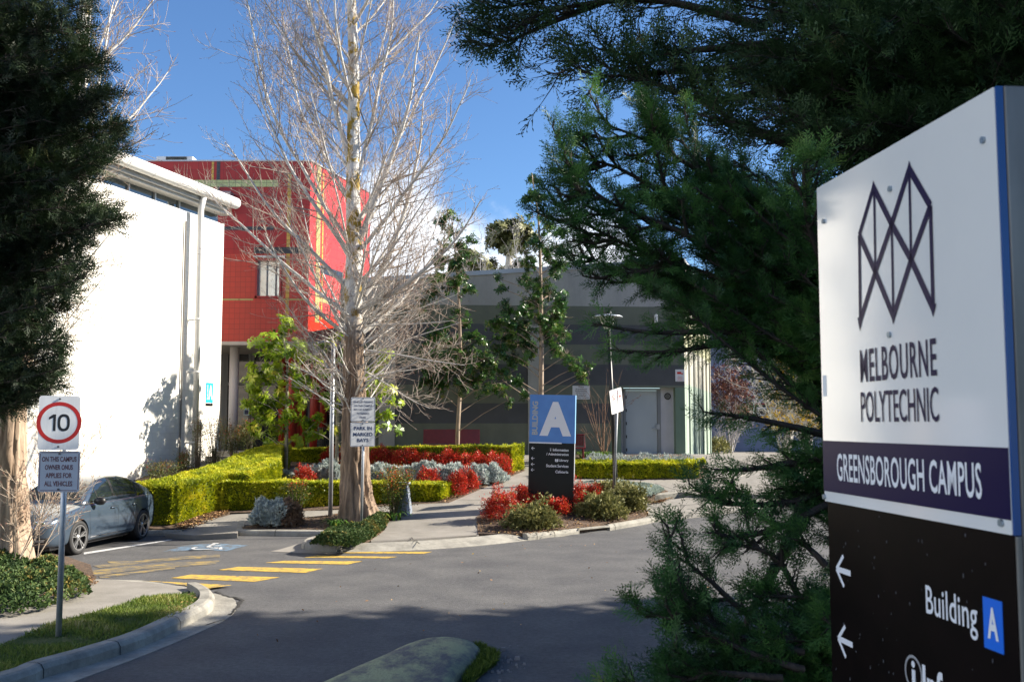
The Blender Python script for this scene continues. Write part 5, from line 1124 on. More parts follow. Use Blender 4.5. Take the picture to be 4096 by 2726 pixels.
    for (x, r_z) in ((1.34, 0), (-1.37, 0)):
        for sg in (1, -1):
            w = empty('wheel', (x, sg * .80, .33)); w.parent = e; w.rotation_euler = (0, 0, R(-4) if x > 0 else 0)
            MB().lathe([(.20, -.11 * sg), (.29, -.115 * sg), (.325, -.09 * sg), (.332, 0), (.325, .09 * sg), (.29, .115 * sg), (.245, .108 * sg), (.235, .06 * sg)], 44, (0, 0, 0), 'Y').build('tyre', tyre, w, local=True, smooth=True)
            mb = MB(); mb.lathe([(.245, .105 * sg), (.225, .10 * sg), (.215, .03 * sg), (.20, .0), (0, 0.0)], 40, (0, 0, 0), 'Y'); mb.build('barrel', blk, w, local=True)
            mb = MB(); mb.lathe([(.247, .104 * sg), (.245, .112 * sg), (.228, .112 * sg), (.222, .09 * sg)], 40, (0, 0, 0), 'Y'); mb.lathe([(0, .10 * sg), (.035, .10 * sg), (.06, .085 * sg), (.062, .03 * sg)], 20, (0, 0, 0), 'Y')
            for k in range(5):
                for da in (-9, 9):
                    a = R(72 * k + 18); b_ = R(72 * k + 18 + da); c0 = Vector((math.cos(a) * .04, 0, math.sin(a) * .04)); c1 = Vector((math.cos(b_) * .232, 0, math.sin(b_) * .232)); d = (c1 - c0).normalized(); n = d.cross(Vector((0, 1, 0)))
                    P = lambda q, u, v: tuple(q + n * u + Vector((0, sg * v, 0)))
                    mb.hexa([P(c0, -.014, .05), P(c1, -.018, .06), P(c1, .018, .06), P(c0, .014, .05)], [P(c0, -.010, .094), P(c1, -.011, .108), P(c1, .011, .108), P(c0, .010, .094)])
            mb.build('rim', rim, w, local=True)
    mb = MB()
    for x in (1.34, -1.37):
        for sg in (1, -1): mb.lathe([(.362, sg * .56), (.362, sg * .86), ], 36, (x, 0, .33), 'Y'); mb.lathe([(0, sg * .56), (.362, sg * .56)], 36, (x, 0, .33), 'Y')
    mb.build('wheel_liner', blk, e, local=True); MB().box(-2.1, 2.15, -.74, .74, .16, .40).build('underbody', blk, e, local=True)
    # sun-bleached protective sheet? no: plain glossy paint; interior head rests seen through the glass are left to the dark glass
car()
# ================================================================== HEDGES AND SMALL PLANTS
M['hedge'] = leafmat('hedge_leaf', [(0, (.14, .19, .008)), (.35, (.32, .37, .012)), (.75, (.58, .57, .02)), (1, (.72, .64, .06))], rough=.55, tr=.28)
M['hedge_in'] = mat('hedge_inner', (.06, .08, .006), (.12, .15, .010), rough=.9, scale=9, detail=6)
def tuft_t(n, l, w, seed=1, spread=.5):
    r = random.Random(seed); S = []
    v = []; f = []
    for i in range(n):
        a = r.uniform(0, 6.28); t = r.uniform(.1, spread); d = np.array([math.cos(a) * t, 1, math.sin(a) * t]); d /= np.linalg.norm(d); L = l * r.uniform(.6, 1.1)
        s = np.cross(d, np.array([math.cos(a + 1.3), 0, math.sin(a + 1.3)])); s = s / np.linalg.norm(s) * w / 2; k = len(v)
        v += [np.zeros(3), d * L * .45 + s, d * L, d * L * .45 - s]; f.append((k, k + 1, k + 2, k + 3))
    return np.array(v), np.array(f)
TUFT = tuft_t(5, 1, .34, 2, .75)
def hedge(label, poly, zt, dens=1500, s=(.035, .07), group=None, inset=.05, sag=.045):
    poly = [Vector(p[:2]) for p in poly]
    if sum(poly[i].x * poly[(i + 1) % len(poly)].y - poly[(i + 1) % len(poly)].x * poly[i].y for i in range(len(poly))) < 0: poly = poly[::-1]
    # body
    N = len(poly); ins = []
    for i in range(N):
        a, b, c = poly[i - 1], poly[i], poly[(i + 1) % N]; d1 = (b - a).normalized(); d2 = (c - b).normalized(); n = (Vector((-d1.y, d1.x)) + Vector((-d2.y, d2.x))); n = n.normalized() / max(.4, math.cos(d1.angle(d2) / 2)) if n.length > 1e-4 else n; ins.append(b + n * inset)
    bm = bmesh.new(); vs = [bm.verts.new((p.x, p.y, 0)) for p in ins]; bm.faces.new(vs)
    for ax in (0, 1):
        lo = min(p[ax] for p in ins); hi = max(p[ax] for p in ins); a = lo + .22
        while a < hi: bmesh.ops.bisect_plane(bm, geom=bm.verts[:] + bm.edges[:] + bm.faces[:], plane_co=(a, 0, 0) if ax == 0 else (0, a, 0), plane_no=(1, 0, 0) if ax == 0 else (0, 1, 0)); a += .22
    be = [e for e in bm.edges if len(e.link_faces) == 1]
    for v in bm.verts: v.co.z = zt(v.co.x, v.co.y) - inset + mnoise.noise(v.co * 2.3) * sag
    for f in bm.faces:
        if f.normal.z < 0: f.normal_flip()
    zb = []
    for k in range(4):
        r = bmesh.ops.extrude_edge_only(bm, edges=be); nv = [g for g in r['geom'] if isinstance(g, bmesh.types.BMVert)]; be = [g for g in r['geom'] if isinstance(g, bmesh.types.BMEdge)]
        for v in nv:
            zt_ = zt(v.co.x, v.co.y) - inset; z0 = Hs(v.co.x, v.co.y) + .09; v.co.z = zt_ + (z0 - zt_) * (k + 1) / 4
    me = bpy.data.meshes.new('hedge'); bm.to_mesh(me); bm.free(); me.materials.append(M['hedge_in'])
    root = poly[0]; e = empty('hedge', (root.x, root.y, Hs(root.x, root.y)), label=label, cat='hedge', group=group)
    ob = bpy.data.objects.new('inner_growth', me); COL.objects.link(ob); ob.parent = e
    me.transform(Matrix.Translation((-root.x, -root.y, -Hs(root.x, root.y))))
    # clipped leaf surface
    area = abs(sum(poly[i].x * poly[(i + 1) % N].y - poly[(i + 1) % N].x * poly[i].y for i in range(N))) / 2
    n = int(area * dens); P2 = rand_in(poly, n); z = np.array([zt(*p) + mnoise.noise(Vector((p[0] * 1.7, p[1] * 1.7, 0))) * sag - .045 for p in P2]); Pt_ = np.c_[P2, z + RS.uniform(-.02, .02, n)]
    Dt = np.c_[RS.normal(size=(n, 2)) * .45, np.ones(n)]
    PP = [Pt_]; DD = [Dt]
    for i in range(N):
        a, b = poly[i], poly[(i + 1) % N]; Ls = (b - a).length; d = (b - a) / Ls; out = Vector((d.y, -d.x)); hgt = zt(a.x, a.y) - Hs(a.x, a.y)
        k = int(Ls * max(.3, hgt) * dens); t = RS.rand(k); x = a.x + d.x * Ls * t; y = a.y + d.y * Ls * t
        z1 = np.array([zt(p, q) for p, q in zip(x, y)]) - .02; z0 = H(x, y) + .13; z = z0 + (z1 - z0) * RS.rand(k)
        w = np.array([mnoise.noise(Vector((p * 2, q * 2, r_ * 2.5))) for p, q, r_ in zip(x, y, z)]) * .03 - .035 + RS.uniform(-.015, .015, k)
        edge = np.clip((z1 - z) / .12, 0, 1); w = w - (1 - edge) * .03
        PP.append(np.c_[x + out.x * w, y + out.y * w, z]); DD.append(np.c_[out.x * .8 + RS.normal(size=k) * .4, out.y * .8 + RS.normal(size=k) * .4, .75 + RS.normal(size=k) * .3])
    P = np.concatenate(PP); Dd = np.concatenate(DD); n = len(P)
    cl = np.array([mnoise.noise(Vector(p) * 3.1) for p in P]); A = np.clip(.5 + cl * .55 + RS.normal(size=n) * .17, 0, 1)
    ls = RS.uniform(s[0], s[1], n) * np.where(RS.rand(n) < .02, 1.9, 1)
    V, F, A = inst(*TUFT, P, Dd, ls, var=A)
    np_mesh('foliage', V, F, M['hedge'], e, var=A)
HB = .92
def ztop(px, py, y): return D(px, py, y).z
# big left hedge (stepping up the slope)
def zA_(x, y): return .97 + .150 * (y - 22.1) + .03 * math.sin(x * 2)
def gz(px, py, zf):                                               # where the sight line meets a sloping hedge top
    lo, hi = 15., 40.
    for _ in range(30):
        m = (lo + hi) / 2; p = D(px, py, m)
        if p.z < zf(p.x, p.y): hi = m
        else: lo = m
    p = D(px, py, hi); return (p.x, p.y)
lb = gp(688, 2103, .1); rb_ = gp(912, 2034, .11)
hedge('tall golden green hedge that bulges up the slope behind the parked car', [(lb[0] - 1.2, lb[1] - .15), lb, rb_, gz(1005, 1893, zA_), gz(1124, 1842, zA_), gz(1124, 1790, zA_), gz(1161, 1752, zA_), gz(1090, 1772, zA_), gz(988, 1796, zA_), gz(876, 1843, zA_), gz(788, 1872, zA_), gz(696, 1899, zA_), gz(560, 1924, zA_)], zA_, dens=1300)
f0 = gp(925, 2045, .12); f1 = gp(1765, 2003, .12); r1 = gp(1822, 1980, .12)
zB_ = lambda x, y: 1.10 - .12 * (x - f0[0]) / (f1[0] - f0[0])
hedge('low clipped hedge running behind the tree trunk, its front face in shade', [(f0[0] - .25, f0[1]), f1, r1, (r1[0] - .15, r1[1] + .35), (f1[0] - .9, f1[1] + .85), (f0[0] - .2, f0[1] + .8)], zB_, dens=1500)
g0 = gp(1160, 1846, .12); g1 = gp(2049, 1893, .12); g2 = gp(2098, 1880, .12)
zC_ = lambda x, y: D(2049, 1781, g1[1]).z + (D(1160, 1792, g0[1]).z - D(2049, 1781, g1[1]).z) * (g1[0] - x) / (g1[0] - g0[0])
hedge('long back hedge behind the red and silver flower bed, sunlit at its right end', [g0, g1, g2, (g2[0] - .35, g2[1] + .55), (g0[0] - .2, g0[1] + .85)], zC_, dens=1500)
h0 = gp(2215, 1912, .12); h1 = gp(2797, 1913, .12)
zD_ = lambda x, y: Hs(x, y) + .56
hedge('low front hedge below the steel door, right of the directory sign', [h0, h1, (h1[0] + .05, h1[1] + .45), (h0[0], h0[1] + .45)], zD_, dens=1500)
zE_ = lambda x, y: D(2700, 1834, 30).z
xr = D(2819, 1850, 30.0).x; xl = D(2440, 1850, 30).x
hedge('low rear hedge right against the doorstep of the steel door', [(xl, 29.75), (xr, 29.75), (xr, 30.25), (xl, 30.25)], zE_, dens=1300)
h3 = (xr, 29.75)
# ---------------------------------------------------------------- generic little bush: a dome of leaves on a few stems
M['nandina'] = leafmat('nandina_leaf', [(0, (.14, .05, .012)), (.3, (.40, .035, .016)), (.7, (.68, .040, .028)), (.9, (.75, .12, .05)), (1, (.36, .32, .05))], rough=.4, tr=.25)
M['nandina_mix'] = leafmat('nandina_mixed', [(0, (.045, .085, .012)), (.4, (.10, .16, .02)), (.60, (.26, .22, .03)), (.72, (.55, .10, .02)), (1, (.62, .02, .02))], rough=.4, tr=.25)
M['nandina_green'] = leafmat('nandina_green', [(0, (.04, .07, .015)), (.5, (.13, .15, .035)), (.8, (.24, .16, .04)), (.94, (.38, .08, .03)), (1, (.5, .05, .03))], rough=.5, tr=.25)
M['santolina'] = leafmat('silver_leaf', [(0, (.30, .34, .32)), (.5, (.48, .54, .51)), (1, (.66, .70, .67))], rough=.75, tr=.15)
M['santolina_dry'] = leafmat('silver_dry', [(0, (.12, .07, .045)), (.6, (.26, .17, .11)), (1, (.38, .28, .2))], rough=.8, tr=.1)
M['silvermat'] = leafmat('silver_mat_leaf', [(0, (.26, .32, .27)), (.6, (.44, .51, .45)), (1, (.6, .66, .60))], rough=.6, tr=.15)
M['juniper_lo'] = leafmat('low_shrub_leaf', [(0, (.09, .10, .03)), (.5, (.22, .22, .07)), (1, (.40, .36, .13))], rough=.6, tr=.2)
M['ivy'] = leafmat('groundcover_leaf', [(0, (.025, .055, .018)), (.5, (.07, .12, .035)), (.85, (.13, .17, .05)), (1, (.28, .22, .06))], rough=.62, tr=.2, spec=.25)
M['strap'] = leafmat('strap_leaf', [(0, (.03, .08, .015)), (.6, (.09, .20, .03)), (.9, (.18, .28, .05)), (1, (.45, .33, .06))], rough=.35, tr=.25)
M['stem'] = mat('stem', (.12, .08, .05), (.20, .15, .10), rough=.85, scale=10)
LEAF = leaf_t(.42, .1, -.15); SLIM = leaf_t(.26, .06, -.25)
BUD = tuft_t(6, 1, .22, 5, .55); SPK = tuft_t(5, 1, .20, 15, .4)
def dome_pts(n, c, rx, ry, h, shell=.75, base=.12, lump=.18, seed=0):
    u = RS.rand(n) ** (1 / 3.); u = shell + (1 - shell) * u; u[: n // 5] = RS.rand(n // 5) ** .5
    th = RS.rand(n) * 2 * math.pi; cz = RS.rand(n) ** .8; r = np.sqrt(1 - cz ** 2)
    d = np.c_[r * np.cos(th), r * np.sin(th), cz]
    k = 1 + np.array([mnoise.noise(Vector((a * 2.3 + seed, b * 2.3 + c[0], q * 2.3))) for a, b, q in d]) * lump * 2
    P = np.c_[d[:, 0] * rx, d[:, 1] * ry, base * h + d[:, 2] * h * (1 - base)] * (u * k)[:, None]
    return P + np.array(c), d
def bush(name, label, cat, c, rx, ry, h, m, n=900, tpl=LEAF, s=(.03, .06), up=.5, cluster=5, group=None, lump=.18, shell=.75, base=.12, stems=6, cols=None, seed=None):
    e = empty(name, c, label=label, cat=cat, group=group); seed = random.random() * 50 if seed is None else seed
    P, d = dome_pts(n, (c[0], c[1], c[2]), rx, ry, h, shell, base, lump, seed)
    if cluster > 1:
        P = np.repeat(P, cluster, 0) + RS.normal(size=(n * cluster, 3)) * s[1] * .55; d = np.repeat(d, cluster, 0)
    N = len(P); dd = d + RS.normal(size=(N, 3)) * .7 + np.array([0, 0, up])
    cl = np.array([mnoise.noise(Vector(p) * 4) for p in P[::cluster]]); A = np.clip(.5 + np.repeat(cl, cluster) * .5 + RS.normal(size=N) * .2, 0, 1)
    if cols: A = cols(P, A)
    V, F, A = inst(*tpl, P, dd, RS.uniform(s[0], s[1], N), var=A)
    np_mesh('foliage', V, F, m, e, var=A)
    if stems:
        mb = MB()
        for k in range(stems):
            a = random.uniform(0, 6.28); q = random.uniform(.2, .8)
            mb.tube([(c[0] + .05 * math.cos(a), c[1] + .05 * math.sin(a), c[2] - .05), (c[0] + rx * q * .5 * math.cos(a), c[1] + ry * q * .5 * math.sin(a), c[2] + h * .5), (c[0] + rx * q * .8 * math.cos(a), c[1] + ry * q * .8 * math.sin(a), c[2] + h * .85)], [.008, .006, .004], n=4)
        mb.build('stem', M['stem'], e)
    return e
def gb3(px, py, dz=.12): p = G(px, py, dz); return p
def pxbush(name, label, cat, x0, x1, yt, yb, m, depth=.7, **k):       # base line on the ground at yb, sides at x0 and x1, top at yt
    c = gb3((x0 + x1) / 2, yb); sc = c.y / FPX; rx = (x1 - x0) / 2 * sc; h = (yb - yt) * sc * .94 - (k.get('s', (0, .05))[1] * .8 if k.get('tpl') is SPK else 0); ry = rx * depth
    return bush(name, label, cat, (c.x, c.y + ry * .75, c.z), rx, ry, h, m, **k)
# red bushes in the right bed
RG = 'red dwarf bamboo bushes round the directory sign'
for i, (x0, x1, yt, yb, lab) in enumerate([(1930, 2080, 1962, 2088, 'large round red bush at the left of the directory sign'), (2070, 2178, 1978, 2045, 'low red bush tucked against the lower left of the directory sign'), (2198, 2276, 1994, 2062, 'small red bush in front of the directory sign, its shoots against the black panel'),
                                            (2286, 2340, 1936, 2052, 'upright red bush touching the right edge of the directory sign'), (2325, 2418, 1940, 2012, 'red bush right of the directory sign, near the thin sign post'), (2072, 2112, 1945, 2010, 'narrow red bush behind the left edge of the directory sign')]):
    pxbush('nandina_bush', lab, 'bush', x0, x1, yt, yb, M['nandina'], n=420 if i != 0 else 900, cluster=6, s=(.03, .055), group=RG, lump=.3, seed=i * 7.1, up=.3)
OG = 'olive green spreading shrubs in the right bed'
for i, (x0, x1, yt, yb, lab) in enumerate([(2040, 2218, 2022, 2120, 'olive shrub in front of the black foot of the directory sign'), (2318, 2500, 1985, 2078, 'olive shrub at the foot of the thin sign post by the drain lid'), (2440, 2580, 1950, 2044, 'olive shrub right of the thin sign post, beside the silver ground cover'), (2400, 2520, 1930, 2000, 'olive shrub behind the thin sign post, next to the black lamp pole')]):
    pxbush('spreading_shrub', lab, 'shrub', x0 + 4, x1 - 4, yt + 16, yb, M['juniper_lo'], n=1000, cluster=3, tpl=BUD, s=(.05, .12), group=OG, lump=.50, shell=.6, up=.5, seed=i * 3.3 + 1)
# silver ground cover
def cover(name, label, cat, poly, dz, n, m, tpl, s, h, cluster=1, up=1.0, spread=.5, lab2=None, lump=1.6, var=None):
    P2 = rand_in(poly, n); nz_ = np.array([mnoise.noise(Vector((p[0] * lump, p[1] * lump, 7))) for p in P2]); ed = np.array([min((Vector(p) - (Vector(poly[i][:2]) + (Vector(poly[(i + 1) % len(poly)][:2]) - Vector(poly[i][:2])) * max(0, min(1, (Vector(p) - Vector(poly[i][:2])).dot(Vector(poly[(i + 1) % len(poly)][:2]) - Vector(poly[i][:2])) / max(1e-6, (Vector(poly[(i + 1) % len(poly)][:2]) - Vector(poly[i][:2])).length_squared))))).length for i in range(len(poly))) for p in P2])
    hh = h * (1 + nz_ * .6) * np.clip(ed / (h * .9) + .15, 0, 1) ** .6
    z = H(P2[:, 0], P2[:, 1]) + dz + hh * RS.uniform(.35, 1, n) ** .5
    P = np.c_[P2, z]; dd = np.c_[RS.normal(size=(n, 2)) * spread, np.full(n, up)]
    A = np.clip(.45 + nz_ * .5 + RS.normal(size=n) * .22, 0, 1)
    V, F, A = inst(*tpl, P, dd, RS.uniform(s[0], s[1], n), var=A)
    o = np_mesh(name, V, F, m, None, var=A); return tag(o, label, cat, kind='stuff')
cover('ground_cover', 'pale silver ground cover beside the drive in the right bed', 'ground cover', [gp(2290, 1938, .15), gp(2450, 1934, .15), gp(2579, 1936, .15), gp(2660, 1962, .15), gp(2600, 1985, .15), gp(2540, 1985, .15), gp(2460, 1960, .15), gp(2290, 1962, .15)], .13, 8000, M['silvermat'], TUFT, (.03, .06), .12)
# groundcovers: left bed and the island bed
cover('ground_cover', 'thick dark green ground cover at the left by the rough tree', 'ground cover', [gp(-60, 2400, .3), gp(120, 2385, .3), gp(245, 2356, .3), gp(365, 2318, .3), gp(350, 2262, .35), gp(262, 2222, .35), gp(120, 2212, .3), gp(-40, 2215, .3), (-13, 17.0), (-14, 13.5)], .05, 26000, M['ivy'], tuft_t(4, 1, .5, 8, 1.2), (.045, .085), .27, up=.6, spread=.8)
cover('ground_cover', 'low leafy ground cover at the foot of the parking sign', 'ground cover', [gp(1245, 2182, .15), gp(1330, 2192, .15), gp(1420, 2178, .2), gp(1500, 2140, .2), gp(1552, 2085, .2), gp(1530, 2062, .2), gp(1440, 2095, .2), gp(1360, 2130, .2), gp(1290, 2140, .2)], .12, 15000, M['ivy'], tuft_t(4, 1, .45, 9, 1.2), (.04, .08), .24, up=.6, spread=.8)
# silver santolina rows and red nandina rows in the middle bed
SG = 'silver grey cushions of the flower bed'
sil = [(1130, 1205, 1850, 1900, 'silver cushion beside the slim tree at the left end of the bed'), (1195, 1275, 1842, 1902, 'silver cushion left of the galvanised pole'), (1265, 1352, 1820, 1900, 'silver cushion between the galvanised pole and the tree trunk'), (1470, 1560, 1832, 1902, 'silver cushion right against the right side of the tree trunk'),
       (1545, 1640, 1836, 1900, 'silver cushion behind the red-berried bush'), (1625, 1715, 1826, 1900, 'silver cushion in the middle of the bed behind the small red bushes'), (1700, 1800, 1832, 1912, 'silver cushion with a raised crown at the bed centre'), (1780, 1880, 1832, 1930, 'silver cushion behind the tall red pair at the path'), (1860, 1940, 1838, 1945, 'broad silver cushion at the edge of the footpath'), (1920, 2012, 1838, 1915, 'rightmost silver cushion at the footpath below the back hedge')]
for i, (x0, x1, yt, yb, lab) in enumerate(sil):
    pxbush('silver_bush', lab, 'bush', x0 - 8, x1 + 8, yt + 18, max(yb, 1936), M['santolina'], n=2600, cluster=1, tpl=SPK, s=(.07, .14), group=SG, lump=.32, up=1.6, seed=i * 2.7, depth=1.0, stems=3)
RB2 = 'red bushes of the flower bed in front of the back hedge'
red = [(1290, 1355, 1792, 1828, 'small red bush in the bed just right of the galvanised pole'), (1470, 1570, 1792, 1840, 'red bush right of the tree trunk below the back hedge'), (1560, 1665, 1800, 1848, 'red bush second from the trunk below the back hedge'), (1662, 1760, 1812, 1860, 'red bush at the middle of the row below the back hedge'), (1745, 1850, 1808, 1858, 'red bush right of the middle in the row below the back hedge'), (1840, 1935, 1812, 1862, 'red bush second from the right end below the back hedge'), (1930, 2045, 1812, 1900, 'largest red bush at the right end, against the lit hedge end')]
for i, (x0, x1, yt, yb, lab) in enumerate(red): pxbush('nandina_bush', lab, 'bush', x0 - 8, x1 + 8, yt - 4, 1870 + (x0 - 1160) * .048, M['nandina'], n=700, cluster=5, s=(.035, .06), group=RB2, lump=.2, seed=i * 5.7 + 2, up=.3, depth=.8)
RB3 = 'red bushes of the flower bed beside the low hedge'
for i, (x0, x1, yt, yb, lab) in enumerate([(1168, 1258, 1868, 1955, 'low red bush behind the low hedge near the slim tree'), (1655, 1762, 1876, 1965, 'low red bush behind the right part of the low hedge'), (1790, 1865, 1888, 1985, 'red bush at the right end of the low hedge by the footpath'), (1838, 1908, 1870, 1966, 'tall red bush at the footpath beside the silver cushions')]):
    pxbush('nandina_bush', lab, 'bush', x0, x1, yt, yb, M['nandina'], n=480, cluster=5, s=(.035, .06), group=RB3, lump=.25, seed=i * 4.1 + 3, up=.3)
# silver and dry bush in the island bed
c = gb3(1075, 2118); c.z = Hs(c.x, c.y) + .12
def dry(P, A): return A
pxbush('silver_bush', 'big silver bush with a brown dried side in the mulch bed by the kerb', 'bush', 1000, 1150, 1992, 2112, M['santolina'], n=3200, cluster=1, tpl=SPK, s=(.07, .14), lump=.28, up=1.0, seed=3, depth=.8)
pxbush('dry_bush', 'brown dead growth hanging from the right side of the silver bush', 'bush', 1105, 1200, 2012, 2108, M['santolina_dry'], n=1500, cluster=1, tpl=BUD, s=(.05, .10), lump=.25, up=.2, seed=9, depth=.7)
# taller nandinas with bare canes and red tops
def canes(label, px, pyb, pyt, wpx, m, n, dz=.12, ncan=9, top=.45, s=(.03, .055), cols=None, group=None, bare=.35):
    c = gb3(px, pyb, dz); sc = c.y / FPX; h = (pyb - pyt) * sc; r = wpx * sc / 2
    e = empty('nandina_shrub', tuple(c), label=label, cat='shrub', group=group); mb = MB(); P = []
    for k in range(ncan):
        a = random.uniform(0, 6.28); q = random.uniform(.1, 1) * r * .8; t = Vector((c.x + q * math.cos(a), c.y + q * math.sin(a), c.z + h * random.uniform(.75, .98)))
        b0 = Vector((c.x + .06 * math.cos(a), c.y + .06 * math.sin(a), c.z - .04)); m1 = b0.lerp(t, .5) + Vector((random.uniform(-.03, .03), 0, 0)); mb.tube([b0, m1, t], [.011, .009, .006], n=5)
        for j in range(n // ncan):
            f = bare + (1 - bare) * random.random() ** .8; p = b0.lerp(t, f); P.append((p.x + random.gauss(0, r * .32), p.y + random.gauss(0, r * .32), p.z + random.gauss(0, h * .05)))
    mb.build('cane', M['stem'], e)
    P = np.array(P); P = np.repeat(P, 7, 0) + RS.normal(size=(len(P) * 7, 3)) * .045; N = len(P)
    hz_ = (P[:, 2] - c.z) / h; A = np.clip(.30 + RS.normal(size=N) * .16 + np.where(RS.rand(N) < np.clip((hz_ - top) * 1.5, 0, .8), .48, 0), 0, 1)
    # reds come in patches
    pk_ = np.array([mnoise.noise(Vector(p) * 5) for p in P]); A = np.where(pk_ < .02, np.minimum(A, .55), A)
    V, F, A = inst(*LEAF, P, RS.normal(size=(N, 3)) + np.array([0, 0, .1]), RS.uniform(s[0], s[1], N), var=A)
    np_mesh('foliage', V, F, m, e, var=A); return e
canes('slender cane shrub with red flower heads between the silver bush and the pole', 1182, 2078, 1905, 118, M['nandina_mix'], 260, top=.5, bare=.5)
canes('dense cane shrub with scarlet tops between the tree trunk and the bollard', 1570, 2062, 1868, 165, M['nandina_mix'], 620, top=.45, ncan=16, bare=.15)
for (px, pyb, pyt, w, n, lab) in ((870, 1860, 1660, 130, 240, 'airy cane shrub in front of the entrance steps and white corner'), (935, 1830, 1690, 120, 320, 'reddish cane shrub right of the steps below the white column'), (1000, 1800, 1680, 120, 320, 'brownish cane shrub left of the slim tree, by the entrance'),
                                  (790, 1880, 1650, 80, 130, 'thin tall cane shrub against the downpipe of the white wall'), (735, 1895, 1800, 80, 200, 'dark small cane shrub at the foot of the downpipe'), (640, 1925, 1840, 150, 260, 'low spreading cane shrub by the white wall behind the car boot'), (850, 1880, 1780, 70, 60, 'sparse twiggy cane shrub at the hedge edge by the steps')):
    p = D(px, pyb, 26.2 + (px - 640) / 110.); h0 = Hs(p.x, p.y); e = None
    sc = p.y / FPX; G_ = G
    G = (lambda p_: (lambda a, b, dz=0: p_.copy()))(p); canes(lab, px, pyb, pyt, w, M['nandina_green'], n, ncan=10, top=.35, bare=.25, s=(.03, .05), group='cane shrubs along the white wall'); G = G_
# strap-leaved clump
def strap(label, px, py, n, L, spread=.5, dz=.12):
    c = gb3(px, py, dz); e = empty('strap_plant', tuple(c), label=label, cat='plant'); V = []; F = []; A = []
    for i in range(n):
        a = random.uniform(0, 6.28); l = L * random.uniform(.6, 1.1); w = .022; o = Vector((c.x + random.gauss(0, spread * .4), c.y + random.gauss(0, spread * .25), c.z)); d = Vector((math.cos(a), math.sin(a), 0)); sdv = Vector((-d.y, d.x, 0)); pr = []
        for k in range(6):
            t = k / 5; p = o + d * (l * .62 * t) + UZ * (l * (1.15 * t - 1.0 * t * t)); ww = w * (1 - t) ** .6 + .002; pr.append((p - sdv * ww, p + sdv * ww))
        b = len(V); v_ = random.random()
        for (p, q_) in pr: V += [tuple(p), tuple(q_)]; A += [v_, v_]
        for k in range(5): F.append((b + 2 * k, b + 2 * k + 1, b + 2 * k + 3, b + 2 * k + 2))
    np_mesh('leaves', V, np.array(F), M['strap'], e, var=A); return e
strap('clump of arching strap leaves between the trunk and the bollard', 1530, 2078, 90, .55, .42); strap('dark strap-leaved clump at the left foot of the big tree', 1350, 2108, 50, .55, .22); strap('bright green strap-leaved clump behind the red bench', 2375, 1838, 170, .75, .55)
# a few silver tufts between the two low hedges
cover('ground_cover', 'thin silver plants between the two low hedges by the door', 'ground cover', [(h0[0] + .0 if 0 else gp(2330, 1890, .2)[0], 29.1), (h1[0] + .1, 29.1), (h1[0] + .3, 29.7), (xl - .8, 29.7)], .12, 1300, M['santolina'], SPK, (.06, .11), .36, up=1.2, spread=.35)
# leafless shrub by the grey wall
# ================================================================== TREES
# bark that changes up the trunk: rough brown below, pale grey with mustard lichen above
def barkmat(name, zlo, zhi, low=((.13, .085, .055), (.32, .23, .16)), high=((.50, .49, .47), (.66, .65, .62)), lich=(.33, .22, .03), lamt=.53, bumps=1.0):
    m, t, b = _new(name); b.inputs['Roughness'].default_value = .85
    co = t.nodes.new('ShaderNodeTexCoord').outputs['Object']; L = t.links.new
    def noise(sc, det, st):
        mp = t.nodes.new('ShaderNodeMapping'); mp.inputs['Scale'].default_value = st; L(co, mp.inputs[0]); n = t.nodes.new('ShaderNodeTexNoise'); n.inputs['Scale'].default_value = sc; n.inputs['Detail'].default_value = det; n.inputs['Roughness'].default_value = .65; L(mp.outputs[0], n.inputs['Vector']); return n.outputs['Fac']
    def ramp(f, a, b_, p0=.35, p1=.65):
        r = t.nodes.new('ShaderNodeValToRGB'); r.color_ramp.elements[0].position = p0; r.color_ramp.elements[1].position = p1; r.color_ramp.elements[0].color = c4(a); r.color_ramp.elements[1].color = c4(b_); L(f, r.inputs[0]); return r.outputs[0]
    n1 = noise(7, 8, (1, 1, .22)); lo_ = ramp(n1, *low); n2 = noise(9, 6, (.5, .5, 2.2)); hi_ = ramp(n2, (.16, .14, .12), high[1], .30, .42)
    n3 = noise(2.3, 8, (1.6, 1.6, 1)); hl = t.nodes.new('ShaderNodeMix'); hl.data_type = 'RGBA'
    mr_ = t.nodes.new('ShaderNodeMapRange'); mr_.inputs['From Min'].default_value = lamt - .03; mr_.inputs['From Max'].default_value = lamt + .03; L(n3, mr_.inputs['Value']); L(mr_.outputs[0], hl.inputs['Factor']); L(hi_, hl.inputs[6]); hl.inputs[7].default_value = c4(lich)
    sp = t.nodes.new('ShaderNodeSeparateXYZ'); L(co, sp.inputs[0]); ad_ = t.nodes.new('ShaderNodeMath'); ad_.operation = 'MULTIPLY_ADD'; L(n1, ad_.inputs[0]); ad_.inputs[1].default_value = 2.0; L(sp.outputs[2], ad_.inputs[2])
    zr = t.nodes.new('ShaderNodeMapRange'); zr.inputs['From Min'].default_value = zlo + 1; zr.inputs['From Max'].default_value = zhi + 1; L(ad_.outputs[0], zr.inputs['Value'])
    fx = t.nodes.new('ShaderNodeMix'); fx.data_type = 'RGBA'; L(zr.outputs[0], fx.inputs['Factor']); L(lo_, fx.inputs[6]); L(hl.outputs[2], fx.inputs[7]); L(fx.outputs[2], b.inputs['Base Color'])
    k = t.nodes.new('ShaderNodeBump'); k.inputs['Strength'].default_value = .9; k.inputs['Distance'].default_value = .03 * bumps; L(n1, k.inputs['Height']); L(k.outputs[0], b.inputs['Normal'])
    return m
M['poplar_bark'] = barkmat('poplar_bark', 4.0, 5.2); M['left_bark'] = barkmat('left_bark', 5.0, 7.0, low=((.22, .15, .10), (.50, .38, .28)))
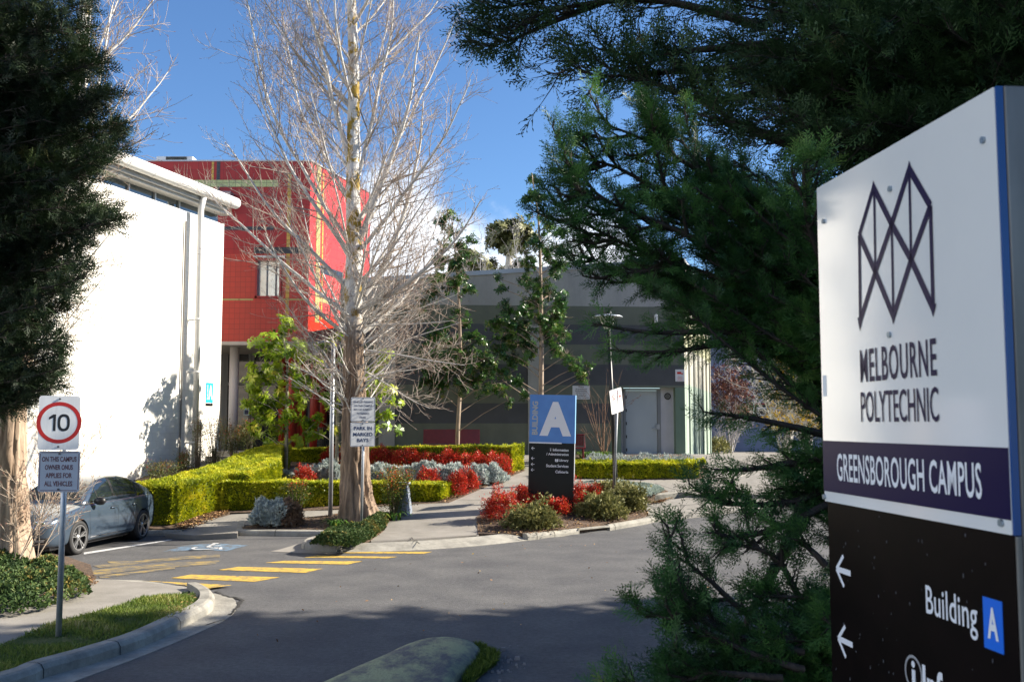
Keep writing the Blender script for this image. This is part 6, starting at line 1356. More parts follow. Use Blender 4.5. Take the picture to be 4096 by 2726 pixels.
M['twig'] = mat('twig', (.31, .25, .205), (.52, .445, .38), rough=.85, scale=3); M['bud'] = mat('bud', (.20, .09, .06), rough=.7)
M['limb'] = mat('limb_bark', (.46, .44, .41), (.70, .68, .64), rough=.85, scale=5, detail=6, lo=.3, hi=.7)
class Segs:
    def __init__(s): s.a = []; s.b = []; s.r0 = []; s.r1 = []
    def add(s, p, q, r0, r1): s.a.append(tuple(p)); s.b.append(tuple(q)); s.r0.append(r0); s.r1.append(r1)
    def build(s, name, m, parent, n=4): V, F = cones(s.a, s.b, s.r0, s.r1, n); return np_mesh(name, V, F, m, parent, smooth=True)
def rv(s=1): return Vector((random.gauss(0, s), random.gauss(0, s), random.gauss(0, s)))
def grow(S, p, d, L, r0, r1, n, up=.0, wob=.08, out=None):            # one curved shoot; returns its points
    pts = [Vector(p)]; d = Vector(d).normalized(); st = L / n
    for i in range(n):
        d = (d + Vector((0, 0, up)) + rv(wob)).normalized(); q = pts[-1] + d * st; S.add(pts[-1], q, r0 + (r1 - r0) * i / n, r0 + (r1 - r0) * (i + 1) / n); pts.append(q)
    return pts, d
def side_dir(d, ang):
    o = d.orthogonal().normalized(); o.rotate(Quaternion(d, random.uniform(0, 6.283))); return (d * math.cos(ang) + o * math.sin(ang)).normalized()
def bare_crown(limbs, dens=1.0, twigL=.55, buds=True, tmin=.12):
    """limbs: (start, direction, length, radius, upturn).  Returns limb, twig and bud segments"""
    A, B, Bd = Segs(), Segs(), Segs()
    for (p, d, L, r, up) in limbs:
        n = max(6, int(L / .3)); pts, _ = grow(A, p, d, L, r, r * .22, n, up=up, wob=.05)
        k = int(L * 4.6 * dens)
        for j in range(k):
            t = tmin + (1 - tmin) * (j + random.random()) / k; i = min(int(t * n), n - 1); q = pts[i].lerp(pts[i + 1], t * n - i); dd = (pts[i + 1] - pts[i]).normalized()
            l2 = L * .34 * (1.15 - t) * random.uniform(.6, 1.2) + .25; r2 = max(.0045, r * .42 * (1 - t * .75))
            p2, d2 = grow(B, q, side_dir(dd, R(random.uniform(28, 55))), l2, r2, .0035, max(3, int(l2 / .18)), up=.07, wob=.10)
            k3 = int(l2 * 7.5 * dens) + 1
            for h in range(k3):
                i3 = random.randrange(len(p2) - 1); q3 = p2[i3].lerp(p2[i3 + 1], random.random()); d3 = (p2[i3 + 1] - p2[i3]).normalized(); l3 = twigL * random.uniform(.35, 1) 
                p3, d3b = grow(B, q3, side_dir(d3, R(random.uniform(30, 60))), l3, .0045, .0028, 3, up=.13, wob=.16)
                if random.random() < .6: 
                    p4, d4 = grow(B, p3[1], side_dir(d3b, R(45)), l3 * .5, .0036, .0026, 2, up=.15, wob=.12)
                    if buds: Bd.add(p4[-1], p4[-1] + d4 * .035, .0060, .002)
                if buds: Bd.add(p3[-1], p3[-1] + d3b * .04, .0065, .002)
    return A, B, Bd
# ------------------------------------------------------------------ the big bare poplar
def rough_tube(pts, rad, n, m, name, parent, ridge=.12, freq=5, flare=None):
    V = []; F = []; pts = [Vector(p) for p in pts]; up = Vector((1, 0, 0))
    fine = []; fr_ = []; zr0 = pts[0].z
    for i in range(len(pts) - 1):
        k = max(2, int((pts[i + 1] - pts[i]).length / .07))
        for j in range(k): t = j / k; fine.append(pts[i].lerp(pts[i + 1], t)); fr_.append(rad[i] + (rad[i + 1] - rad[i]) * t)
    fine.append(pts[-1]); fr_.append(rad[-1])
    for i, p in enumerate(fine):
        d = (fine[min(i + 1, len(fine) - 1)] - fine[max(i - 1, 0)]).normalized(); x = (up - d * up.dot(d)).normalized(); y = d.cross(x)
        for k in range(n):
            a = 2 * math.pi * k / n; c, s_ = math.cos(a), math.sin(a); w = .6 - 1.6 * abs(mnoise.noise(Vector((c * freq, s_ * freq, p.z * 1.1)))) + .6 * mnoise.noise(Vector((c * freq * 2.6, s_ * freq * 2.6, p.z * 3.4)))
            r = fr_[i] * (1 + ridge * w * max(.12, 1 - max(0, p.z - zr0 - 2.5) / 3.0))
            if flare: r *= 1 + flare(a, p.z)
            V.append(p + (x * c + y * s_) * r)
    for i in range(len(fine) - 1):
        for k in range(n): a = i * n + k; b = i * n + (k + 1) % n; F.append((a, b, b + n, a + n))
    return np_mesh(name, [tuple(v) for v in V], np.array(F), m, parent, smooth=True)
PB = G(1432, 2085, .12); PD = PB.y
pop = empty('bare_poplar', tuple(PB), label='big leafless poplar with a rough flared trunk in the middle of the view', cat='tree')
tp = [D(1432, 2110, PD), D(1425, 2000, PD), D(1420, 1800, PD), D(1418, 1600, PD), D(1414, 1400, PD), D(1413, 1200, PD), D(1418, 1000, PD), D(1412, 800, PD), D(1412, 600, PD), D(1415, 400, PD), D(1413, 200, PD), D(1408, 60, PD), D(1395, -200, PD), D(1400, -600, PD), D(1405, -1100, PD)]
tr_ = [.41, .32, .28, .245, .225, .205, .19, .165, .145, .135, .12, .11, .09, .06, .02]
def flare(a, z):
    k = max(0, 1 - (z - PB.z) / .9); return .28 * k ** 2 * (.5 + .5 * math.cos(a - .2)) + .16 * k * math.cos(5 * a + 1) ** 2
rough_tube(tp, tr_, 84, M['poplar_bark'], 'trunk', pop, ridge=.24, freq=4.6, flare=flare)
tz = lambda z: next((tp[i].lerp(tp[i + 1], (z - tp[i].z) / (tp[i + 1].z - tp[i].z)) for i in range(len(tp) - 1) if tp[i].z <= z <= tp[i + 1].z), tp[-1])
limbs = []
random.seed(21)
# the few big ones read off the photograph: start pixel, end pixel, depth offset at the end
for (x0, y0, x1, y1, dd, r, up) in ((1392, 1020, 1080, 250, -.8, .055, .02), (1388, 960, 980, 60, .9, .05, .03), (1440, 960, 1640, 200, -.5, .075, .05), (1455, 1180, 1800, 560, .8, .075, .06), (1448, 1230, 1920, 900, -1.2, .065, .05), (1388, 1150, 960, 620, -1.0, .055, .03), (1385, 1250, 900, 700, 1.0, .05, .04), (1435, 700, 1560, -60, .6, .055, .03),
                                    (1395, 640, 1290, 0, -.6, .07, .02), (1385, 1330, 1010, 1010, -1.2, .05, .05), (1450, 1330, 1760, 1000, 1.2, .06, .06), (1440, 880, 1740, 180, 1.3, .055, .05), (1396, 800, 1120, 160, 1.4, .045, .03), (1440, 1000, 1880, 420, -1.6, .055, .05)):
    a = D(x0, y0, PD); b = D(x1, y1, PD + dd); L = (b - a).length * 1.12; d = (b - a).normalized(); d = (d - Vector((0, 0, up * 5.5))).normalized(); limbs.append((a, d, L, r, up))
for k in range(46):
    z = random.uniform(4.2, 15.5); a = random.uniform(0, 6.28); tilt = R(random.uniform(38, 62) if z < 8 else random.uniform(32, 56)); d = Vector((math.cos(a) * math.sin(tilt), math.sin(a) * math.sin(tilt), math.cos(tilt)))
    L = random.uniform(2.8, 4.6) * (1 - max(0, z - 10) / 12); limbs.append((tz(z), d, L, random.uniform(.022, .045), .055))
A, B, Bd = bare_crown(limbs, .92)
# dense low shoots: arching out and up, tangled, heaviest on the right side
low = []
for k in range(74):
    z = PB.z + random.uniform(2.1, 5.4); a = random.gauss(0.1, 1.1) if random.random() < .68 else random.uniform(0, 6.28); tilt = R(random.uniform(45, 88)); d = Vector((math.cos(a) * math.sin(tilt), math.sin(a) * math.sin(tilt), math.cos(tilt)))
    L = random.uniform(1.0, 2.3) * (1.15 if math.cos(a) > 0 else .9); low.append((tz(z), d, L, random.uniform(.013, .026), random.uniform(.02, .08)))
A2, B2, Bd2 = bare_crown(low, .55, .46, tmin=.2)
for (x0, y0, x1, y1, r) in ((1462, 1400, 1850, 1490, .028), (1450, 1480, 1700, 1640, .02), (1372, 1560, 1215, 1330, .03), (1370, 1500, 1120, 1180, .025), (1375, 1620, 1290, 1450, .022)):
    a = D(x0, y0, PD); b = D(x1, y1, PD - .5); A3, B3, Bd3 = bare_crown([(a, (b - a).normalized(), (b - a).length, r, .02)], 1.5, .5)
    for s_, t_ in ((A2, A3), (B2, B3), (Bd2, Bd3)): s_.a += t_.a; s_.b += t_.b; s_.r0 += t_.r0; s_.r1 += t_.r1
for s_, t_ in ((A, A2), (B, B2), (Bd, Bd2)): s_.a += t_.a; s_.b += t_.b; s_.r0 += t_.r0; s_.r1 += t_.r1
A.build('limbs', M['limb'], pop, 7); B.build('twigs', M['twig'], pop, 3); Bd.build('buds', M['bud'], pop, 3)
# ------------------------------------------------------------------ the rough tree at the left edge, bare above the conifer
random.seed(5)
LBp = G(45, 2262, .1); LD = LBp.y
lt = empty('bare_poplar', tuple(LBp), label='leafless tree with a shaggy pale trunk at the left edge, in front of the car', cat='tree')
tl = [D(50, 2290, LD), D(48, 2100, LD), D(45, 1900, LD), D(52, 1600, LD), D(120, 1200, LD), D(220, 800, LD), D(300, 400, LD), D(340, 0, LD), D(360, -500, LD)]
rough_tube(tl, [.33, .25, .215, .20, .19, .16, .12, .08, .02], 44, M['left_bark'], 'trunk', lt, ridge=.22, freq=4.5)
limbs = []
for (x0, y0, x1, y1, dd, r, up) in ((300, 760, 560, 60, .0, .05, .03), (300, 560, 440, -40, -.5, .05, .02), (340, 620, 640, 260, .7, .035, .06), (200, 900, 470, 560, -.6, .035, .05), (330, 300, 640, -60, .4, .035, .05), (150, 1100, 420, 700, .5, .03, .06), (280, 700, 580, 480, -.3, .025, .08), (130, 1250, 400, 900, -.4, .025, .06), (100, 1450, 480, 1080, .3, .02, .03), (90, 1500, 300, 1230, -.3, .02, .05), (320, 400, 500, -80, .8, .03, .03), (230, 800, 520, 320, .2, .03, .05)):
    a = D(x0, y0, LD); b = D(x1, y1, LD + dd); limbs.append((a, ((b - a).normalized() - Vector((0, 0, up * 4))).normalized(), (b - a).length * 1.05, r, up))
A, B, Bd = bare_crown(limbs, .95, .5)
for k in range(8):                                                  # upright suckers round the base
    a = D(random.uniform(60, 150), random.uniform(2200, 2270), LD - random.uniform(.1, .5)); b = D(random.uniform(60, 330), random.uniform(1650, 2050), LD - random.uniform(-.2, .9))
    A4, B4, Bd4 = bare_crown([(a, (b - a).normalized(), (b - a).length, random.uniform(.008, .014), .03)], .9, .3)
    for s_, t_ in ((B, A4), (B, B4), (Bd, Bd4)): s_.a += t_.a; s_.b += t_.b; s_.r0 += t_.r0; s_.r1 += t_.r1
A.build('limbs', M['limb'], lt, 6); B.build('twigs', mat('twig_pale', (.42, .33, .25), (.56, .46, .37), rough=.85, scale=3), lt, 3); Bd.build('buds', M['bud'], lt, 3)
# ------------------------------------------------------------------ leafy trees: trunk, boughs, leaf whorls
M['leaf_lime'] = leafmat('lime_leaf', [(0, (.08, .17, .010)), (.4, (.24, .36, .02)), (.8, (.42, .52, .04)), (1, (.60, .54, .08))], rough=.35, tr=.35)
M['leaf_deep'] = leafmat('deep_leaf', [(0, (.02, .06, .012)), (.5, (.05, .13, .022)), (.85, (.11, .22, .035)), (1, (.26, .28, .06))], rough=.3, tr=.25)
M['leaf_gum'] = leafmat('gum_leaf', [(0, (.06, .07, .025)), (.5, (.15, .16, .055)), (1, (.30, .28, .11))], rough=.5, tr=.2)
M['leaf_yellow'] = leafmat('yellow_leaf', [(0, (.30, .18, .01)), (1, (.65, .45, .03))], rough=.5, tr=.4)
M['leaf_maroon'] = leafmat('maroon_leaf', [(0, (.05, .018, .014)), (.7, (.13, .045, .035)), (1, (.24, .10, .06))], rough=.6, tr=.2)
M['slimbark'] = mat('slim_bark', (.24, .18, .13), (.38, .30, .23), rough=.85, scale=8, stretch=(1, 1, .4))
M['greybark'] = mat('grey_bark', (.22, .20, .15), (.34, .31, .24), rough=.85, scale=8, stretch=(1, 1, 3))
def whorl_t(n, w, seed=1, droop=.0, up=.5):
    r = random.Random(seed); v = []; f = []
    for i in range(n):
        a = 2 * math.pi * i / n + r.uniform(-.3, .3); e = r.uniform(-.2, up); d = np.array([math.cos(a) * math.cos(e), math.sin(e), math.sin(a) * math.cos(e)]); s = np.array([-math.sin(a), 0, math.cos(a)]) * w / 2; L = r.uniform(.75, 1.1); k = len(v)
        tip = d * L + np.array([0, -droop * L, 0]); m_ = d * L * .5 + np.array([0, .02, 0]); v += [np.zeros(3), m_ + s, tip, m_ - s]; f.append((k, k + 1, k + 2, k + 3))
    return np.array(v), np.array(f)
def leafy(name, label, cat, trunk, trad, blobs, m, tpl, s, dens, bark, group=None, jit=.5, boughs=True, upd=.9, skip=None, gapf=2.6):
    """blobs: (centre, radius xyz).  Leaf whorls sit on twigs that really reach them from the trunk"""
    e = empty(name, tuple(trunk[0]), label=label, cat=cat, group=group)
    MB().tube(trunk, trad, n=10, jit=.04).build('trunk', bark, e, smooth=True)
    S = Segs(); P = []; Dd = []
    for (c, r) in blobs:
        c = Vector(c); r = Vector(r); best = min(((t_ - c).length + (abs(t_.z - (c.z - r.x * .9))) for t_ in trunk)); 
        cand = []
        for i in range(len(trunk) - 1):
            for k in range(6): cand.append(Vector(trunk[i]).lerp(Vector(trunk[i + 1]), k / 6))
        hd = min(cand, key=lambda q: (q - (c - Vector((0, 0, (Vector((q.x - c.x, q.y - c.y, 0)).length) * .6)))).length)
        if boughs:
            mid = hd.lerp(c, .5) + Vector((0, 0, .06)) + rv(.03); rr = .012 + .008 * r.length; S.add(hd, mid, rr, rr * .8); S.add(mid, c, rr * .8, rr * .5)
        n = max(3, int(dens * r.x * r.z * 4))
        for k in range(n):
            u = rv(.62); u = u if u.length < 1.7 else u.normalized() * 1.6; q = c + Vector((u.x * r.x, u.y * r.y, u.z * r.z)) * 1.12; 
            if skip and skip(q): continue
            st = c.lerp(q, .25); 
            if boughs: S.add(st, q, .006, .003)
            
            if mnoise.noise(q * gapf) < -.12: continue
            P.append(q); Dd.append((q - c) / max(r) + Vector((0, 0, upd)) + rv(.25))
            for j in range(2): P.append(st.lerp(q, random.uniform(.35, .85)) + rv(.04)); Dd.append((q - c) / max(r) + Vector((0, 0, upd * .6)) + rv(.4))
    if S.a: S.build('boughs', bark, e, 4)
    P = np.array([tuple(p) for p in P]); N = len(P); cl = np.array([mnoise.noise(Vector(p) * 2.2) for p in P])
    V, F, A = inst(*tpl, P, np.array([tuple(d) for d in Dd]), RS.uniform(s[0], s[1], N), var=np.clip(.45 + cl * .5 + RS.normal(size=N) * .2, 0, 1))
    A = np.clip(A + RS.normal(size=len(A)) * .05, 0, 1)
    np_mesh('crown', V, F, m, e, var=A); return e
def blob(px, py, d, rp, q=1.0): c = D(px, py, d); r = rp * d / FPX; return (c, (r, r * q, r * .85))
random.seed(9)
W_LIME = whorl_t(9, .34, 3, .35, .4); W_DEEP = whorl_t(8, .30, 4, .1, .6)
# slim tree with lime leaves, behind the low hedge
T = G(1145, 1897, .15); d = T.y + .15; tr0 = [D(1143, 1905, d), D(1146, 1760, d), D(1148, 1600, d), D(1150, 1450, d), D(1130, 1330, d), D(1125, 1270, d)]
bl = [blob(x, y, d + random.uniform(-.5, .6), r) for x, y, r in ((1125, 1290, 38), (1150, 1330, 45), (1075, 1390, 55), (1120, 1400, 50), (1180, 1400, 50), (1040, 1450, 45), (1210, 1450, 42), (1130, 1480, 60), (1060, 1510, 55), (1010, 1530, 42), (1185, 1510, 55), (1000, 1590, 40), (1055, 1600, 55), (1110, 1590, 55), (1200, 1600, 40), (1020, 1660, 42), (1075, 1690, 50), (1120, 1660, 48), (1180, 1680, 35), (1040, 1730, 38), (1090, 1745, 38), (1220, 1740, 30), (1180, 1760, 28))]
leafy('broadleaf_tree', 'slim young tree with drooping lime green leaves in front of the red building', 'tree', tr0, [.055, .05, .042, .034, .02, .008], bl, M['leaf_lime'], W_LIME, (.13, .22), 34, M['greybark'], upd=.5)
d2 = 27.6; b2 = D(1345, 1850, d2); tr1 = [Vector((b2.x, d2, Hs(b2.x, d2))), D(1350, 1700, d2), D(1345, 1500, d2), D(1330, 1330, d2)]
bl = [blob(x, y, d2 + random.uniform(-.6, .5), r) for x, y, r in ((1300, 1400, 40), (1290, 1480, 48), (1250, 1560, 42), (1300, 1600, 50), (1270, 1680, 45), (1320, 1700, 36), (1240, 1720, 32), (1500, 1500, 48), (1545, 1560, 45), (1480, 1600, 55), (1560, 1640, 42), (1520, 1700, 42), (1570, 1720, 28), (1450, 1680, 45), (1400, 1450, 45), (1530, 1420, 40), (1340, 1350, 35), (1440, 1540, 40))]
leafy('broadleaf_tree', 'lime leaved tree mostly hidden behind the big poplar trunk', 'tree', tr1, [.06, .05, .04, .02], bl, M['leaf_lime'], W_LIME, (.13, .22), 30, M['greybark'], upd=.5)
# two taller slim trees against the grey wall
d3 = 29.3; tb = D(2165, 1700, d3); tr2 = [Vector((tb.x, d3, Hs(tb.x, d3))), D(2164, 1575, d3), D(2166, 1400, d3), D(2164, 1200, d3), D(2160, 1000, d3), D(2152, 850, d3), D(2130, 720, d3), D(2128, 690, d3)]
bl = [blob(x, y, d3 + random.uniform(-.5, .5), r) for x, y, r in ((2130, 715, 22), (2135, 780, 30), (2170, 800, 22), (2105, 800, 20), (2180, 870, 26), (2125, 870, 26), (2200, 905, 36), (2150, 960, 38), (2240, 930, 34), (2115, 1010, 32), (2190, 1010, 40), (2260, 1000, 38), (2230, 1060, 34), (2290, 1050, 26), (2120, 1060, 24), (2215, 1095, 24),
      (2110, 1120, 34), (2150, 1140, 36), (2200, 1180, 46), (2130, 1200, 42), (2240, 1210, 30), (2090, 1240, 36), (2030, 1225, 26), (2000, 1150, 22), (1985, 1110, 16), (2160, 1270, 44), (2225, 1270, 40), (2040, 1290, 44), (1990, 1290, 34), (2100, 1320, 44), (2210, 1330, 46), (2250, 1330, 30), (2030, 1350, 44), (2080, 1380, 40), (2230, 1390, 34), (2000, 1400, 36), (2120, 1400, 32), (2060, 1440, 30), (2270, 1420, 30), (2300, 1470, 32), (2350, 1480, 26), (2330, 1510, 24), (2020, 1500, 34), (2070, 1530, 24), (2090, 1580, 16), (1960, 1480, 28))]
leafy('broadleaf_tree', 'tall slim dark green tree rising behind the blue directory sign', 'tree', tr2, [.085, .075, .065, .055, .04, .025, .012, .006], bl, M['leaf_deep'], W_DEEP, (.08, .14), 150, M['slimbark'], upd=.7)
d4 = 30.0; tb = D(1827, 1800, d4); tr3 = [Vector((tb.x, d4, Hs(tb.x, d4))), D(1832, 1700, d4), D(1840, 1560, d4), D(1842, 1400, d4), D(1838, 1250, d4), D(1830, 1100, d4), D(1810, 900, d4), D(1800, 840, d4)]
bl = [blob(x, y, d4 + random.uniform(-.5, .5), r) for x, y, r in ((1790, 850, 28), (1830, 870, 24), (1760, 890, 24), (1810, 930, 30), (1770, 980, 34), (1840, 980, 30), (1880, 950, 16), (1900, 970, 18), (1760, 1040, 36), (1820, 1050, 40), (1870, 1040, 34), (1740, 1110, 36), (1800, 1130, 40), (1850, 1110, 36), (1730, 1170, 34), (1700, 1220, 28), (1870, 1160, 26),
      (1840, 1260, 24), (1790, 1300, 30), (1860, 1290, 22), (1750, 1340, 36), (1820, 1360, 40), (1880, 1350, 28), (1720, 1400, 40), (1780, 1420, 44), (1850, 1410, 40), (1910, 1360, 24), (1730, 1470, 40), (1800, 1480, 44), (1870, 1470, 46), (1930, 1440, 40), (1960, 1470, 32), (1700, 1530, 34), (1900, 1530, 40), (1960, 1540, 36), (2000, 1560, 26), (1830, 1540, 36), (2030, 1600, 20), (1760, 1540, 30))]
leafy('broadleaf_tree', 'slim dark green tree behind the dark red bench, crown against the wall', 'tree', tr3, [.075, .065, .058, .05, .04, .03, .015, .006], bl, M['leaf_deep'], W_DEEP, (.08, .14), 145, M['slimbark'], upd=.7)
# far gum tree and low scrub behind the roof
d5 = 72; g0_ = D(2020, 1500, d5); tr4 = [Vector((g0_.x, d5, .8)), D(2025, 1150, d5), D(2040, 1000, d5), D(2035, 930, d5)]
bl = [blob(x, y, d5 + random.uniform(-2, 2), r) for x, y, r in ((1990, 920, 36), (2040, 910, 40), (2085, 925, 36), (2020, 960, 44), (2075, 970, 34), (1975, 960, 26), (2105, 950, 20), (2050, 990, 26), (1965, 1060, 20), (2080, 1070, 30), (2110, 1090, 20), (2010, 1080, 16))]
leafy('gum_tree', 'rounded olive gum tree far behind the flat grey roof', 'tree', tr4, [.4, .3, .22, .1], bl, M['leaf_gum'], whorl_t(7, .4, 5, .2, .5), (.30, .55), 22, mat('gum_bark', (.45, .40, .33), (.6, .56, .5), rough=.8), upd=.6, gapf=.001)
d6 = 60; g1_ = D(1850, 1500, d6); tr5 = [Vector((g1_.x, d6, .8)), D(1850, 1200, d6), D(1860, 1080, d6)]
bl = [blob(x, y, d6 + random.uniform(-2, 2), r) for x, y, r in ((1900, 1060, 34), (1870, 1030, 36), (1840, 1070, 36), (1930, 1090, 26), (1890, 1110, 30))]
leafy('gum_tree', 'smaller olive tree just left of the rounded gum, behind the roof edge', 'tree', tr5, [.3, .22, .1], bl, M['leaf_gum'], whorl_t(7, .4, 5, .2, .5), (.28, .5), 36, M['slimbark'], upd=.6, gapf=.001)
def bare_shrub(label, base, tips, r, m, dens=1.0, tw=.4, name='bare_shrub', cat='shrub', group=None):
    e = empty(name, tuple(base), label=label, cat=cat, group=group); L = [(base + rv(.05), (t - base).normalized() - Vector((0, 0, .06)), (t - base).length, r, .012) for t in tips]
    A, B, Bd = bare_crown(L, dens, tw, buds=False)
    for s_, t_ in ((A, B),): s_.a += t_.a; s_.b += t_.b; s_.r0 += t_.r0; s_.r1 += t_.r1
    A.build('branches', m, e, 4); return e
M['greytwig'] = mat('grey_twig', (.33, .31, .30), (.46, .44, .43), rough=.85, scale=3); M['browntwig'] = mat('brown_twig', (.17, .09, .055), (.28, .17, .11), rough=.85, scale=6)
b = Vector((D(2050, 1200, 50).x, 50, 1.0)); bare_shrub('wispy grey leafless trees showing above the flat roof near the gum tree', b, [D(x, y, 50 + random.uniform(-2, 2)) for x, y in ((1900, 960), (1940, 1000), (1990, 1010), (2040, 980), (2090, 900), (2110, 960), (1870, 1040), (2140, 1000))], .05, M['greytwig'], .7, .9, name='bare_tree', cat='tree')
b = G(2425, 1815, .13); bare_shrub('leafless brown multi-stemmed shrub beside the steel door', Vector((D(2415, 1800, 30.6).x, 30.6, Hs(2.8, 30.6) + .1)), [D(x, y, 30.5 + random.uniform(-.3, .3)) for x, y in ((2290, 1600), (2350, 1560), (2390, 1500), (2430, 1560), (2460, 1480), (2420, 1620), (2480, 1530), (2330, 1680), (2440, 1500), (2400, 1580), (2452, 1600), (2500, 1650))], .011, M['browntwig'], .28, .16)
# right background: maroon shrub, tall pale poplar with yellow leaves
b = Vector((D(2920, 1800, 44).x, 44, 1.0)); mt = bare_shrub('maroon shrub with curled leaves and pale twigs right of the grey building', b, [D(x, y, 44 + random.uniform(-1, 1)) for x, y in ((2840, 1640), (2860, 1520), (2900, 1470), (2950, 1450), (3000, 1530), (3010, 1600), (2880, 1600), (2940, 1560), (2850, 1580))], .03, M['greytwig'], .9, .5)
P = np.array([tuple(D(random.gauss(2915, 55), random.gauss(1560, 55), 44 + random.uniform(-1.3, 1.3))) for k in range(900)]); V, F, A = inst(*whorl_t(4, .5, 6, .3), P, RS.normal(size=(900, 3)), RS.uniform(.08, .16, 900)); np_mesh('foliage', V, F, M['leaf_maroon'], mt, var=A)
for (px, dd, lab) in ((3140, 38, 'pale poplar with yellow leaves left behind the big campus sign'), (3230, 36, 'second pale poplar, right beside the edge of the big campus sign')):
    b = Vector((D(px, 1800, dd).x, dd, 1.1)); e = bare_shrub(lab, b, [D(px + x, y, dd + random.uniform(-1, 1)) for x, y in ((-60, 1150), (-20, 1050), (20, 1000), (60, 1100), (-80, 1400), (70, 1350), (-40, 1300), (40, 1250), (-90, 1550), (80, 1500))], .055, M['limb'], .7, .6, name='poplar', cat='tree')
    P = np.array([tuple(D(random.gauss(px + 10, 45), random.uniform(1300, 1720), dd + random.uniform(-1, 1))) for k in range(1100)]); V, F, A = inst(*whorl_t(3, .7, 6, .3), P, RS.normal(size=(1100, 3)), RS.uniform(.06, .12, 1100)); np_mesh('foliage', V, F, M['leaf_yellow'], e, var=A)
pxb = Vector((D(2870, 1775, 43).x, 43, 1.2)); bush('bush', 'yellow green low bush at the foot of the far blue-grey wall', 'bush', tuple(pxb), .5, .5, .55, M['juniper_lo'], n=400, cluster=3, s=(.08, .14))
# ================================================================== CONIFERS
M['juniper'] = leafmat('juniper_leaf', [(0, (.018, .050, .015)), (.4, (.045, .12, .032)), (.75, (.10, .23, .05)), (1, (.24, .32, .08))], rough=.5, tr=.22)
M['cypress_green'] = leafmat('cypress_green_leaf', [(0, (.016, .036, .014)), (.5, (.04, .085, .028)), (.9, (.08, .14, .045)), (1, (.16, .14, .06))], rough=.55, tr=.18)
M['cypress'] = leafmat('cypress_leaf', [(0, (.007, .016, .006)), (.5, (.015, .034, .010)), (.9, (.04, .065, .018)), (1, (.12, .12, .04))], rough=.6, tr=.12)
M['conbark'] = mat('conifer_bark', (.022, .017, .014), (.055, .043, .036), rough=.9, scale=9, stretch=(1, 1, .3), bump=.6)
SPR = [spray_t(s, 12, 1, .058, 2) for s in (1, 2, 3)]; SPRM = [spray_t(s + 5, 9, 1, .062, 2) for s in (1, 2, 3)]
def conifer(label, root, trunk, trad, limbs, m, sprays, ss_, gap=.05, sec=.16, secL=(.25, .55), fl=.7, group=None, hang=0.0, name='conifer', sa=(18, 50), trim=.0):
    """limbs: lists of points; side shoots leave each limb and carry flat sprays to the tips"""
    e = empty(name, tuple(root), label=label, cat='tree', group=group)
    MB().tube(trunk, trad, n=12, jit=.05).build('trunk', M['conbark'], e, smooth=True)
    S = Segs(); P = []; Dr_ = []; Sc = []
    for (pts, r, dn_, sl) in limbs:
        pts = [Vector(p) for p in pts]; C = []
        if trim and (pts[-1] - pts[-2]).length > trim * 1.5: pts[-1] = pts[-1] - (pts[-1] - pts[-2]).normalized() * trim
        for i in range(len(pts) - 1):
            a = pts[max(i - 1, 0)]; b = pts[i]; c = pts[i + 1]; d_ = pts[min(i + 2, len(pts) - 1)]; n = max(2, int((c - b).length / .12))
            for k in range(n): t = k / n; C.append(.5 * ((2 * b) + (c - a) * t + (2 * a - 5 * b + 4 * c - d_) * t * t + (3 * b - a - 3 * c + d_) * t ** 3))
        C.append(pts[-1]); n = len(C) - 1
        for i in range(n): S.add(C[i], C[i + 1], r * (1 - i / n) ** .8 + .004, r * (1 - (i + 1) / n) ** .8 + .004)
        L = sum((C[i + 1] - C[i]).length for i in range(n)); k = int(L / sec * dn_)
        for j in range(k):
            t = 1 - fl + fl * (j + random.random()) / k; i = min(int(t * n), n - 1); q = C[i].lerp(C[i + 1], t * n - i); dd = (C[i + 1] - C[i]).normalized()
            l2 = random.uniform(*secL) * sl * (1.25 - .85 * t); d2_ = side_dir(dd, R(random.uniform(30, 62))); d2_.z += random.uniform(-.25, .15) - hang; p2 = [q]; m2 = max(2, int(l2 / .10)); d3 = d2_.normalized()
            for h in range(m2): d3 = (d3 + dd * .10 + Vector((0, 0, .05 - hang * .5)) + rv(.05)).normalized(); p2.append(p2[-1] + d3 * (l2 / m2))
            for h in range(m2): S.add(p2[h], p2[h + 1], .005 * (1 - h / m2) + .002, .005 * (1 - (h + 1) / m2) + .002)
            g = 0.0
            while g < l2:
                u = g / l2 * m2; h = min(int(u), m2 - 1); p = p2[h].lerp(p2[h + 1], u - h); dv = (p2[h + 1] - p2[h]).normalized()
                P.append(tuple(p)); Dr_.append(tuple(side_dir(dv, R(random.uniform(sa[0], sa[1]))))); Sc.append(ss_ * random.uniform(.7, 1.15) * (1.05 - .35 * g / l2)); g += gap
            P.append(tuple(p2[-1])); Dr_.append(tuple(d3)); Sc.append(ss_ * random.uniform(.8, 1.1))
        P.append(tuple(C[-1])); Dr_.append(tuple((C[-1] - C[-2]).normalized())); Sc.append(ss_ * 1.1)
    S.build('limbs', M['conbark'], e, 4)
    P = np.array(P); Dr_ = np.array(Dr_); Sc = np.array(Sc); N = len(P); cl = np.array([mnoise.noise(Vector(p) * 1.6) for p in P]); A = np.clip(.42 + cl * .55 + RS.normal(size=N) * .13, 0, 1)
    pick = RS.randint(0, len(sprays), N); parts = [inst(*sprays[k], P[pick == k], Dr_[pick == k], Sc[pick == k], var=A[pick == k], flat=.6) for k in range(len(sprays))]
    V, F, A = join(parts); np_mesh('foliage', V, F, m, e, var=A); print(label[:40], 'sprays', N, 'faces', len(F)); return e
K = 1.7385
def dl(pts, r=.02, dn=1.0, sl=1.0): return ([D(x * K, y * K, d) for x, y, d in pts], r, dn, sl)
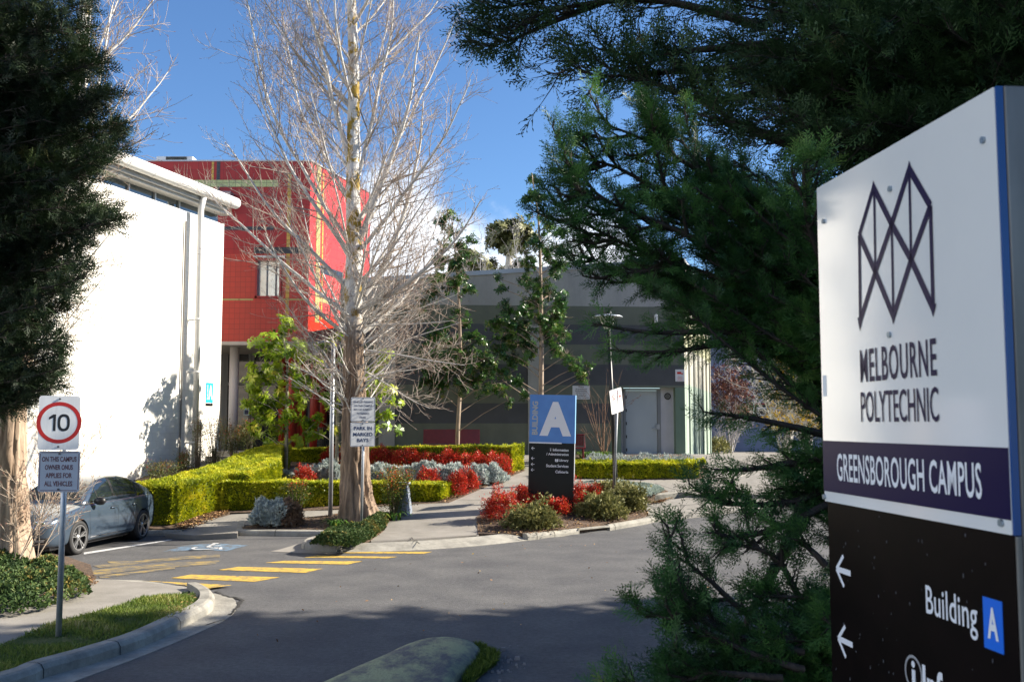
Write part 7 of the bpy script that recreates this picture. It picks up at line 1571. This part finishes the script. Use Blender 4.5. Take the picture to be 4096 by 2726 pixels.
def rpoly(poly):
    P = np.array(poly, float); lo = P.min(0); hi = P.max(0)
    while True:
        q = lo + np.random.RandomState(random.randrange(1 << 30)).rand(1, 2) * (hi - lo)
        if in_poly(q, poly)[0]: return q[0]
random.seed(31)
# near juniper, beside and behind the campus sign
JT = Vector((2.55, 5.9, 0))
jtr = [Vector((2.45, 6.2, .3)), Vector((2.5, 6.2, 1.2)), Vector((2.6, 6.2, 2.2)), Vector((2.7, 6.2, 3.0)), Vector((2.8, 6.2, 3.4))]
L = []
L += [dl([(1960, 700, 6.2), (1860, 560, 6.0), (1650, 420, 5.8), (1500, 330, 5.6), (1350, 268, 5.4)], .03, 1.1, .8), dl([(1950, 720, 6), (1800, 600, 5.9), (1600, 490, 5.7), (1420, 385, 5.5), (1268, 348, 5.3)], .03, 1.1, .8),
      dl([(1950, 760, 6), (1850, 700, 5.8), (1650, 575, 5.5), (1450, 485, 5.3), (1300, 425, 5.1)], .03, 1.1, .85), dl([(1950, 800, 6), (1850, 760, 5.8), (1700, 660, 5.6), (1480, 580, 5.5), (1280, 482, 5.4)], .03, 1.1, .85),
      dl([(1950, 840, 6), (1850, 800, 6.1), (1650, 720, 6.1), (1450, 640, 6.1), (1345, 590, 6)], .03, 1.1, .8), dl([(1950, 850, 6), (1860, 810, 5.8), (1700, 765, 5.6), (1500, 765, 5.4), (1310, 735, 5.3)], .03, 1.3, .8),
      dl([(1950, 840, 6), (1860, 780, 5.9), (1690, 715, 5.9), (1560, 685, 5.9), (1450, 645, 5.9)], .025, 1.2, .7), dl([(1860, 800, 5.8), (1700, 790, 5.6), (1520, 810, 5.5), (1350, 800, 5.5)], .02, 1.2, .6), dl([(1860, 790, 6), (1720, 775, 6), (1600, 800, 6), (1480, 835, 6)], .02, 1.2, .55),
      dl([(1900, 620, 5.4), (1860, 520, 5.2), (1850, 400, 5.1), (1865, 308, 5.0)], .018, 1.3, .55), dl([(1960, 700, 6.2), (1820, 520, 6.4), (1690, 400, 6.5), (1620, 340, 6.5), (1570, 300, 6.5)], .025, 1.0, .6)]
for poly, n, d0, d1, sl in (([(1500, 370), (1600, 330), (1720, 350), (1860, 430), (1890, 790), (1760, 730), (1620, 640), (1520, 500)], 40, 5.3, 6.6, .8), ([(1540, 600), (1700, 620), (1890, 700), (1890, 790), (1720, 740), (1600, 690)], 14, 5.4, 6.4, .7), ([(1380, 350), (1480, 400), (1700, 560), (1600, 560), (1450, 450)], 8, 5.2, 6.2, .7), ([(1340, 480), (1500, 560), (1640, 680), (1540, 690), (1420, 580)], 8, 5.2, 6.2, .7)):
    for k in range(n):
        x, y = rpoly(poly); d = random.uniform(d0, d1); t = D(x * K, y * K, d); s_ = JT + Vector((random.uniform(-.2, .2), random.uniform(-.3, .3), t.z - random.uniform(.5, 1.4))); s_.z = min(3.3, max(.8, s_.z))
        m_ = s_.lerp(t, .55) + Vector((0, 0, -.1)); L.append(([s_, m_, t], .014, 1.15, sl))
def plumes(L, lo, hi, n, sl=1.0, skip=()):
    out = []
    for i in range(lo, hi):
        pts, r, dn_, s_ = L[i]; P = [Vector(p) for p in pts]; tot = sum((P[j + 1] - P[j]).length for j in range(len(P) - 1))
        for k in range(int(n * tot)):
            t = .22 + .74 * random.random(); u = t * (len(P) - 1); j = min(int(u), len(P) - 2); q = P[j].lerp(P[j + 1], u - j); d = (P[j + 1] - P[j]).normalized()
            d2 = side_dir(d, R(random.uniform(22, 48))); d2.z += random.uniform(-.05, .12); d2.normalize(); l = tot * random.uniform(.10, .20) * (1.25 - t) * sl + .10
            out.append(([q, q + d2 * l * .5 + Vector((0, 0, -.01)), q + d2 * l + Vector((0, 0, .03))], .008, 1.25, .62))
    return out
nm = len(L); L += plumes(L, 0, 5, 10.0) + plumes(L, 9, 11, 7)
# lower half of the same juniper
n1 = len(L)
L += [dl([(1940, 1010, 5.4), (1840, 985, 5.2), (1720, 960, 5.1), (1562, 940, 5.0)], .02, 1.2, .62), dl([(1940, 1060, 5.4), (1850, 1060, 5.2), (1720, 1080, 5), (1588, 1078, 4.9)], .02, 1.2, .6), dl([(1940, 1100, 5.4), (1840, 1150, 5.2), (1700, 1160, 5), (1592, 1120, 4.9)], .02, 1.2, .6),
      dl([(1920, 1150, 5.2), (1800, 1210, 5), (1700, 1235, 4.9), (1610, 1225, 4.8)], .02, 1.2, .55), dl([(1860, 1480, 4.6), (1740, 1430, 4.6), (1640, 1340, 4.6), (1528, 1253, 4.5)], .016, 1.5, .42), dl([(1830, 1520, 4.5), (1710, 1480, 4.5), (1610, 1390, 4.5), (1462, 1300, 4.4)], .016, 1.6, .42),
      dl([(1850, 1500, 4.4), (1720, 1470, 4.4), (1600, 1420, 4.35), (1560, 1330, 4.3)], .014, 1.4, .42), dl([(1850, 1540, 4.3), (1720, 1500, 4.3), (1600, 1440, 4.3), (1490, 1400, 4.3)], .014, 1.4, .38), dl([(1800, 1560, 4.2), (1680, 1550, 4.2), (1560, 1540, 4.2), (1440, 1545, 4.2)], .014, 1.4, .4), dl([(1600, 1600, 4.1), (1450, 1590, 4.1), (1310, 1555, 4.1)], .012, 1.3, .38),
      dl([(1860, 1420, 4.9), (1800, 1300, 4.9), (1740, 1260, 4.9), (1660, 1250, 4.9)], .014, 1.2, .45), dl([(1900, 1300, 4.8), (1850, 1250, 4.8), (1800, 1240, 4.8)], .014, 1.2, .5)]
L += plumes(L, n1 + 2, len(L), 4.5, .8)
for poly, n, d0, d1, sl in (([(1720, 1040), (1895, 1000), (1895, 1180), (1800, 1190), (1740, 1130)], 22, 5.0, 5.8, .6), ([(1720, 1440), (1900, 1360), (1900, 1600), (1600, 1600), (1620, 1500)], 70, 4.2, 5.0, .75), ([(1500, 1490), (1640, 1430), (1700, 1568), (1450, 1568)], 12, 4.1, 4.7, .45), ([(1860, 1180), (1900, 1180), (1900, 1400), (1850, 1400)], 6, 4.8, 5.6, .5), ([(1640, 1300), (1760, 1330), (1780, 1420), (1660, 1420)], 6, 4.5, 4.9, .4)):
    for k in range(n):
        x, y = rpoly(poly); d = random.uniform(d0, d1); t = D(x * K, y * K, d); s_ = Vector((2.35, 5.6, max(.6, t.z - random.uniform(-.1, .6)))) if y < 1250 else Vector((1.95, 4.9, max(.7, t.z - random.uniform(.1, .6))))
        L.append(([s_, s_.lerp(t, .55) + Vector((0, 0, .03)), t], .012, 1.3, sl))
L += [([D(3330, 1850, 5.6), D(3150, 2180, 5.2), D(3040, 2380, 5.0), D(2960, 2560, 4.9), D(2940, 2900, 4.9)], .055, .12, .5)]
conifer('feathery green juniper beside the near campus sign, reaching left over the road', jtr[0], jtr, [.12, .10, .08, .05, .02], L, M['juniper'], SPR, .105, gap=.042, sec=.042, secL=(.09, .24), fl=.84, name='juniper', sa=(10, 34), trim=.13)
# tall dark cypress behind, filling the upper right and throwing the long shadow on the road
random.seed(77)
L = []
ctr = [Vector((6.2, 9.6, .3)), Vector((6.2, 9.6, 4)), Vector((6.1, 9.6, 9)), Vector((6.1, 9.6, 15))]
L += [dl([(1750, 60, 9.2), (1500, 0, 9), (1250, 30, 8.8), (1165, 92, 8.7)], .05, .9, .6), dl([(1700, -60, 9.2), (1400, -40, 9), (1200, 10, 8.8), (1112, 22, 8.7)], .05, .9, .6), dl([(1400, 0, 9), (1250, 60, 8.9), (1170, 95, 8.8), (1130, 95, 8.7)], .03, .8, .4), dl([(1800, 100, 9.2), (1600, 115, 9), (1420, 125, 8.8), (1270, 62, 8.6)], .045, 1.2, .6),
      dl([(1800, 160, 9), (1620, 160, 8.8), (1420, 175, 8.6), (1258, 160, 8.5)], .045, 1.3, .5), dl([(1800, 200, 9), (1640, 230, 8.8), (1500, 190, 8.6), (1380, 150, 8.5)], .04, 1.2, .7), dl([(1850, 320, 8.8), (1740, 300, 8.6), (1620, 240, 8.5), (1530, 200, 8.4)], .04, 1.2, .7), dl([(1900, 350, 8.6), (1800, 330, 8.5), (1700, 290, 8.4), (1600, 262, 8.3)], .04, 1.2, .65)]
L += plumes(L, 0, 8, 5.0, .85)
for poly, n, d0, d1, sl in (([(1540, -40), (2356, -60), (2356, 260), (1850, 300), (1680, 220), (1560, 110)], 110, 7.6, 10.5, 1.1), ([(1620, 200), (2356, 200), (2300, 260), (1880, 430), (1800, 420)], 50, 7.4, 9.6, 1.0), ([(1880, 330), (2356, 200), (2356, 500), (1900, 800)], 30, 8.5, 10.5, 1.1)):
    for k in range(n):
        x, y = rpoly(poly); d = random.uniform(d0, d1); t = D(x * K, y * K, d); s_ = Vector((6.1, 9.6, min(13, max(1.5, t.z - random.uniform(.2, 1.2))))); L.append(([s_, s_.lerp(t, .5) + Vector((0, 0, .15)), t], .03, 1.0, sl))
for k in range(90):                                                  # the rest of the crown, above and to the right of the frame
    z = random.uniform(2.2, 14); a = random.uniform(0, 6.28); rr = 3.6 * (1 - max(0, z - 5) / 12); s_ = Vector((6.15, 9.6, z)); t = s_ + Vector((math.cos(a) * rr, math.sin(a) * rr * .95, .5 + rr * .12)); L.append(([s_, s_.lerp(t, .5), t], .035, 1.0, 1.25))
tall = conifer('tall dark cypress filling the top right corner behind the campus sign', ctr[0], ctr, [.34, .28, .2, .05], L, M['cypress_green'], SPRM, .23, gap=.10, sec=.11, secL=(.30, .70), fl=.75, name='cypress_tree', trim=.36)
# left conifer
random.seed(13)
L = []; lx = -10.3; ltr = [Vector((lx, 14.2, .1)), Vector((lx, 14.2, 4)), Vector((lx, 14.2, 9)), Vector((lx + .2, 14.2, 14))]
tips = [(225, 10), (222, 60), (215, 110), (254, 136), (240, 145), (205, 185), (276, 214), (262, 222), (240, 250), (300, 283), (292, 298), (298, 330), (270, 342), (240, 372), (228, 400), (225, 450), (262, 470), (296, 494), (270, 500), (232, 520), (216, 560), (214, 600), (222, 632), (196, 668), (172, 705), (128, 745), (160, 778), (170, 806), (164, 838), (150, 862), (152, 886), (110, 905), (60, 925)]
for (x, y) in tips:
    for q_ in range(3):
        t = D((x - q_ * random.uniform(0, 16)) * K, (y + random.uniform(-9, 9) * (q_ > 0)) * K, 13.6 + random.uniform(-.8, .8)); s_ = Vector((lx, 14.2, t.z + random.uniform(-.6, .35))); L.append(([s_, s_.lerp(t, .45) + Vector((0, 0, -.05)), s_.lerp(t, .8) + Vector((0, 0, -.12)), t], .03, 1.5, .62))
for k in range(250):
    x, y = rpoly([(-60, -40), (205, -40), (178, 176), (205, 246), (225, 320), (205, 411), (190, 530), (190, 620), (160, 675), (130, 722), (90, 751), (115, 800), (110, 880), (0, 915), (-60, 915)]); t = D(x * K, y * K, random.uniform(12.6, 15.6)); s_ = Vector((lx, 14.2, min(13.5, t.z + random.uniform(-.6, .4)))); L.append(([s_, s_.lerp(t, .5) + Vector((0, 0, -.08)), t], .025, 1.0, .8))
for k in range(30):
    z = random.uniform(2.6, 13); a = random.uniform(1.2, 5.2); rr = 4.0 * (1 - max(0, z - 6) / 12); s_ = Vector((lx, 14.2, z)); t = s_ + Vector((math.cos(a) * rr, math.sin(a) * rr, .3)); L.append(([s_, s_.lerp(t, .5), t], .03, .9, 1.2))
conifer('tall dark conifer along the left edge, its branches over the speed sign', ltr[0], ltr, [.34, .27, .2, .05], L, M['cypress'], SPRM, .21, gap=.095, sec=.10, secL=(.28, .65), fl=.75, name='cypress_tree', trim=.15)
# more of the row to the right of the frame: they shade the road and verge
random.seed(3)
def copy_tree(o, loc, label, rz, sc):
    c = o.copy(); COL.objects.link(c); c.location = loc; c.rotation_euler = (0, 0, rz); c.scale = (sc, sc, sc); c['label'] = label
    for ch in o.children: k = ch.copy(); COL.objects.link(k); k.parent = c
    return c
L = []; r0 = Vector((9.9, 11.2, .4)); rtr = [r0, r0 + Vector((0, 0, 5)), r0 + Vector((0, 0, 10)), r0 + Vector((0, 0, 20))]
for k in range(430):
    z = .6 + 19.5 * (k / 430); a = k * 2.4; rr = 3.4 * (1 - max(0, z - 14) / 8) + .3; rr *= random.uniform(.75, 1.05); s_ = r0 + Vector((0, 0, z)); t = s_ + Vector((math.cos(a) * rr, math.sin(a) * rr, .3 + rr * .1)); L.append(([s_, s_.lerp(t, .5), t], .035, 1.0, 1.1))
row = conifer('cypress of the row right of the road, nearest to the lit road', rtr[0], rtr, [.34, .27, .2, .05], L, M['cypress'], [spray_t(9, 6, 1, .22, 1)], .42, gap=.20, sec=.26, secL=(.5, 1.0), fl=.8, group='row of cypresses right of the road', name='cypress_tree')
for (x, y, rz, sc, lab) in ((14.6, 12.3, 2.1, 1.0, 'cypress of the row right of the road, second from the road'), (19.6, 13.4, 4.0, 1.05, 'cypress of the row right of the road, farthest from the road'), (11.6, 5.6, 1.0, 1.0, 'cypress of the row right of the road, abreast of the campus sign'), (17.0, 6.6, 3.2, 1.05, 'cypress of the row right of the road, outermost beyond the campus sign'), (9.5, .2, 5.2, 1.0, 'cypress of the row right of the road, beside the viewer'), (15.0, .8, .5, 1.0, 'cypress of the row right of the road, behind the viewer')):
    c = copy_tree(row, (x, y, .4), lab, rz, sc); c.scale.z = {14.6: .72, 19.6: .86, 11.6: .50, 17.0: .62}.get(x, .8)
row.scale.z = .60
